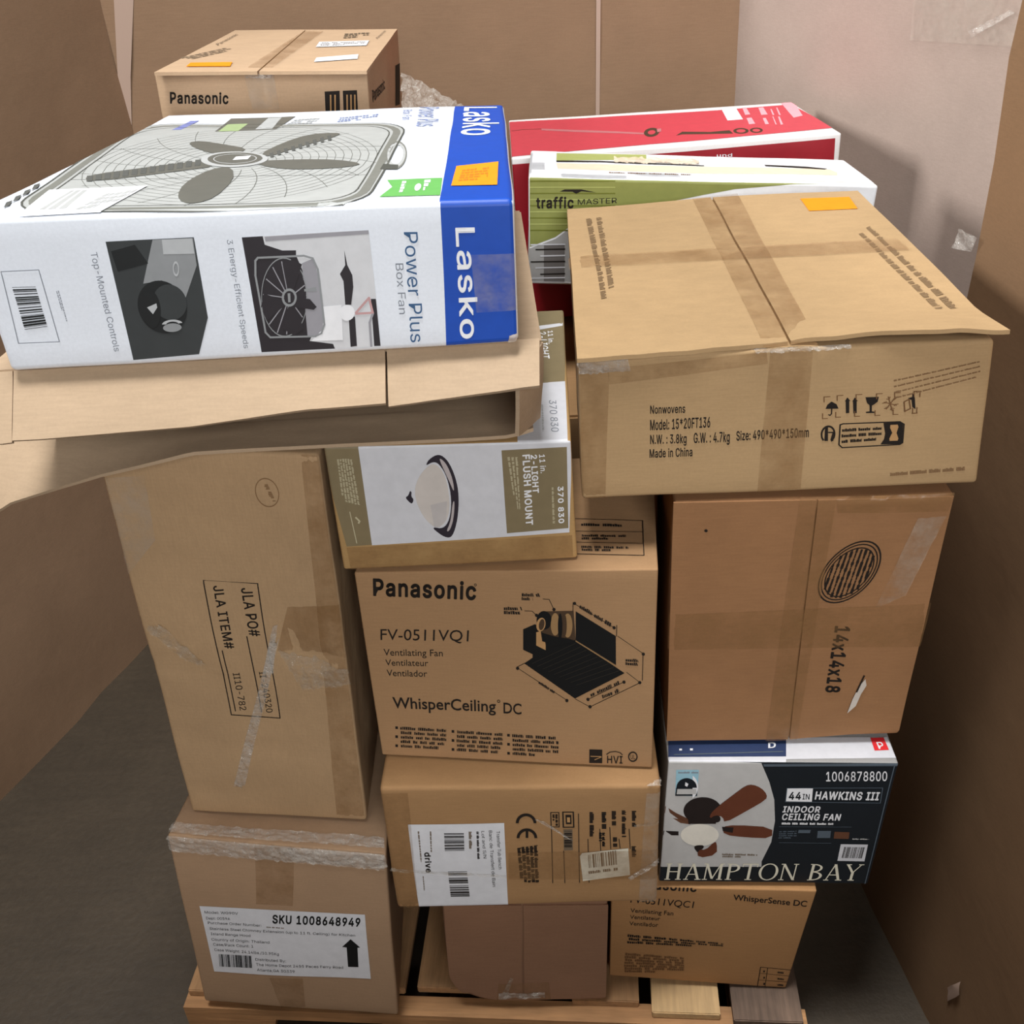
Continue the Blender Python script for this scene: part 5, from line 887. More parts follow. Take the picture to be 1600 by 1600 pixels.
   ('l','F',3,'ink',[0.2673,0.3689,0.2681,0.3746],0.00272,0),
   ('l','F',3,'ink',[0.2684,0.3766,0.2687,0.3791],0.00374,0),
   ('l','F',3,'ink',[0.269,0.3811,0.2693,0.3836],0.00374,0),
   ('l','F',3,'ink',[0.2661,0.3131,0.2669,0.3192],0.00374,0),
   ('l','F',3,'ink',[0.2672,0.3213,0.2676,0.3238],0.00187,0),
   ('l','F',3,'ink',[0.2678,0.3259,0.2682,0.3283],0.00374,0),
   ('l','F',3,'ink',[0.2685,0.3304,0.2694,0.337],0.00272,0),
   ('l','F',3,'ink',[0.2697,0.339,0.2705,0.3452],0.00187,0),
   ('l','F',3,'ink',[0.2708,0.3472,0.2717,0.3535],0.00374,0),
   ('l','F',3,'ink',[0.2719,0.3555,0.2724,0.3585],0.00272,0),
   ('l','F',3,'ink',[0.2726,0.3605,0.2737,0.3686],0.00272,0),
   ('l','F',3,'ink',[0.274,0.3706,0.2747,0.3754],0.00187,0),
   ('l','F',3,'ink',[0.275,0.3773,0.2756,0.3817],0.00272,0),
   ('l','F',3,'ink',[0.2744,0.3256,0.2752,0.3311],0.00187,0),
   ('l','F',3,'ink',[0.2755,0.3332,0.2763,0.339],0.00374,0),
   ('l','F',3,'ink',[0.2765,0.341,0.277,0.3442],0.00374,0),
   ('l','F',3,'ink',[0.2772,0.3462,0.278,0.3521],0.00187,0),
   ('l','F',3,'ink',[0.2783,0.3541,0.2787,0.3569],0.00374,0),
   ('l','F',3,'ink',[0.279,0.3589,0.28,0.3664],0.00272,0),
   ('l','F',3,'ink',[0.2802,0.3684,0.2807,0.372],0.00374,0),
   ('t','F',3,'ink','14x14x18',[0.2435,0.2424,0.2448,0.1052,0.2641,0.2402],2),
   ('e','F',3,'ink',[0.045,0.4264,0.0473,0.4263,0.0451,0.4238],0,0,360),
  ]),
  ('packing_tape',None,[
   ('s','F',0.0014,'tape',[-0.0009,0.275,0.374,0.2809,0.3711,0.1959,-0.0024,0.2051],24,6,0.0004,1,0),
   ('s','F',0.0022,'tape',[0.1678,0.483,0.2177,0.4827,0.2101,-0.0068,0.1598,-0.0072],6,26,0.0004,2,0),
   ('s','F',0.0014,'tape',[0.2215,0.4501,0.3687,0.4459,0.3729,0.4781,0.2148,0.4828],14,5,0.0005,3,0),
   ('s','F',0.0016,'tapeclear',[0.3316,0.4364,0.3686,0.4386,0.3358,0.2989,0.2962,0.2759],10,12,0.0012,4,0),
  ]),
  ('torn_patch','torn pale scrap of sticker',[
   ('q','F',6,'tornpaper',[0.2833,0.0578,0.2878,0.0878,0.2941,0.1157,0.3018,0.1315,0.3054,0.1175,0.2996,0.0991,0.2947,0.0732]),
   ('l','F',7,'ink',[0.2992,0.1385,0.2923,0.1041],0.00212,0),
  ]),
  ('end_flap',None,[
   ('f','F',0.0036,[-0.0,0.475,0.1903,0.4715,0.1953,0.0016,-0.0007,0.007],0,1,0),
   ('f','F',0.0036,[0.1929,0.4714,0.3728,0.4703,0.371,0.0133,0.1984,0.0014],0,1,0),
  ]),
 ],
 'bp':[
  ('printing',None,[
   ('t','F',3,'ink','Panasonic',[0.0191,0.199,0.1232,0.1971,0.0217,0.2166],2),
   ('q','F',1,'ink',[0.2967,0.2164,0.3235,0.2175,0.3209,0.1828,0.2949,0.1823]),
   ('q','F',1,'ink',[0.3291,0.2175,0.3543,0.2183,0.3531,0.1827,0.3271,0.1822]),
   ('q','F',3,'cardink',[0.3056,0.2111,0.3081,0.2111,0.3057,0.1829,0.3032,0.1829]),
   ('q','F',3,'cardink',[0.3135,0.2111,0.316,0.2111,0.3136,0.1829,0.3111,0.1829]),
   ('q','F',3,'cardink',[0.3348,0.211,0.3373,0.211,0.3351,0.1828,0.3326,0.1828]),
   ('q','F',3,'cardink',[0.3417,0.211,0.3442,0.211,0.3421,0.1827,0.3395,0.1827]),
   ('q','F',3,'cardink',[0.3486,0.211,0.3511,0.2109,0.349,0.1827,0.3465,0.1827]),
   ('t','R',3,'ink','Panasonic',[0.0565,0.1881,0.2767,0.1782,0.0531,0.2084],1),
   ('q','R',1,'ink',[0.5312,0.1868,0.6425,0.1775,0.5771,0.0972,0.471,0.1114]),
   ('g','T',3,'inkgrey',[0.0084,0.1319,0.0602,0.2703,0.0931,0.2477,0.0409,0.1144],3,0.6,3),
   ('t','T',3,'inkgrey','Panasonic',[0.0397,0.3124,0.0409,0.4931,0.0295,0.3326],0),
   ('g','T',3,'inkgrey',[0.2717,0.5027,0.327,0.5255,0.3297,0.4307,0.2801,0.4089],3,0.6,5),
   ('t','T',3,'inkgrey','Panasonic',[0.3534,0.3994,0.3587,0.5401,0.3475,0.4207],0),
  ]),
  ('price_sticker','orange price sticker',[
   ('q','T',4,'orange',[0.0492,0.0635,0.1241,0.0662,0.1315,0.0134,0.0533,0.015]),
  ]),
  ('barcode_sticker','white barcode sticker',[
   ('q','T',4,'paper',[0.2386,0.3522,0.3391,0.3708,0.342,0.292,0.2437,0.2715]),
   ('g','T',5,'inkgrey',[0.2457,0.3404,0.3341,0.3566,0.3365,0.3032,0.2487,0.2848],3,0.5,7),
  ]),
  ('barcode_sticker','white barcode sticker',[
   ('q','T',4,'paper',[0.2689,0.1177,0.342,0.1585,0.3473,0.0971,0.2725,0.0627]),
  ]),
  ('packing_tape',None,[
   ('s','T',0.0015,'tape',[0.1644,-0.0209,0.2089,-0.0217,0.2202,0.5385,0.1749,0.5412],6,16,0.0004,3,0),
   ('s','F',0.002,'tapeclear',[0.1567,0.2486,0.21,0.2484,0.2133,0.1878,0.1658,0.1865],8,10,0.0012,4,0),
  ]),
  ('film_strand','crumpled clear wrap over the lid edge',[
   ('s','F',0.006,'film',[0.1572,0.2523,0.2105,0.2521,0.2057,0.2392,0.1609,0.2408],18,6,0.005,6,1),
  ]),
  ('lid_flap',None,[
   ('f','T',0.0055,[0.014,0.5847,0.1731,0.5745,0.1901,-0.0396,0.0139,-0.044],0,1,0),
   ('f','T',0.0055,[0.1761,0.5743,0.3794,0.5863,0.3794,-0.0428,0.1935,-0.0396],0,1,0),
  ]),
 ],
 'tm':[
  ('printing',None,[
   ('q','F',0,'white',[-0.0028,0.2071,0.3647,0.2291,0.6691,0.2135,0.7153,-0.0017,-0.003,-0.0205]),
   ('q','F',1,'green',[0.0023,0.2026,0.2038,0.205,0.6367,0.2127,0.6379,0.2071,0.4851,0.2001,0.3811,0.1897,0.3235,0.1779,0.254,0.1623,0.1599,0.146,0.0796,0.1155,0.051,0.0932,0.0024,0.0725]),
   ('l','F',2,'greendark',[0.0035,0.1946,0.1573,0.1994],0.00204,0),
   ('l','F',2,'greenlight',[0.0035,0.1836,0.1578,0.1883],0.00204,0),
   ('l','F',2,'greendark',[0.0036,0.1725,0.1584,0.1773],0.00204,0),
   ('l','F',2,'greenlight',[0.0036,0.1613,0.1589,0.1661],0.00204,0),
   ('l','F',2,'greendark',[0.0036,0.15,0.1595,0.1549],0.00204,0),
   ('l','F',2,'greenlight',[0.0036,0.1387,0.1601,0.1436],0.00204,0),
   ('l','F',2,'greendark',[0.0036,0.1273,0.1606,0.1323],0.00204,0),
   ('l','F',2,'greenlight',[0.0036,0.1158,0.1612,0.1209],0.00204,0),
   ('l','F',2,'greendark',[0.0036,0.1043,0.1618,0.1094],0.00204,0),
   ('q','F',1,'greyprint',[0.0005,0.0687,0.051,0.0895,0.0796,0.1119,0.1601,0.1425,0.1668,0.0094,0.0005,0.0051]),
   ('t','F',3,'ink','traffic',[0.0143,0.146,0.0835,0.1489,0.0142,0.1648],2),
   ('t','F',3,'ink','MASTER',[0.091,0.1549,0.1628,0.1601,0.0907,0.1643],0),
   ('q','F',3,'ink',[0.0568,0.1774,0.0661,0.1816,0.0968,0.1828,0.1253,0.1779,0.0969,0.1795,0.0876,0.1747,0.0804,0.178]),
   ('q','F',2,'greyprintdark',[0.0293,0.0774,0.0688,0.0814,0.0704,0.0069,0.0299,0.0059]),
   ('l','F',3,'whitepaper',[0.0049,0.0768,0.0689,0.0799],0.00255,0),
   ('l','F',3,'ink',[0.0141,0.0678,0.0691,0.0708],0.00255,0),
   ('l','F',3,'whitepaper',[0.0233,0.0558,0.0693,0.0585],0.00255,0),
   ('l','F',3,'ink',[0.0049,0.0437,0.0696,0.0469],0.00255,0),
   ('l','F',3,'whitepaper',[0.0142,0.0322,0.0698,0.0352],0.00255,0),
   ('l','F',3,'ink',[0.0236,0.0199,0.0701,0.0227],0.00255,0),
   ('l','F',3,'whitepaper',[0.005,0.0115,0.0702,0.0148],0.00255,0),
   ('q','T',0,'white',[-0.0013,0.0051,-0.0054,0.2439,0.0542,0.253,0.0523,0.0707,0.2835,0.0761,0.6517,0.0523,0.6598,0.0078,0.6517,0.0523,0.3199,-0.0081]),
   ('q','T',0,'white',[-0.0078,0.2306,0.3284,0.2294,0.6451,0.2526,0.6535,0.0183,0.347,0.0165,-0.0033,-0.0107]),
   ('q','T',1,'greenlight',[0.0538,0.2141,0.2371,0.2285,0.2322,0.1769,0.0531,0.1401]),
   ('q','T',1,'creamboard',[0.0528,0.1165,0.3399,0.1304,0.5836,0.1331,0.5909,0.1036,0.5839,0.0765,0.3304,0.0647,0.0548,0.071]),
   ('q','T',2,'ink',[0.0531,0.1401,0.1415,0.1496,0.3414,0.1403,0.3403,0.1328,0.1409,0.1374,0.0529,0.1259]),
   ('q','T',2,'ink',[0.4624,0.1595,0.5435,0.1523,0.5801,0.1387,0.5728,0.1291,0.462,0.1446]),
   ('g','T',2,'inkfaint',[0.1489,0.0598,0.3059,0.0617,0.3033,0.0423,0.1479,0.0431],1,0.5,5),
  ]),
  ('torn_edge','torn crinkled lid edge',[
   ('s','T',0.004,'tornedge',[0.1687,0.1803,0.3369,0.1793,0.3307,0.1352,0.1655,0.1312],26,5,0.004,2,1),
  ]),
 ],
 'rd':[
  ('printing',None,[
   ('q','T',1,'redtop',[-0.0112,0.3781,0.2227,0.3689,0.4944,0.3558,0.673,0.372,0.6847,0.0583,0.4325,0.0361,0.2979,0.0326,-0.0119,0.0098]),
   ('l','T',2,'inkbrown',[0.0057,0.2717,0.0297,0.2784,0.0742,0.2739],0.0034,0),
   ('q','T',2,'toolgrey',[0.0744,0.2783,0.1794,0.2204,0.2947,0.1505,0.2925,0.1341,0.1775,0.1978,0.0736,0.2594]),
   ('e','T',2,'inkbrown',[0.3117,0.1515,0.3289,0.1539,0.3052,0.1043],0.5,0,360),
   ('q','T',3,'toolgrey',[0.3274,0.1825,0.3379,0.1861,0.3327,0.1511,0.3237,0.1471]),
   ('q','T',2,'inkbrown',[0.3568,0.0993,0.3764,0.135,0.4329,0.1094,0.4749,0.1123,0.4755,0.0757,0.4291,0.0892,0.3719,0.1078]),
   ('e','T',2,'inkbrown',[0.4963,0.0967,0.5115,0.0908,0.49,0.0672],0.6,0,360),
   ('e','T',2,'inkbrown',[0.528,0.0916,0.5406,0.0867,0.522,0.0648],0.6,0,360),
   ('q','T',2,'white',[0.5075,0.3687,0.5415,0.3647,0.5278,0.2237,0.4928,0.2211]),
   ('g','T',2,'pinkprint',[0.5577,0.3767,0.5763,0.3786,0.5599,0.1583,0.5265,0.1527],2,0.85,395),
   ('g','T',2,'pinkprint',[0.5925,0.363,0.6137,0.3639,0.5943,0.1446,0.5585,0.1401],2,0.85,520),
   ('g','T',2,'pinkprint',[0.6172,0.3532,0.6288,0.3579,0.6082,0.139,0.5813,0.1311],2,0.85,610),
   ('g','T',2,'pinkprint',[0.6309,0.3478,0.6425,0.3524,0.6208,0.1339,0.5939,0.126],2,0.85,660),
   ('q','T',2,'pinkprint',[0.6544,0.3948,0.6887,0.41,0.6603,0.2208,0.6356,0.2023]),
   ('q','F',1,'reddark',[-0.0529,0.3422,0.373,0.3426,0.6701,0.346,0.6716,0.2974,0.7295,-0.2737,-0.0964,-0.2174]),
   ('t','F',3,'white','und',[0.4267,0.3267,0.4587,0.3251,0.4264,0.3331],1),
  ]),
 ],
 'bc':[
  ('packing_tape',None,[
   ('s','F',0.0014,'tape',[0.0912,0.0618,0.1841,0.065,0.187,0.0113,0.0854,0.0114],10,6,0.0008,2,0),
  ]),
  ('film_strand','creased clear wrap',[
   ('s','F',0.003,'filmthin',[0.0977,0.0365,0.1142,0.0828,0.1196,0.0795,0.1047,0.0236],6,12,0.003,3,1),
   ('s','F',0.003,'film',[0.0902,0.0367,0.1761,0.0339,0.1758,0.018,0.0894,0.0177],20,4,0.003,4,1),
  ]),
  ('end_flap',None,[
   ('f','F',0.0027,[0.004,0.2917,0.1395,0.2878,0.134,0.0075,0.0003,0.014],0,1,0),
   ('f','F',0.0027,[0.1429,0.2877,0.2925,0.2834,0.2913,0.0125,0.1376,0.0074],0,1,0),
  ]),
 ],
}
BASE = {('nw', 'T'): .006, ('b14', 'F'): .004, ('bp', 'T'): .006, ('bc', 'F'): .003}

GLYPH_CAP = 0.509
GLYPHS = {
 0: {
  ' ':(188,[]),
  '#':(440,[[[242,0,326,509,377,509,294,0]],[[10,140,19,192,400,192,391,140]],[[64,0,147,509,198,509,115,0]],[[40,316,49,368,429,368,421,316]]]),
  '(':(273,[[[89,207,90,244,94,283,101,324,109,364,119,403,132,441,145,477,160,510,177,539,236,539,219,503,204,466,191,428,179,390,169,351,161,313,156,276,152,241,151,207,152,176,155,145,160,115,167,83,177,50,188,16,202,-19,218,-57,236,-96,177,-96,150,-46,128,4,111,55,99,106,92,156]]]),
  ')':(273,[[[37,-96,56,-56,72,-18,86,18,97,52,106,85,113,116,118,147,121,177,122,207,121,241,117,276,112,313,104,351,94,390,82,428,69,466,54,503,37,539,97,539,113,510,128,477,142,441,154,403,164,364,173,323,179,283,183,244,184,207,182,156,174,104,161,53,144,3,123,-47,97,-96]]]),
  '*':(453,[[[201,223,206,331,114,272,89,315,186,365,89,415,114,459,206,400,201,509,250,509,246,400,337,459,362,415,266,365,362,315,337,272,246,331,250,223]]]),
  ',':(188,[[[38,-119,68,71,137,71,84,-119]]]),
  '-':(453,[[[337,244,337,188,114,188,114,244]]]),
  '.':(188,[[[95,-4,78,-1,63,9,53,24,50,41,53,59,63,73,78,83,95,87,113,83,128,73,138,59,141,41,138,24,128,9,113,-1]]]),
  '/':(249,[[[235,533,71,-76,14,-76,178,533]]]),
  '0':(453,[[[227,-7,191,-3,158,7,130,24,105,48,85,77,69,113,57,155,50,202,48,254,50,306,57,353,69,395,85,431,106,461,130,484,159,502,191,512,227,516,262,512,295,502,323,484,348,461,368,431,384,395,396,353,403,306,405,254,403,202,396,155,384,113,368,77,348,48,323,24,295,7,263,-3],[227,50,250,52,271,60,290,74,306,92,320,116,330,144,338,176,342,213,344,254,342,295,338,332,330,365,320,393,306,416,290,435,271,449,250,457,227,460,203,457,182,449,163,435,147,416,134,393,123,365,115,332,111,295,109,254,111,213,115,176,123,144,134,116,147,92,163,74,182,60,203,52]]]),
  '1':(453,[[[76,0,76,55,391,55,391,0]],[[276,509,276,0,212,0,212,448,209,448,86,358,86,427,198,509]]]),
  '2':(453,[[[64,0,64,47,234,229,252,248,268,266,282,282,299,305,311,327,318,348,320,371,317,397,308,419,293,436,273,449,250,457,224,460,196,457,172,447,153,433,139,413,130,390,127,362,66,362,68,391,75,418,86,442,102,464,121,482,143,496,168,507,196,513,225,516,254,513,281,507,306,497,328,482,346,465,361,445,372,423,379,398,381,372,378,345,371,318,363,299,351,280,336,259,317,235,294,209,267,180,153,60,153,57,389,57,389,0]]]),
  '3':(453,[[[218,-7,188,-5,159,1,133,10,108,22,88,38,70,57,57,79,48,104,44,132,109,132,115,107,126,87,144,71,165,59,191,52,219,50,248,53,275,61,297,74,315,93,325,116,329,145,326,172,316,196,299,217,275,234,254,241,229,246,201,248,157,248,157,299,288,448,288,452,70,452,70,509,372,509,372,461,211,278,211,289,247,290,279,286,308,276,333,262,354,244,371,222,383,198,391,173,393,145,390,116,383,90,370,66,354,45,333,27,309,12,281,2,251,-5]]]),
  '4':(453,[[[40,105,40,158,247,509,311,509,109,166,109,163,413,163,413,105]],[[282,0,282,121,282,146,282,318,343,318,343,0]]]),
  '5':(453,[[[221,-7,192,-5,165,1,140,11,118,25,99,41,83,60,71,82,63,105,60,130,122,130,127,108,138,89,154,73,173,60,196,52,221,50,250,53,276,64,298,82,314,104,324,131,328,162,326,183,321,203,314,221,297,244,275,262,248,273,218,277,192,275,167,268,145,258,128,246,67,253,96,509,366,509,366,452,151,452,134,301,136,301,155,315,178,325,203,331,229,334,252,332,274,328,294,321,313,311,330,299,345,285,358,269,370,251,379,231,386,210,390,187,391,163,388,132,381,102,369,76,352,52,332,32,309,15,282,3,253,-4]]]),
  '6':(453,[[[226,-7,196,-4,168,3,142,15,119,31,100,51,84,74,73,101,66,130,64,162,65,187,71,212,80,239,93,268,112,302,137,340,252,509,322,509,151,261,145,261,154,275,165,288,179,299,196,307,214,312,235,314,265,312,291,305,316,295,337,280,355,262,370,240,380,215,387,187,389,157,387,127,379,98,368,73,352,50,333,30,310,14,284,3,257,-4],[226,48,254,52,279,63,299,79,314,101,324,128,327,157,324,187,314,213,299,235,279,251,254,262,226,265,198,262,174,252,153,235,138,214,128,188,125,158,128,128,138,102,153,79,174,63,198,52]]]),
  '7':(453,[[[97,0,323,448,323,452,62,452,62,509,391,509,391,449,165,0]]]),
  '8':(453,[[[226,-7,193,-5,163,1,136,11,111,25,91,42,74,62,62,84,54,109,52,135,53,156,58,176,65,195,81,220,101,241,125,256,153,265,153,267,129,276,109,289,93,308,80,330,73,354,70,380,73,405,79,429,90,450,106,469,124,485,146,498,170,508,197,514,226,516,255,514,282,508,306,498,328,485,346,469,361,450,373,429,379,405,382,380,379,354,372,330,359,308,343,289,323,276,300,267,300,265,327,256,351,241,372,220,387,195,395,176,399,156,401,135,398,109,391,84,378,62,362,42,341,25,317,11,289,1,259,-5],[226,49,258,52,285,60,307,74,323,91,333,113,337,139,333,165,322,189,305,208,283,223,256,232,226,235,196,232,169,223,147,208,130,189,119,165,115,139,119,113,129,91,145,74,167,60,185,54,205,50],[226,290,252,292,274,300,293,313,307,330,316,351,319,376,316,399,308,420,294,437,275,449,252,457,226,460,200,457,177,449,159,437,145,420,136,399,133,376,136,351,145,330,159,313,178,300,201,292]]]),
  '9':(453,[[[226,516,256,513,285,506,310,494,333,478,352,458,368,434,380,408,387,378,389,347,387,322,382,296,373,270,359,240,340,207,315,168,200,0,130,0,301,248,307,248,299,234,287,221,273,210,257,202,238,196,218,195,188,197,161,203,137,214,116,229,98,247,83,269,72,294,66,321,64,352,66,382,73,411,85,436,101,459,120,479,143,494,168,506,196,513],[226,460,199,457,174,446,154,429,138,407,129,381,125,352,129,322,138,295,154,274,174,257,199,247,226,243,254,247,279,257,299,273,314,295,324,321,327,350,324,381,314,407,299,429,279,446,254,457]]]),
  ':':(188,[[[95,-4,78,-1,63,9,53,24,50,41,53,59,63,73,78,83,95,87,113,83,128,73,138,59,141,41,138,24,128,9,113,-1]],[[95,271,78,274,63,284,53,299,50,316,53,334,63,349,78,359,95,362,113,359,128,349,138,334,141,316,138,299,128,284,113,274]]]),
  'A':(480,[[[16,0,201,509,276,509,463,0,395,0,287,302,280,323,272,346,264,372,255,402,244,438,232,478,245,478,233,437,222,402,213,371,204,345,197,322,191,302,85,0]],[[110,142,110,199,370,199,370,142]]]),
  'B':(456,[[[60,0,60,509,241,509,274,507,304,501,329,491,350,477,367,461,381,442,390,421,396,398,398,374,395,344,387,320,373,301,356,286,336,275,315,267,315,262,339,257,363,245,385,227,402,203,411,184,416,161,418,136,416,111,410,88,400,67,386,48,368,31,344,18,317,8,284,2,247,0],[125,57,245,57,281,60,309,67,330,80,344,96,353,115,355,137,352,161,342,184,327,203,306,218,279,228,248,231,125,231],[125,285,238,285,265,288,288,296,308,309,323,326,333,348,336,372,333,393,326,412,313,429,294,442,270,449,240,452,125,452]]]),
  'C':(510,[[[267,-7,225,-3,186,7,150,25,119,49,92,79,70,115,53,157,44,203,40,254,44,305,53,352,70,393,92,429,119,459,150,484,186,501,225,512,267,516,293,514,317,511,340,504,362,496,383,485,402,471,419,456,435,438,448,418,459,397,467,373,473,348,408,348,401,373,389,395,375,413,357,428,337,440,315,449,292,454,267,456,237,453,209,445,184,432,161,414,141,391,125,364,113,332,106,295,103,254,106,213,113,177,125,145,141,117,161,94,184,76,210,63,237,56,267,53,292,55,315,60,337,69,357,81,375,96,389,114,401,136,408,160,473,160,467,135,459,112,448,91,435,71,420,53,402,38,383,24,363,13,341,5,317,-2,293,-6]]]),
  'D':(502,[[[219,0,96,0,96,57,215,57,254,60,288,68,318,81,343,99,363,122,379,149,390,181,397,216,399,255,397,294,390,329,379,361,364,388,344,410,320,428,291,441,258,449,221,452,93,452,93,509,225,509,273,505,315,495,353,478,385,455,412,426,433,391,449,351,458,306,462,255,458,205,449,159,433,119,411,83,384,54,351,31,312,14,268,3]],[[125,509,125,0,60,0,60,509]]]),
  'E':(419,[[[60,0,60,509,372,509,372,452,125,452,125,286,355,286,355,229,125,229,125,57,375,57,375,0]]]),
  'F':(410,[[[60,0,60,509,369,509,369,452,125,452,125,278,346,278,346,221,125,221,125,0]]]),
  'G':(520,[[[269,-7,225,-3,185,7,149,25,118,49,91,79,69,116,53,157,43,203,40,254,43,305,53,352,69,393,91,429,117,459,149,484,184,501,223,512,265,516,291,514,316,510,340,504,363,494,384,483,403,469,421,453,436,436,449,416,460,395,468,373,474,349,408,349,399,372,387,393,373,411,356,427,337,439,315,448,291,454,265,456,236,453,209,445,183,432,160,414,141,392,125,364,113,332,106,295,103,254,106,213,113,177,125,145,141,117,161,95,184,76,210,63,238,56,269,53,296,55,322,61,345,71,365,85,382,102,396,123,407,147,413,173,415,202,434,199,283,199,283,256,478,256,478,200,475,160,466,124,451,91,431,62,406,38,377,19,344,5,308,-4]]]),
  'H':(517,[[[60,0,60,509,125,509,125,289,392,289,392,509,457,509,457,0,392,0,392,232,125,232,125,0]]]),
  'I':(300,[[[31,0,31,57,118,57,118,452,31,452,31,509,269,509,269,452,183,452,183,57,269,57,269,0]]]),
  'J':(396,[[[185,-7,143,-2,106,11,75,33,52,63,38,100,33,145,33,173,98,173,98,145,100,117,108,93,122,74,139,61,160,53,185,50,209,53,230,61,248,74,261,93,269,117,272,145,272,509,336,509,336,145,332,100,318,63,294,33,263,11,227,-2]]]),
  'K':(467,[[[104,145,104,216,122,239,139,261,157,282,174,303,193,324,212,344,364,509,448,509,231,276,228,276]],[[60,0,60,509,125,509,125,334,124,225,125,193,125,0]],[[372,0,188,259,228,309,449,0]]]),
  'L':(393,[[[60,0,60,509,125,509,125,57,361,57,361,0]]]),
  'M':(628,[[[60,0,60,509,152,509,277,187,287,159,299,123,311,84,322,49,307,49,318,83,330,121,342,158,352,187,476,509,568,509,568,0,504,0,504,291,504,327,505,369,506,413,507,457,513,457,505,433,498,409,482,363,467,322,456,291,342,0,286,0,170,291,159,321,145,361,129,408,112,457,119,457,120,416,121,372,122,328,122,291,122,0]]]),
  'N':(523,[[[60,0,60,509,136,509,343,183,352,169,363,151,375,130,388,107,401,82,414,55,405,54,402,81,401,108,400,134,399,157,399,195,399,509,463,509,463,0,387,0,202,290,177,331,164,354,148,381,108,452,119,454,122,384,124,328,125,291,125,0]]]),
  'O':(533,[[[267,-7,225,-3,186,7,150,25,119,49,92,79,70,115,53,157,44,203,40,254,44,305,53,352,70,393,92,429,119,459,150,484,186,501,225,512,267,516,309,512,348,501,384,484,415,459,442,429,464,393,480,352,490,305,493,254,490,203,480,157,464,115,442,79,415,49,384,25,348,7,309,-3],[267,53,296,55,324,63,349,76,372,94,392,116,408,144,420,176,428,213,430,254,428,295,420,332,408,365,392,392,372,415,349,433,324,446,296,453,267,456,237,453,210,445,184,433,161,415,142,392,125,364,113,332,106,295,103,254,106,213,113,176,125,144,142,117,161,94,184,76,210,63,237,55]]]),
  'P':(445,[[[60,0,60,509,235,509,272,506,305,499,332,487,356,471,375,452,390,430,400,404,407,377,409,348,407,318,400,291,390,265,375,243,356,223,332,207,305,195,272,188,235,186,109,186,109,242,233,242,257,244,279,248,297,256,318,272,333,294,342,319,344,348,342,376,333,402,318,423,297,439,279,446,257,451,232,452,125,452,125,0]]]),
  'Q':(533,[[[245,159,313,159,369,85,384,65,468,-48,401,-48,346,27,331,46]],[[267,-7,225,-3,186,7,150,25,119,49,92,79,70,115,53,157,44,203,40,254,44,305,53,352,70,393,92,429,119,459,150,484,186,501,225,512,267,516,309,512,348,501,384,484,415,459,442,429,464,393,480,352,490,305,493,254,490,203,480,157,464,115,442,79,415,49,384,25,348,7,309,-3],[267,53,296,55,324,63,349,76,372,94,392,116,408,144,420,176,428,213,430,254,428,295,420,332,408,365,392,392,372,415,349,433,324,446,296,453,267,456,237,453,210,445,184,433,161,415,142,392,125,364,113,332,106,295,103,254,106,213,113,176,125,144,142,117,161,94,184,76,210,63,237,55]]]),
  'R':(449,[[[60,0,60,509,236,509,273,506,305,500,333,489,356,473,376,455,390,433,401,408,407,381,409,352,407,323,401,296,390,271,376,250,356,232,333,217,305,206,273,200,236,198,96,198,96,255,234,255,258,256,280,260,298,267,319,281,334,300,342,324,345,352,342,380,334,405,319,425,298,440,279,446,258,451,233,452,125,452,125,0]],[[353,0,230,229,303,229,428,0]]]),
  'S':(447,[[[224,-9,188,-7,156,-1,128,9,102,23,81,40,64,60,51,83,42,109,38,137,104,137,110,110,123,88,142,71,166,59,194,52,224,49,246,50,267,54,286,60,311,74,329,92,341,114,346,139,342,161,332,179,316,193,296,205,272,214,245,222,184,239,145,253,112,269,86,289,67,313,56,341,52,372,54,400,62,425,75,448,92,468,113,484,138,498,165,508,195,514,227,516,259,514,289,508,316,498,340,484,360,468,377,449,390,427,398,403,401,378,337,378,332,402,320,421,302,437,280,449,254,456,225,459,194,456,167,448,145,435,129,418,118,398,115,376,119,352,131,334,148,319,169,308,191,300,212,293,264,279,287,272,312,264,336,252,359,238,379,220,395,198,402,180,407,161,408,139,406,112,399,87,386,64,370,43,349,25,323,11,294,0,261,-7]]]),
  'T':(449,[[[32,452,32,509,417,509,417,452,257,452,257,0,193,0,193,452]]]),
  'U':(517,[[[259,-8,220,-6,186,2,154,15,126,33,103,55,85,80,71,108,63,140,60,173,60,509,124,509,124,178,126,155,132,133,141,113,153,95,169,80,187,68,208,59,232,53,259,52,285,53,309,59,331,68,349,80,364,95,377,113,385,133,391,155,393,178,393,509,457,509,457,173,454,140,446,108,433,80,414,55,391,33,363,15,332,2,297,-6]]]),
  'V':(480,[[[204,0,16,509,84,509,192,206,199,187,207,164,215,137,225,106,236,71,248,31,235,31,247,71,257,107,267,138,276,165,283,187,290,206,395,509,463,509,278,0]]]),
  'W':(686,[[[155,0,16,509,82,509,163,196,170,171,175,145,187,94,192,67,197,40,189,40,194,67,200,94,205,120,211,145,224,196,306,509,380,509,462,196,468,171,474,145,486,94,492,67,497,40,488,40,493,67,499,94,504,120,510,145,523,196,603,509,670,509,530,0,455,0,368,323,362,345,357,368,351,391,346,417,341,445,336,475,350,475,345,446,340,420,335,395,330,371,324,347,318,323,230,0]]]),
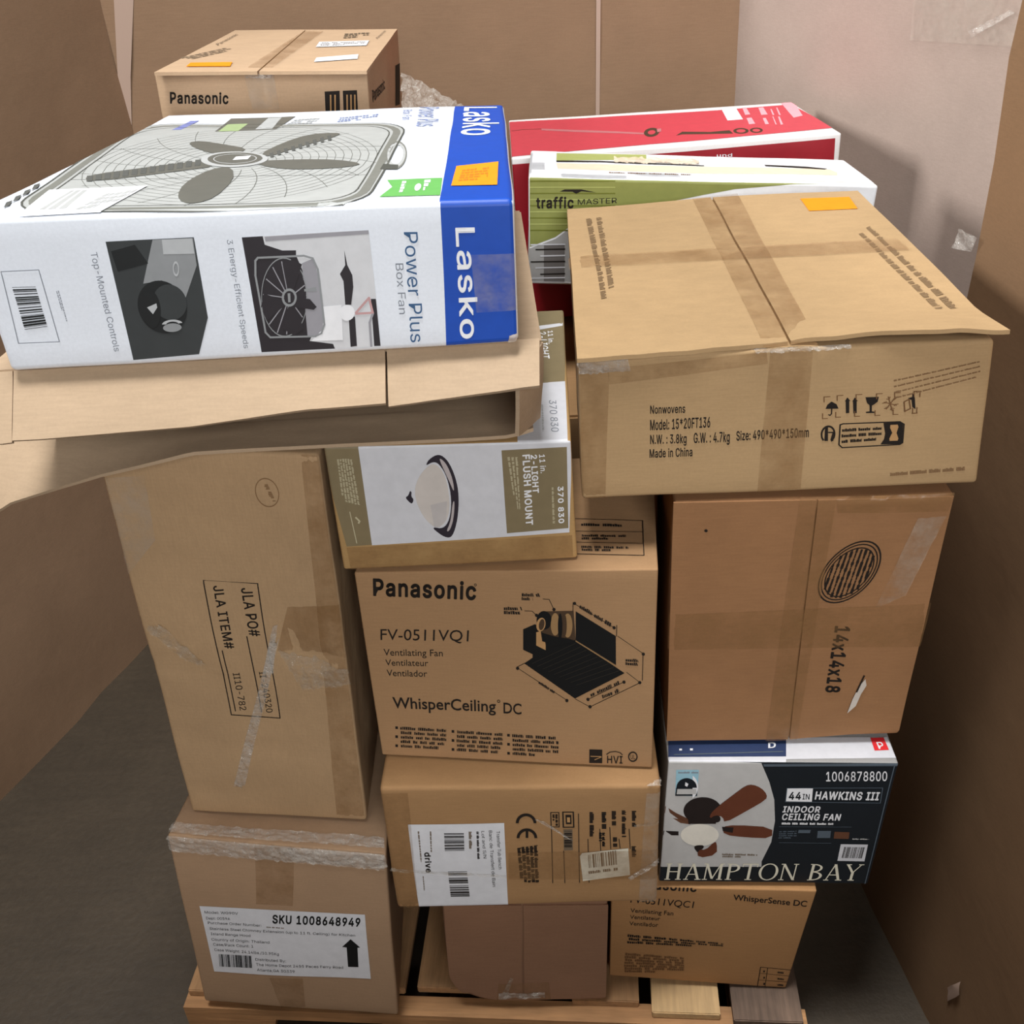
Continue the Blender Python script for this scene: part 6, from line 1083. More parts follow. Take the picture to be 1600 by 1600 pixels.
  'a':(389,[[[160,-9,137,-7,115,-3,94,5,76,15,60,29,48,45,38,63,32,84,30,108,34,138,43,161,58,179,78,193,100,203,125,211,152,216,178,220,234,227,252,230,265,235,273,243,276,255,276,257,273,279,267,297,256,311,240,322,220,329,196,331,171,329,149,322,132,313,118,301,107,288,100,274,41,291,51,313,64,331,79,346,95,358,114,368,133,375,153,380,173,383,194,384,215,383,239,379,263,372,286,360,306,343,322,320,330,301,335,278,337,251,337,0,277,0,277,52,272,52,264,38,252,25,236,12,215,1,190,-6],[170,45,202,49,228,59,248,74,263,93,272,115,276,138,276,190,270,186,259,182,246,179,231,176,200,171,175,168,154,164,134,159,117,150,103,139,95,124,92,105,94,87,102,72,114,61,130,52,149,47]]]),
  'b':(424,[[[229,-8,198,-5,172,4,153,17,138,31,127,46,118,59,112,59,112,0,53,0,53,509,114,509,114,319,118,319,127,331,137,346,152,360,171,373,197,381,229,384,259,382,287,374,313,361,335,342,354,320,370,293,381,261,388,227,390,189,388,151,381,116,370,84,355,57,336,34,313,16,288,3,260,-6],[220,47,242,49,262,55,279,66,294,80,306,97,316,117,323,139,327,163,328,189,327,215,323,239,316,261,307,281,295,298,280,311,262,322,243,328,220,330,198,328,178,322,161,312,147,299,134,282,125,263,118,241,114,216,113,189,114,162,118,138,125,115,135,95,147,78,162,65,179,55,198,49]]]),
  'c':(396,[[[207,-8,174,-5,144,3,117,16,93,35,72,58,56,85,44,116,37,150,34,187,37,225,44,260,56,291,72,318,93,341,117,360,144,374,174,382,207,384,234,383,260,377,284,368,305,356,324,341,340,322,353,301,362,277,303,262,298,276,290,289,281,301,270,311,257,319,242,325,226,329,207,330,184,328,163,321,145,310,130,296,118,278,108,258,102,236,98,212,96,187,98,163,102,139,108,117,118,97,130,80,145,66,163,55,184,49,207,46,226,48,243,52,258,58,271,66,282,76,292,89,299,102,304,117,363,102,354,78,341,56,325,37,306,21,285,9,261,-1,235,-6]]]),
  'd':(424,[[[195,-8,165,-6,137,3,111,16,89,34,70,57,55,84,43,116,36,151,34,189,36,227,43,261,55,293,70,320,89,342,112,361,137,374,165,382,196,384,228,381,253,373,272,360,287,346,298,331,306,319,311,319,311,509,372,509,372,0,313,0,313,59,307,59,298,46,287,31,272,17,252,4,227,-5],[205,47,226,49,246,55,263,65,278,78,290,95,299,115,306,138,310,162,312,189,310,216,306,241,300,263,290,282,278,299,263,312,246,322,227,328,205,330,182,328,162,322,145,311,130,298,118,281,108,261,102,239,98,215,96,189,98,163,102,139,109,117,118,97,130,80,145,66,162,55,182,49]]]),
  'e':(404,[[[212,-8,177,-5,145,3,117,16,92,35,72,58,56,85,44,116,37,150,34,187,36,224,44,258,55,290,71,317,91,340,115,359,142,373,172,382,205,384,226,383,246,380,266,374,285,366,303,355,319,341,334,324,347,305,357,282,365,256,370,227,371,194,371,169,75,169,75,221,338,221,310,202,308,226,304,248,298,269,283,294,263,314,237,326,205,330,183,328,164,323,146,313,125,294,109,270,99,241,96,211,96,178,98,151,102,127,110,106,121,88,135,73,151,61,169,53,190,48,212,46,234,48,254,53,271,61,285,73,297,88,306,105,365,91,353,63,335,39,320,26,302,14,283,4,261,-3,237,-7]]]),
  'f':(254,[[[228,379,228,327,6,327,6,379]],[[81,0,81,432,84,461,96,486,113,505,135,519,161,527,187,530,207,529,222,527,234,524,243,521,227,468,215,472,206,473,195,474,171,470,154,460,145,443,142,419,142,0]]]),
  'g':(425,[[[207,-151,180,-149,156,-146,134,-140,105,-127,82,-110,64,-91,51,-69,101,-41,110,-53,122,-66,136,-78,154,-88,178,-95,207,-97,236,-95,261,-87,282,-75,298,-58,308,-34,311,-6,311,68,306,68,298,56,287,41,272,28,252,16,227,8,195,5,165,7,138,14,113,27,90,43,71,65,55,90,43,120,36,154,34,191,36,229,43,263,55,293,71,320,90,342,112,361,138,374,166,382,196,384,228,382,253,373,273,360,288,346,299,331,308,319,313,319,313,379,372,379,372,-9,370,-40,363,-67,350,-90,334,-109,314,-124,291,-136,265,-144,237,-149],[205,59,227,61,246,66,264,75,285,95,300,121,307,142,311,166,312,193,311,219,307,242,300,264,291,283,279,299,264,312,247,322,227,328,205,330,182,328,163,322,145,312,130,298,118,282,109,262,102,241,98,218,96,193,98,167,102,144,109,123,124,96,145,76,163,66,183,61]]]),
  'h':(410,[[[114,227,114,0,53,0,53,509,114,509,114,287,102,287,116,319,132,344,152,362,175,374,200,382,227,384,252,383,275,377,295,369,313,356,328,340,341,321,350,298,355,271,357,240,357,0,296,0,296,235,293,263,286,286,273,304,256,318,235,326,210,329,184,326,161,317,141,303,126,283,117,257]]]),
  'i':(167,[[[53,0,53,379,114,379,114,0]],[[84,443,67,446,54,455,44,468,41,483,44,499,54,512,67,521,84,524,100,521,114,512,123,499,126,483,123,468,114,455,100,446]]]),
  'k':(381,[[[110,137,110,212,121,212,284,379,360,379,184,199,177,199]],[[53,0,53,509,114,509,114,0]],[[294,0,148,186,191,229,372,0]]]),
  'l':(189,[[[139,-2,112,0,91,8,74,20,62,37,55,59,53,84,53,509,114,509,114,99,115,77,120,62,130,54,146,52,160,53,170,54,181,3,162,-1,151,-2]]]),
  'm':(610,[[[53,0,53,379,112,379,112,295,108,295,118,323,132,346,151,363,172,376,195,384,219,386,245,383,268,375,287,361,303,342,314,320,321,295,312,295,322,321,337,343,357,361,381,375,407,383,437,386,458,385,478,380,497,372,514,361,529,346,541,328,550,307,555,283,557,255,557,0,496,0,496,254,493,279,485,298,473,313,447,326,419,330,395,328,374,320,358,307,345,290,338,270,335,247,335,0,274,0,274,260,269,288,253,311,229,326,199,330,178,328,158,320,140,307,126,289,117,266,114,238,114,0]]]),
  'n':(410,[[[114,227,114,0,53,0,53,379,112,379,112,287,102,287,116,319,132,344,152,362,175,374,200,382,227,384,252,383,275,377,295,369,313,356,328,340,341,321,350,298,355,271,357,240,357,0,296,0,296,235,293,263,286,286,273,304,256,318,235,326,210,329,184,326,161,317,141,303,126,283,117,257]]]),
  'o':(415,[[[207,-8,174,-5,144,3,117,16,93,35,72,58,56,85,44,116,37,150,34,187,37,225,44,260,56,291,72,318,93,341,117,360,144,374,174,382,207,384,241,382,271,374,299,360,323,341,343,318,359,291,371,260,379,225,381,187,379,150,371,116,359,85,343,58,323,35,299,16,271,3,241,-5],[207,46,231,49,252,55,270,66,285,80,298,97,307,117,314,139,318,163,319,187,318,212,314,236,307,258,298,278,285,296,270,310,252,321,231,328,207,330,184,328,163,321,145,310,130,296,118,278,108,258,102,236,98,212,96,187,98,163,102,139,108,117,118,97,130,80,145,66,163,55,184,49]]]),
  'p':(424,[[[53,-143,53,379,112,379,112,319,118,319,126,331,137,346,152,360,171,373,197,381,229,384,259,382,287,374,313,361,335,342,354,320,370,293,381,261,388,227,390,189,388,151,381,116,370,84,355,57,336,34,313,16,288,3,260,-6,229,-8,198,-5,173,4,153,17,138,31,127,46,118,59,114,59,114,-143],[220,47,242,49,262,55,279,66,294,80,306,97,316,117,323,139,327,163,328,189,327,215,323,239,316,261,307,281,295,298,280,311,262,322,243,328,220,330,198,328,178,322,161,312,147,299,134,282,125,263,118,241,114,216,113,189,114,162,118,138,125,115,135,95,147,78,162,65,179,55,198,49]]]),
  'r':(259,[[[53,0,53,379,112,379,112,321,115,321,130,347,152,367,171,377,191,383,213,385,229,384,243,384,243,322,230,324,219,325,207,326,182,323,159,315,140,301,126,284,117,262,114,237,114,0]]]),
  's':(365,[[[182,-8,157,-7,133,-3,112,3,93,12,76,24,62,38,50,54,41,73,36,94,94,107,105,79,124,60,150,49,181,45,206,47,227,53,244,62,262,81,268,103,265,121,254,136,237,147,212,155,149,170,118,180,92,192,72,208,58,227,50,249,47,274,49,295,55,314,65,332,79,347,95,360,115,370,137,378,161,383,187,384,212,383,234,379,254,372,279,358,299,339,314,316,324,290,268,277,258,298,243,316,219,328,187,333,156,329,131,317,114,299,109,277,112,258,124,243,144,232,172,223,229,209,261,200,287,187,306,171,320,153,328,131,331,107,329,85,323,65,312,47,298,31,281,18,260,6,236,-2,210,-7]]]),
  't':(227,[[[204,379,204,327,6,327,6,379]],[[65,471,126,471,126,98,128,76,136,61,150,53,170,50,185,51,202,54,213,2,203,-1,192,-3,180,-4,168,-4,138,-1,113,7,92,21,77,41,68,64,65,93]]]),
  'u':(410,[[[182,-5,158,-3,135,2,115,11,97,23,82,39,69,59,60,82,54,109,53,139,53,379,114,379,114,144,116,117,124,94,137,75,154,61,175,53,200,50,226,53,249,62,268,77,283,97,293,122,296,153,296,379,357,379,357,0,298,0,298,92,307,92,294,60,277,35,257,17,234,5,209,-3]]]),
  'v':(389,[[[163,0,17,379,84,379,165,155,173,132,180,110,187,87,193,64,199,42,206,21,184,21,191,42,197,64,203,87,209,110,216,132,224,155,305,379,371,379,226,0]]]),
  'w':(567,[[[138,0,23,379,87,379,133,214,140,190,147,164,154,137,161,107,168,75,175,41,165,41,172,74,179,105,186,135,192,163,199,189,206,214,252,379,316,379,362,214,368,189,375,163,382,136,388,106,395,75,402,41,391,41,399,75,406,106,413,135,420,163,427,189,434,214,480,379,545,379,429,0,368,0,319,172,305,225,297,252,291,280,277,338,291,338,277,280,263,225,255,198,248,172,199,0]]]),
  'x':(379,[[[21,0,171,218,171,171,29,379,100,379,147,306,159,287,170,270,179,253,193,229,207,206,175,206,190,229,202,253,211,270,222,287,233,306,282,379,352,379,209,169,209,214,358,0,287,0,231,85,214,112,200,136,187,159,173,182,205,182,191,159,178,136,165,112,148,85,91,0]]]),
  'y':(389,[[[47,-139,61,-86,71,-87,88,-90,104,-89,118,-84,130,-74,141,-58,151,-36,163,-1,17,379,84,379,165,155,173,132,180,109,187,87,193,64,199,42,206,21,184,21,190,42,196,64,202,87,209,110,216,132,224,155,305,379,371,379,204,-58,191,-85,177,-107,159,-124,139,-136,117,-143,91,-145,77,-145,65,-143,54,-141]]]),
  'z':(380,[[[42,0,42,46,254,320,254,323,48,323,48,379,333,379,333,331,126,60,126,56,339,56,339,0]]]),
 },
}

FONT = bpy.data.curves.new('text', 'FONT')
FONT_O = bpy.data.objects.new('text', FONT)
from mathutils.geometry import tessellate_polygon
def text_tris(s, bold, own):
    if own:
        FONT.body = s; FONT.offset = (0, .012, .026)[bold]; FONT.resolution_u = 3
        COL.objects.link(FONT_O); bpy.context.view_layer.update()
        dg = bpy.context.evaluated_depsgraph_get(); me = FONT_O.evaluated_get(dg).to_mesh()
        vs = [(v.co.x, v.co.y) for v in me.vertices]; fs = [tuple(p.vertices) for p in me.polygons]
        FONT_O.evaluated_get(dg).to_mesh_clear(); COL.objects.unlink(FONT_O)
        cap = .69
    else:
        vs = []; fs = []; x = 0; cap = GLYPH_CAP
        for ch in s:
            adv, loops = GLYPHS[0].get(ch, GLYPHS[0]['-']); adv += (0, 30, 60)[bold]
            for grp in loops:
                pl = [[Vector((l[i] / 1000 + x, l[i + 1] / 1000, 0)) for i in range(0, len(l), 2)] for l in grp]
                k = len(vs); vs += [(p.x, p.y) for l in pl for p in l]
                fs += [tuple(i + k for i in t) for t in tessellate_polygon(pl)]
                if bold:                                   # heavier weight: a stroke along the outline
                    hw = (0, .012, .026)[bold]
                    for l in pl:
                        for p, q in zip(l, l[1:] + l[:1]):
                            d = q - p
                            if d.length < 1e-5: continue
                            d.normalize(); n = Vector((-d.y, d.x, 0)) * hw; e = d * hw * .55; k = len(vs)
                            vs += [(v.x, v.y) for v in (p - n - e, q - n + e, q + n + e, p + n - e)]; fs.append((k, k + 1, k + 2, k + 3))
            x += adv / 1000
    x0 = min(v[0] for v in vs); x1 = max(v[0] for v in vs)
    return [((x - x0) / (x1 - x0), y / cap) for x, y in vs], fs

SERIF = {  # strokes as (x0,y0,x1,y1,width) in a unit-high cell, then the advance
 'H': ([(.14, 0, .14, 1, .13), (.66, 0, .66, 1, .13), (.14, .5, .66, .5, .06), (0, .02, .28, .02, .05), (.52, .02, .8, .02, .05), (0, .98, .28, .98, .05), (.52, .98, .8, .98, .05)], .92),
 'A': ([(.1, 0, .4, 1, .06), (.4, 1, .72, 0, .13), (.2, .34, .6, .34, .05), (0, .02, .24, .02, .05), (.56, .02, .86, .02, .05)], .92),
 'M': ([(.12, 0, .14, 1, .06), (.14, 1, .48, .06, .12), (.48, .06, .82, 1, .06), (.84, 0, .84, 1, .13), (0, .02, .25, .02, .05), (.7, .02, .98, .02, .05), (0, .98, .16, .98, .05), (.82, .98, .98, .98, .05)], 1.12),
 'P': ([(.14, 0, .14, 1, .13), (0, .02, .3, .02, .05), (0, .98, .14, .98, .05)], .74),
 'T': ([(.38, 0, .38, 1, .13), (.02, .97, .74, .97, .06), (.22, .02, .54, .02, .05), (.03, .8, .03, .98, .05), (.73, .8, .73, .98, .05)], .84),
 'O': ([], 1.02),
 'N': ([(.13, 0, .13, 1, .06), (.13, 1, .72, 0, .13), (.72, 0, .72, 1, .06), (0, .02, .26, .02, .05), (0, .98, .14, .98, .05), (.6, .98, .84, .98, .05)], .98),
 'B': ([(.14, 0, .14, 1, .13), (0, .02, .14, .02, .05), (0, .98, .14, .98, .05)], .78),
 'Y': ([(.06, 1, .38, .48, .13), (.72, 1, .38, .48, .06), (.38, 0, .38, .5, .13), (.24, .02, .54, .02, .05), (0, .98, .24, .98, .05), (.58, .98, .82, .98, .05)], .84),
 ' ': ([], .42)}
def arc_quads(cx, cy, rx, ry, w0, w1, a0, a1, n=20):
    out = []
    def pt(t, k):
        a = math.radians(t); w = w0 + (w1 - w0) * abs(math.cos(a))
        return (cx + (rx - k * w) * math.cos(a), cy + (ry - k * min(w, w0 * 1.2)) * math.sin(a))
    for i in range(n):
        t0, t1 = a0 + (a1 - a0) * i / n, a0 + (a1 - a0) * (i + 1) / n
        out.append([pt(t0, 1), pt(t0, 0), pt(t1, 0), pt(t1, 1)])
    return out
def serif_polys(s):
    x = 0; polys = []
    for ch in s:
        st, adv = SERIF[ch]
        for x0, y0, x1, y1, w in st:
            d = Vector((x1 - x0, y1 - y0)); n = Vector((-d.y, d.x)).normalized() * w / 2
            if abs(d.y) > abs(d.x) * .3 : n = Vector((w / 2, 0))
            polys.append([(x + x0 - n.x, y0 - n.y), (x + x0 + n.x, y0 + n.y), (x + x1 + n.x, y1 + n.y), (x + x1 - n.x, y1 - n.y)])
        q = []
        if ch == 'O': q = arc_quads(.47, .5, .47, .52, .05, .13, 0, 360, 28)
        if ch == 'P': q = arc_quads(.2, .735, .44, .265, .05, .13, -90, 90)
        if ch == 'B': q = arc_quads(.2, .755, .40, .245, .05, .12, -90, 90) + arc_quads(.2, .27, .46, .27, .05, .13, -90, 90)
        polys += [[(x + a, b) for a, b in p] for p in q]
        x += adv
    return [[(a / x, b) for a, b in p] for p in polys]

class Carton:
    def __init__(s, key, name, label, cat, mat, r=.004, amp=.0012, cr=0, seed=0, dents=(), group=None):
        pos, ang, dim, offs = BOX[key]
        s.key = key; s.dim = Vector(dim); s.offs = offs; s.r = r; s.amp = amp; s.cr = cr; s.seed = seed; s.dents = dents
        s.root = empty(name, pos, label, cat, group); s.root.rotation_mode = 'YXZ'
        s.root.rotation_euler = (ang[1], ang[2], ang[0])
        s.mat = mat
        s.body()
        s.prints()
    def loc(s, p):
        a, b, c = p.x / s.dim.x, p.y / s.dim.y, p.z / s.dim.z
        if s.cr and p.x < s.cr and p.z < s.cr:
            dx, dz = p.x - s.cr, p.z - s.cr; l = math.hypot(dx, dz); m = max(abs(dx), abs(dz))
            if l > 1e-6: p = Vector((s.cr + dx * m / l, p.y, s.cr + dz * m / l))
        o = Vector((0, 0, 0))
        for k, v in s.offs.items():
            o += Vector(v) * ((1 - b if k[0] == 'F' else b) * (1 - a if k[1] == 'L' else a) * (1 - c if k[2] == 'B' else c))
        q = p + o
        q += noise.noise_vector(p * 5.5 + Vector((s.seed * 3.1, s.seed, 0))) * s.amp
        for f, u, v, ru, rv, dep in s.dents:
            if f == 'F' and p.y < .03: q.y += dep * math.exp(-((p.x - u) / ru) ** 2 - ((p.z - v) / rv) ** 2)
            if f == 'T' and p.z > s.dim.z - .03: q.z -= dep * math.exp(-((p.x - u) / ru) ** 2 - ((p.y - v) / rv) ** 2)
        return q
    def nom(s, f, u, v):
        w, d, h = s.dim
        return {'F': (Vector((u, 0, v)), Vector((0, -1, 0))), 'B': (Vector((w - u, d, v)), Vector((0, 1, 0))), 'L': (Vector((0, d - u, v)), Vector((-1, 0, 0))),
                'R': (Vector((w, u, v)), Vector((1, 0, 0))), 'T': (Vector((u, v, h)), Vector((0, 0, 1))), 'D': (Vector((u, d - v, 0)), Vector((0, 0, -1)))}[f]
    def P(s, f, u, v, lift=0.0):
        p, n = s.nom(f, u, v); r = s.r
        q = Vector([min(max(p[i], r), s.dim[i] - r) for i in range(3)])
        dv = p - q
        if dv.length > 1e-9:
            dn = dv.normalized(); ov = max(0.0, dv.length - r * 1.75)
            p = q + dn * r; n = dn
        return s.loc(p + n * lift)
    def raw(s, f, u, v, lift):
        p, n = s.nom(f, u, v); return s.loc(p + n * lift)
    def body(s):
        bm = bmesh.new(); w, d, h = s.dim; r = s.r
        def cuts(L):
            n = max(2, int(round((L - 2 * r) / .02))); return [0, r * .35, r * .7] + [r + (L - 2 * r) * i / n for i in range(n + 1)] + [L - r * .7, L - r * .35, L]
        for f, (U, V) in {'F': (w, h), 'B': (w, h), 'L': (d, h), 'R': (d, h), 'T': (w, d), 'D': (w, d)}.items():
            cu, cv = cuts(U), cuts(V)
            g = [[bm.verts.new(s.P(f, a, b)) for b in cv] for a in cu]
            for i in range(len(cu) - 1):
                for j in range(len(cv) - 1):
                    bm.faces.new((g[i][j], g[i + 1][j], g[i + 1][j + 1], g[i][j + 1]))
        bmesh.ops.remove_doubles(bm, verts=bm.verts, dist=1e-5)
        s.body_o = link('body', bm, s.mat, s.root)
    def poly(s, bm, f, L, pts, mi, faces=None, cut=True):
        base = BASE.get((s.key, f), 0) + .00035 + .00022 * L
        b2 = bmesh.new()
        vs = [b2.verts.new((p[0], p[1], 0)) for p in pts]
        for fc in (faces or [range(len(pts))]):
            try: b2.faces.new([vs[i] for i in fc])
            except ValueError: pass
        xs = [p[0] for p in pts]; ys = [p[1] for p in pts]
        if cut and (max(xs) - min(xs) > .05 or max(ys) - min(ys) > .05):
            if faces is None and len(pts) > 4: bmesh.ops.triangulate(b2, faces=b2.faces)
            e = s.r; U, V = {'F': (s.dim.x, s.dim.z), 'T': (s.dim.x, s.dim.y), 'R': (s.dim.y, s.dim.z)}[f]
            for ax, lo, hi, ex in ((0, min(xs), max(xs), U), (1, min(ys), max(ys), V)):
                cs = [k * .03 for k in range(int(lo / .03) - 1, int(hi / .03) + 2)] + [e * .35, e * .7, e, ex - e, ex - e * .7, ex - e * .35]
                for c in cs:
                    if lo + 1e-5 < c < hi - 1e-5:
                        bmesh.ops.bisect_plane(b2, geom=b2.verts[:] + b2.edges[:] + b2.faces[:], plane_co=((c, 0, 0) if ax == 0 else (0, c, 0)), plane_no=((1, 0, 0) if ax == 0 else (0, 1, 0)))
        U, V = {'F': (s.dim.x, s.dim.z), 'T': (s.dim.x, s.dim.y), 'R': (s.dim.y, s.dim.z)}[f]
        b2.verts.index_update()
        nv = [bm.verts.new(s.P(f, min(max(v.co.x, 0), U), min(max(v.co.y, 0), V), base)) for v in b2.verts]
        for fc in b2.faces:
            ids = [v.index for v in fc.verts]
            ar = fc.calc_area()
            if ar < 1e-12: continue
            F = bm.faces.new([nv[i] for i in ids]); F.material_index = mi
            F.normal_update()
            n = {'F': Vector((0, -1, 0)), 'T': Vector((0, 0, 1)), 'R': Vector((1, 0, 0))}[f]
            if F.normal.dot(n) < 0: F.normal_flip()
        b2.free()
    def prints(s):
        for child, lab, items in PRINTS.get(s.key, []):
            flat = [i for i in items if i[0] not in 'sf']
            for it in items:
                if it[0] in 'sf':
                    o = s.strip(child, it) if it[0] == 's' else s.flap(child, it)
                    if lab: o['label'] = lab
            if not flat: continue
            bm = bmesh.new(); mats = []; idx = {}
            if child == 'printing':
                bm.from_mesh(s.body_o.data); mats = [s.mat]
                for fc in bm.faces: fc.smooth = True
            for it in flat:
                k, f, L, m = it[:4]
                if m not in idx: idx[m] = len(mats); mats.append(ink(m))
                mi = idx[m]
                pr = lambda a: [(a[i], a[i + 1]) for i in range(0, len(a), 2)]
                if k == 'q': s.poly(bm, f, L, pr(it[4]), mi)
                elif k in 'tS':
                    p = [Vector(x) for x in pr(it[4] if False else it[5])]
                    ex, ey = p[1] - p[0], p[2] - p[0]
                    if k == 't':
                        vs, fs = text_tris(it[4], it[6], s.key in ('pa', 'ws') and it[4] not in ('Panasonic', 'HVI', 'UL'))
                        s.poly(bm, f, L, [tuple(p[0] + ex * x + ey * y) for x, y in vs], mi, fs, False)
                    else:
                        for pl in serif_polys(it[4]): s.poly(bm, f, L, [tuple(p[0] + ex * x + ey * y) for x, y in pl], mi)
                elif k == 'g':
                    A, B, C, D = [Vector(x) for x in pr(it[4])]; rows, fill, sd = it[5:8]; R = random.Random(sd)
                    for r in range(rows):
                        t0 = (r + .5 - fill / 2) / rows; t1 = (r + .5 + fill / 2) / rows; x = R.uniform(0, .02); end = 1 if r < rows - 1 or rows == 1 else R.uniform(.5, .95)
                        asp = ((D - A).length / rows * fill) / max(1e-6, (B - A).length)
                        while x < end - .01:
                            wl_ = min(end - x, asp * R.uniform(1.2, 4.5)); x2 = x + wl_
                            # a word of blurred writing: a run of letter-high strokes
                            y = x
                            while y < x2 - 1e-6:
                                y2 = min(x2, y + asp * R.uniform(.35, .6)); hi = t0 + (t1 - t0) * (R.choice((0, .22, .22, 0)));
                                def q_(a, t): return tuple((A + (B - A) * a) * (1 - t) + (D + (C - D) * a) * t)
                                s.poly(bm, f, L, [q_(y, hi), q_(y2 - asp * .1, hi), q_(y2 - asp * .1, t1), q_(y, t1)], mi, None, False)
                                y = y2
                            x = x2 + asp * .55
                elif k == 'b':
                    A, B, C, D = [Vector(x) for x in pr(it[4])]; n, sd = it[5:7]; R = random.Random(sd)
                    ws_ = [R.choice((.5, .5, 1, 1, 1.6, 2.2)) for _ in range(n * 2)]; T_ = sum(ws_); x = 0
                    for i, w_ in enumerate(ws_):
                        a0, a1 = x / T_, (x + w_) / T_; x += w_
                        if i % 2 == 0: s.poly(bm, f, L, [tuple(A + (B - A) * a0), tuple(A + (B - A) * a1), tuple(D + (C - D) * a1), tuple(D + (C - D) * a0)], mi, None, False)
                elif k == 'l':
                    p = [Vector(x) for x in pr(it[4])]; w_ = it[5] / 2
                    if it[6]: p.append(p[0])
                    for a, b in zip(p, p[1:]):
                        d = b - a
                        if d.length < 1e-7: continue
                        d.normalize(); n = Vector((-d.y, d.x)) * w_; e = d * w_ * .7
                        s.poly(bm, f, L, [tuple(a - n - e), tuple(b - n + e), tuple(b + n + e), tuple(a + n - e)], mi)
                elif k == 'e':
                    c, p1, p2 = [Vector(x) for x in pr(it[4])]; e1, e2 = p1 - c, p2 - c; inner, a0, a1 = it[5:8]; n = 40
                    an = [math.radians(a0 + (a1 - a0) * i / n) for i in range(n + 1)]
                    pt = lambda a, k_: tuple(c + (e1 * math.cos(a) + e2 * math.sin(a)) * k_)
                    if inner:
                        for x, y in zip(an, an[1:]): s.poly(bm, f, L, [pt(x, inner), pt(x, 1), pt(y, 1), pt(y, inner)], mi, None, False)
                    else: s.poly(bm, f, L, [pt(x, 1) for x in (an[:-1] if a1 - a0 >= 360 else an)], mi)
            if child == 'printing':
                me = s.body_o.data; bm.to_mesh(me); bm.free()
                for m_ in mats[1:]: me.materials.append(m_)
                continue
            o = link(child, bm, mats, s.root, False)
            if lab: o['label'] = lab
    def strip(s, child, it):
        _, f, lift, kind, q, nx, ny, amp, seed, rag = it
        R = random.Random(seed); A, B, C, D = [Vector((q[i], q[i + 1])) for i in (0, 2, 4, 6)]
        if rag: nx, ny = nx * 2, ny * 2
        base = BASE.get((s.key, f), 0); bm = bmesh.new(); g = {}
        U, V = {'F': (s.dim.x, s.dim.z), 'T': (s.dim.x, s.dim.y), 'R': (s.dim.y, s.dim.z)}[f]
        for i in range(nx + 1):
            for j in range(ny + 1):
                a, b = i / nx, j / ny
                if rag and j in (0, ny): b += .10 * noise.noise(Vector((i * .45, seed * 3.7 + j, 0)))
                p = (A * (1 - a) + B * a) * (1 - b) + (D * (1 - a) + C * a) * b
                g[i, j] = bm.verts.new(s.P(f, min(max(p.x, 0), U), min(max(p.y, 0), V), base + lift + (R.uniform(-.6, 1) * amp if not rag else amp * (1.1 * noise.noise(Vector((p.x * 55, p.y * 160, seed))) + .5 * noise.noise(Vector((p.x * 190, p.y * 230, seed)))))))
        for i in range(nx):
            for j in range(ny): bm.faces.new((g[i, j], g[i + 1, j], g[i + 1, j + 1], g[i, j + 1]))
        return link(child, bm, stripmat(kind), s.root, True)
    def flap(s, child, it):
        _, f, th, q, rag, seed, rise = it
        R = random.Random(seed); A, B, C, D = [Vector((q[i], q[i + 1])) for i in (0, 2, 4, 6)]   # A-B far edge, D-C near (free) edge
        bm = bmesh.new(); nx, ny = 28, 24; g = {}
        for k in (0, 1):
            for i in range(nx + 1):
                for j in range(ny + 1):
                    a, b = i / nx, j / ny
                    p = (A * (1 - a) + B * a) * (1 - b) + (D * (1 - a) + C * a) * b
                    fr = max(0, (b - .85) / .15)
                    if rag and b > .8:
                        p = p + (D - A).normalized() * fr * rag * noise.noise(Vector((a * 7 + seed, seed * 2.3, 0)))
                    up = rise * fr * (max(0, math.sin(a * math.pi * .9)) * .35 + a ** .6) if rise else 0
                    g[k, i, j] = bm.verts.new(s.raw(f, p.x, p.y, .0004 + th * k + up))
        def F(*k): bm.faces.new([g[x] for x in k])
        for i in range(nx):
            for j in range(ny):
                F((1, i, j), (1, i + 1, j), (1, i + 1, j + 1), (1, i, j + 1)); F((0, i, j), (0, i, j + 1), (0, i + 1, j + 1), (0, i + 1, j))
        for i in range(nx):
            F((0, i, 0), (0, i + 1, 0), (1, i + 1, 0), (1, i, 0)); F((0, i, ny), (1, i, ny), (1, i + 1, ny), (0, i + 1, ny))
        for j in range(ny):
            F((0, 0, j), (1, 0, j), (1, 0, j + 1), (0, 0, j + 1)); F((0, nx, j), (0, nx, j + 1), (1, nx, j + 1), (1, nx, j))
        bmesh.ops.recalc_face_normals(bm, faces=bm.faces)
        o = link(child, bm, s.mat, s.root, True)
        md = o.modifiers.new('e', 'EDGE_SPLIT'); md.split_angle = math.radians(35)
        return o

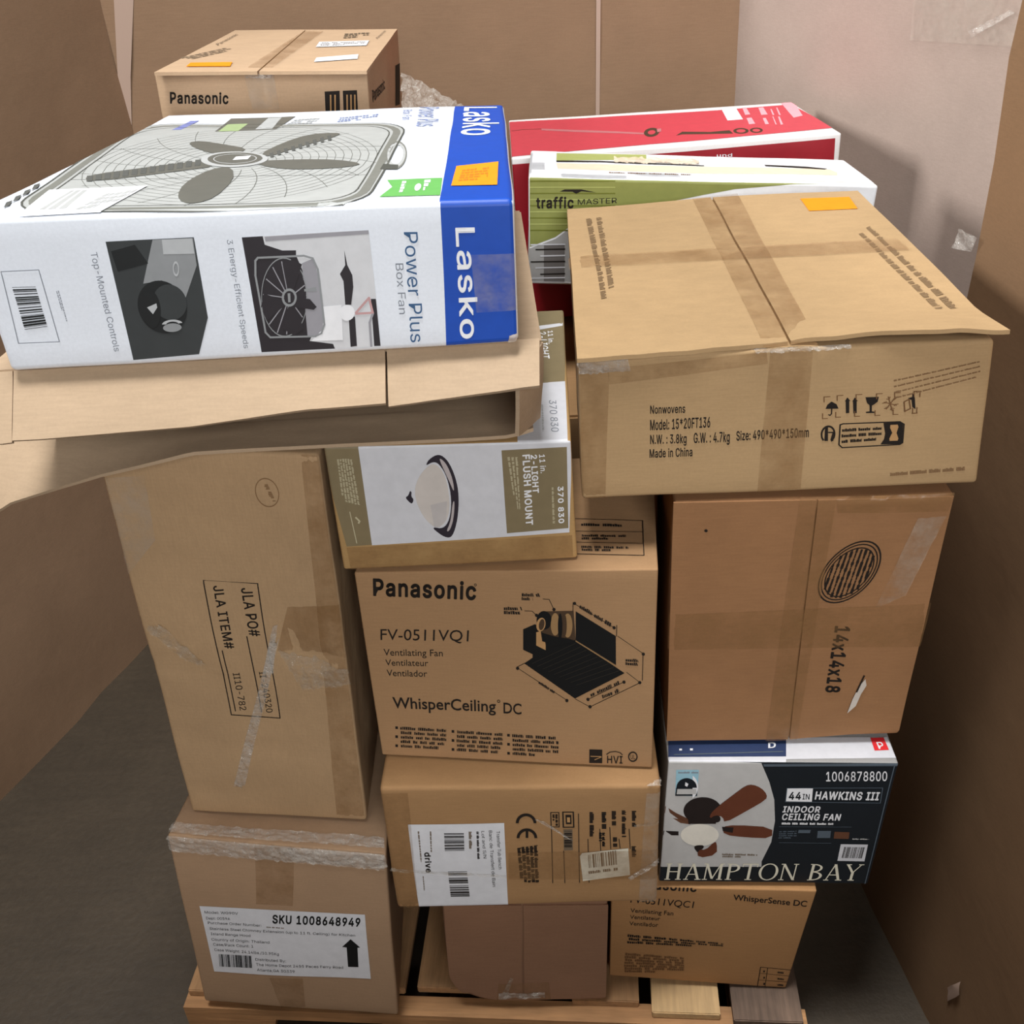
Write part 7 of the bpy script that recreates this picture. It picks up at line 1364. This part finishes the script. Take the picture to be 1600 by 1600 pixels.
# ------------------------------------------------------------------ pallet
pal = empty('pallet', (-.69, 1.187, 0), 'worn wooden pallet on the concrete floor under the whole stack', 'pallet')
pal.rotation_euler = (0, 0, math.radians(-5.6))
w_light = wood('pallet_pine', (168, 128, 88), .25); w_pale = wood('pallet_pale', (198, 164, 118), .2); w_dark = wood('pallet_weathered', (118, 96, 80), .4); w_str = wood('pallet_stringer', (176, 130, 86), .28, 'x')
R = random.Random(3); x = 0.0
for i in range(8):
    bw = .127; y0 = (.012, .06, .03, .035, .05, .02, .0, -.01)[i]
    bm = bmesh.new(); box(bm, x, y0, .109, x + bw, 1.36, .127, .002)
    link('deck_board', bm, (w_light, w_light, w_light, w_light, w_light, w_light, w_pale, w_dark)[i], pal, False)
    x += bw + .0234
for y in (-.012, .66, 1.33):
    bm = bmesh.new(); r = []
    prof = [(-.005, .02), (.16, .02), (.175, .078), (.385, .078), (.40, .02), (.80, .02), (.815, .078), (1.02, .078), (1.035, .02), (1.19, .02), (1.19, .1085), (-.005, .1085)]
    a = [bm.verts.new((px, y, pz)) for px, pz in prof]; b = [bm.verts.new((px, y + .04, pz)) for px, pz in prof]
    bm.faces.new(a); bm.faces.new(b[::-1])
    for i in range(len(prof)):
        j = (i + 1) % len(prof); bm.faces.new((a[i], b[i], b[j], a[j]))
    bmesh.ops.recalc_face_normals(bm, faces=bm.faces)
    link('stringer', bm, w_str, pal, False)
for x in (0, .5, 1.06):
    bm = bmesh.new(); box(bm, x, 0, .001, x + .12, 1.36, .0195, .002); link('bottom_board', bm, w_light, pal, False)

# ------------------------------------------------------------------ cartons
K = dict(
 las=cardboard('white_carton_board', (222, 226, 234), .42, .02, 'x', .18, 1, .006, .5, .45, .01),
 nw=cardboard('kraft_golden', (172, 142, 104), .8, .05, 'x', .25, 2, .007, .5),
 pa=cardboard('kraft_fan', (160, 125, 90), .82, .05, 'x', .15, 3, .006, .3),
 ws=cardboard('kraft_fan_low', (166, 124, 82), .82, .05, 'x', .15, 4, .006, .3),
 bp=cardboard('kraft_fan_back', (182, 152, 122), .82, .05, 'x', .15, 5, .006, .3),
 b14=cardboard('kraft_brown', (146, 106, 72), .82, .09, 'x', .3, 6, .006, .6),
 dr=cardboard('kraft_tub', (156, 120, 82), .8, .07, 'x', .3, 7, .007, .6),
 jl=cardboard('kraft_tall', (170, 140, 106), .8, .08, 'z', .4, 8, .007, 1.3),
 bl=cardboard('kraft_rosy', (162, 132, 104), .8, .07, 'x', .28, 9, .007, .6),
 bc=cardboard('kraft_dull', (142, 106, 82), .85, .07, 'x', .28, 10, .007, .7),
 fl=cardboard('kraft_light', (168, 134, 88), .75, .06, 'x', .25, 11, .006, .5),
 hb=cardboard('grey_board', (150, 148, 146), .5, .04, 'x', .15, 12, .006, .4, .4, .01),
 tm=cardboard('white_board', (226, 224, 216), .6, .03, 'x', .2, 13, .006, .5, .25, .02),
 rd=cardboard('white_board_gloss', (226, 222, 220), .5, .02, 'x', .15, 14, .006, .4, .4, .01),
 kf=cardboard('kraft_pale', (172, 148, 122), .82, .04, 'x', .2, 15, .007, .5))
Carton('bl', 'cardboard_carton', 'brown carton with white SKU label and arrow at lower left of the pallet', 'box', K['bl'], .006, .002, seed=1)
Carton('bc', 'cardboard_carton', 'plain dull brown carton with rounded bottom corner between the two lowest labelled cartons', 'box', K['bc'], .006, .002, .10, 2)
Carton('ws', 'ventilating_fan_carton', 'brown fan carton at lower right of pallet under the black ceiling fan box', 'box', K['ws'], .003, .0008, seed=3)
Carton('hb', 'ceiling_fan_carton', 'black and white ceiling fan box with large serif lettering', 'box', K['hb'], .003, .0008, seed=4)
Carton('b14', 'cardboard_carton', 'brown carton printed 14x14x18 sideways with a round stamp', 'box', K['b14'], .006, .0016, seed=5)
Carton('nw', 'cardboard_carton', 'wide golden brown carton marked Nonwovens with taped lid slit, top right', 'box', K['nw'], .006, .002, seed=6)
Carton('dr', 'bath_bench_carton', 'brown carton with white product label, CE mark and tilted barcode sticker', 'box', K['dr'], .007, .0018, seed=7)
Carton('pa', 'ventilating_fan_carton', 'brown ventilating fan carton with black fan drawing in the middle of the stack', 'box', K['pa'], .003, .0008, seed=8)
Carton('fl', 'ceiling_light_carton', 'white and khaki ceiling light carton with dome lamp picture', 'box', K['fl'], .004, .0012, seed=9)
Carton('jl', 'cardboard_carton', 'tall dented brown carton with framed PO and ITEM stamp on the left', 'box', K['jl'], .007, .003, seed=10,
       dents=(('F', .05, .345, .035, .011, .010), ('F', .085, .32, .03, .010, .008), ('F', .27, .37, .03, .016, .012), ('F', .235, .40, .012, .03, .008), ('F', .08, .06, .05, .012, .006), ('F', .2, .52, .10, .006, .004), ('F', .2, .17, .11, .006, .004)))
Carton('las', 'box_fan_carton', 'white and blue box fan carton lying flat, top left', 'box', K['las'], .007, .002, seed=11)
BP = Carton('bp', 'ventilating_fan_carton', 'taped brown fan carton at the back, rising behind the white box fan carton', 'box', K['bp'], .003, .0008, seed=12)
Carton('tm', 'flooring_carton', 'green and white flooring carton with crushed top behind the golden carton', 'box', K['tm'], .005, .002, seed=13)
Carton('rd', 'tool_carton', 'long red carton with white edges at the back right', 'box', K['rd'], .004, .001, seed=14)

# open kraft carton lying under the fan carton: a collapsed sleeve with its end flaps hanging open
kf = empty('open_cardboard_carton', (-.615, 1.12, 1.325), 'open flattened kraft carton with flaps hanging out under the white fan carton', 'box')
def kfp(x, y, z): return (x + .615, y - 1.12, z - 1.325)
bm = bmesh.new()
FT, FB, RT, RB = (1.118, 1.479), (1.245, 1.326), (1.80, 1.437), (1.80, 1.326)
xl, xr = -.612, .044
q4 = lambda p: [kfp(*a) for a in p]
slab(bm, *q4([(xl, FB[0], FB[1]), (xr, FB[0], FB[1]), (xr, RB[0], RB[1]), (xl, RB[0], RB[1])]), .005, 12, 10, .0)
slab(bm, *q4([(xl, FT[0], FT[1]), (xr, FT[0], FT[1]), (xr, RT[0], RT[1]), (xl, RT[0], RT[1])]), .005, 12, 10, .0)
slab(bm, *q4([(xl, FB[0], FB[1]), (xl, RB[0], RB[1]), (xl, RT[0], RT[1]), (xl, FT[0], FT[1])]), .005, 8, 4, .0)
slab(bm, *q4([(xr, FB[0], FB[1]), (xr, RB[0], RB[1]), (xr, RT[0], RT[1]), (xr, FT[0], FT[1])]), .005, 8, 4, .0)
slab(bm, *q4([(xl, RB[0], RB[1]), (xr, RB[0], RB[1]), (xr, RT[0], RT[1]), (xl, RT[0], RT[1])]), .005, 8, 4, .0)
bmesh.ops.recalc_face_normals(bm, faces=bm.faces)
link('sleeve', bm, K['kf'], kf, False)
def flap_sheet(name, hinge, free, th=.005, n=40, m=8, curl=0.0, seed=0, rag=.0015):
    def at(L, t):
        ts = [i / (len(L) - 1) for i in range(len(L))] if len(L[0]) == 3 else None
        xs = [p[0] for p in L]; x = xs[0] + (xs[-1] - xs[0]) * t
        for a, b in zip(L, L[1:]):
            if a[0] - 1e-9 <= x <= b[0] + 1e-9:
                k = (x - a[0]) / max(1e-9, b[0] - a[0]); return Vector(a).lerp(Vector(b), k)
        return Vector(L[-1])
    bm = bmesh.new(); g = {}
    for s in (0, 1):
        for i in range(n + 1):
            for j in range(m + 1):
                t, v = i / n, j / m
                A, B = at(hinge, t), at(free, t); p = A.lerp(B, v); nn = Vector((0, -(A.z - B.z), -(A.y - B.y)))
                nn = Vector((0, -(A - B).z, (A - B).y)).normalized()
                if nn.z < 0: nn = -nn
                p = p + nn * (curl * math.sin(v * math.pi) + .002 * noise.noise(Vector((t * 5, v * 2, seed))))
                if j == m: p = p + (B - A).normalized() * rag * noise.noise(Vector((t * 40, seed, 0)))
                g[s, i, j] = bm.verts.new(Vector(kfp(*p)) + nn * th * (s - .5))
    def F(*k): bm.faces.new([g[x] for x in k])
    for i in range(n):
        for j in range(m):
            F((1, i, j), (1, i + 1, j), (1, i + 1, j + 1), (1, i, j + 1)); F((0, i, j), (0, i, j + 1), (0, i + 1, j + 1), (0, i + 1, j))
        F((0, i, 0), (0, i + 1, 0), (1, i + 1, 0), (1, i, 0)); F((0, i, m), (1, i, m), (1, i + 1, m), (0, i + 1, m))
    for j in range(m):
        F((0, 0, j), (1, 0, j), (1, 0, j + 1), (0, 0, j + 1)); F((0, n, j), (0, n, j + 1), (1, n, j + 1), (1, n, j))
    bmesh.ops.recalc_face_normals(bm, faces=bm.faces)
    o = link(name, bm, K['kf'], kf, True)
    md = o.modifiers.new('e', 'EDGE_SPLIT'); md.split_angle = math.radians(35)
    return o
flap_sheet('top_flap', [(-.575, 1.116, 1.4795), (-.138, 1.116, 1.479)], [(-.575, 1.06, 1.4165), (-.545, 1.06, 1.416), (-.366, 1.06, 1.421), (-.229, 1.06, 1.434), (-.138, 1.06, 1.436)], seed=1)
flap_sheet('top_flap', [(-.136, 1.118, 1.481), (.044, 1.118, 1.4805)], [(-.136, 1.066, 1.429), (.02, 1.062, 1.4445), (.040, 1.062, 1.446)], seed=2)
flap_sheet('top_flap', [(-.65, 1.118, 1.478), (-.577, 1.117, 1.479)], [(-.65, 1.07, 1.411), (-.59, 1.062, 1.412), (-.577, 1.062, 1.413)], seed=7)
flap_sheet('bottom_flap', [(-.70, 1.248, 1.318), (-.60, 1.248, 1.3275), (.034, 1.248, 1.3275)],
           [(-.70, 1.163, 1.250), (-.668, 1.165, 1.270), (-.534, 1.165, 1.306), (-.410, 1.163, 1.3315), (-.244, 1.165, 1.330), (-.078, 1.165, 1.328), (.006, 1.163, 1.330), (.034, 1.172, 1.333)], curl=.0, seed=3)
# bent side flap at the right end
bm = bmesh.new()
slab(bm, *q4([(.046, 1.20, 1.335), (.010, 1.085, 1.372), (.016, 1.075, 1.446), (.046, 1.122, 1.476)]), .005, 6, 6, .006, 2)
bmesh.ops.recalc_face_normals(bm, faces=bm.faces)
link('side_flap', bm, K['kf'], kf, False)

# cartons at the back that carry the upper ones
def plain(name, label, x0, y0, z0, x1, y1, z1, mat):
    bm = bmesh.new(); box(bm, 0, 0, 0, x1 - x0, y1 - y0, z1 - z0, .005)
    e = empty(name, (x0, y0, z0), label, 'box'); link('body', bm, mat, e, False)
plain('cardboard_carton', 'tall plain brown carton at the back left under the taped fan carton', -.57, 1.96, .13, -.22, 2.45, 1.398, K['bl'])
plain('cardboard_carton', 'plain brown carton at the back right under the red carton', .03, 1.72, .13, .62, 2.46, 1.068, K['dr'])
plain('cardboard_carton', 'small plain brown carton wedged under the green flooring carton', .36, 1.925, 1.07, .66, 2.09, 1.205, K['dr'])

# loose clear plastic tail beside the back carton
def film_sheet(name, quad, nx, ny, amp, seed, mat, parent=None):
    R = random.Random(seed); bm = bmesh.new(); g = {}; A, B, C, D = map(Vector, quad)
    for i in range(nx + 1):
        for j in range(ny + 1):
            a, b = i / nx, j / ny
            p = (A * (1 - a) + B * a) * (1 - b) + (D * (1 - a) + C * a) * b
            g[i, j] = bm.verts.new(p + Vector((R.uniform(-1, 1) * .5, R.uniform(-1, 1), R.uniform(-1, 1) * .5)) * amp)
    for i in range(nx):
        for j in range(ny): bm.faces.new((g[i, j], g[i + 1, j], g[i + 1, j + 1], g[i, j + 1]))
    return link(name, bm, mat, parent, False)
wall_patch('pale_seam_strip',wb,(-.985,2.93),CR,[[0.0567, 1.7738], [0.111, 1.7709], [0.0421, 1.5327], [0.0086, 1.5346]],MATS['paper_and_seam_light'],off=0.012,label='pale strip along the seam')
wall_patch('pale_seam_strip',wb,(-.985,2.93),CR,[[0.0086, 1.5346], [0.0421, 1.5327], [0.0074, 1.3793], [-0.0029, 1.3799]],MATS['paper_and_seam_light'],off=0.012)
wall_patch('pale_seam_strip',wb,(-.985,2.93),CR,[[1.2819, 1.7094], [1.2935, 1.7088], [1.2841, 0.9656], [1.2745, 0.9662]],MATS['paper_and_seam_light'],off=0.012,label='light through the corner gap, painted as a thin pale strip')  # bright gap between the two sheets, painted on as a pale strip
wall_patch('packing_tape',wr,FD,RW1,[[0.7244, 1.7215], [1.0699, 1.7438], [1.1025, 1.642], [0.7359, 1.6152]],stripmat('tapeclear'),off=0.012,nx=10,ny=6,amp=0.001)
wall_patch('film_strand',wr,FD,RW1,[[0.9087, 1.6495], [1.0075, 1.695], [1.0188, 1.6898], [0.9188, 1.6396]],stripmat('film'),off=0.016,nx=14,ny=3,amp=0.003)  # highlight along the tape crease, put in as a thin whitish strip
wall_patch('film_strand',wp_,RP0,RP1,[[-0.0431, 1.4467], [0.0102, 1.4477], [0.0008, 1.4232], [-0.0544, 1.413]],stripmat('film'),off=0.014,nx=6,ny=4,amp=0.004)
wall_patch('torn_tab',wp_,RP0,RP1,[[0.4044, 0.1591], [0.4275, 0.2104], [0.4398, 0.1903], [0.4119, 0.1263]],MATS['paper_and_seam_light'],off=0.016,nx=3,ny=3,amp=0.003)
_f=film_sheet('film_tail',[[-0.177, 2.3, 1.602], [-0.037, 2.2, 1.537], [-0.095, 2.15, 1.537], [-0.183, 2.25, 1.541]],22,8,.006,4,stripmat('film'))
bpy.context.view_layer.update(); _f.parent=BP.root; _f.matrix_parent_inverse=BP.root.matrix_world.inverted(); _f['label']='crumpled tail of clear plastic wrap'
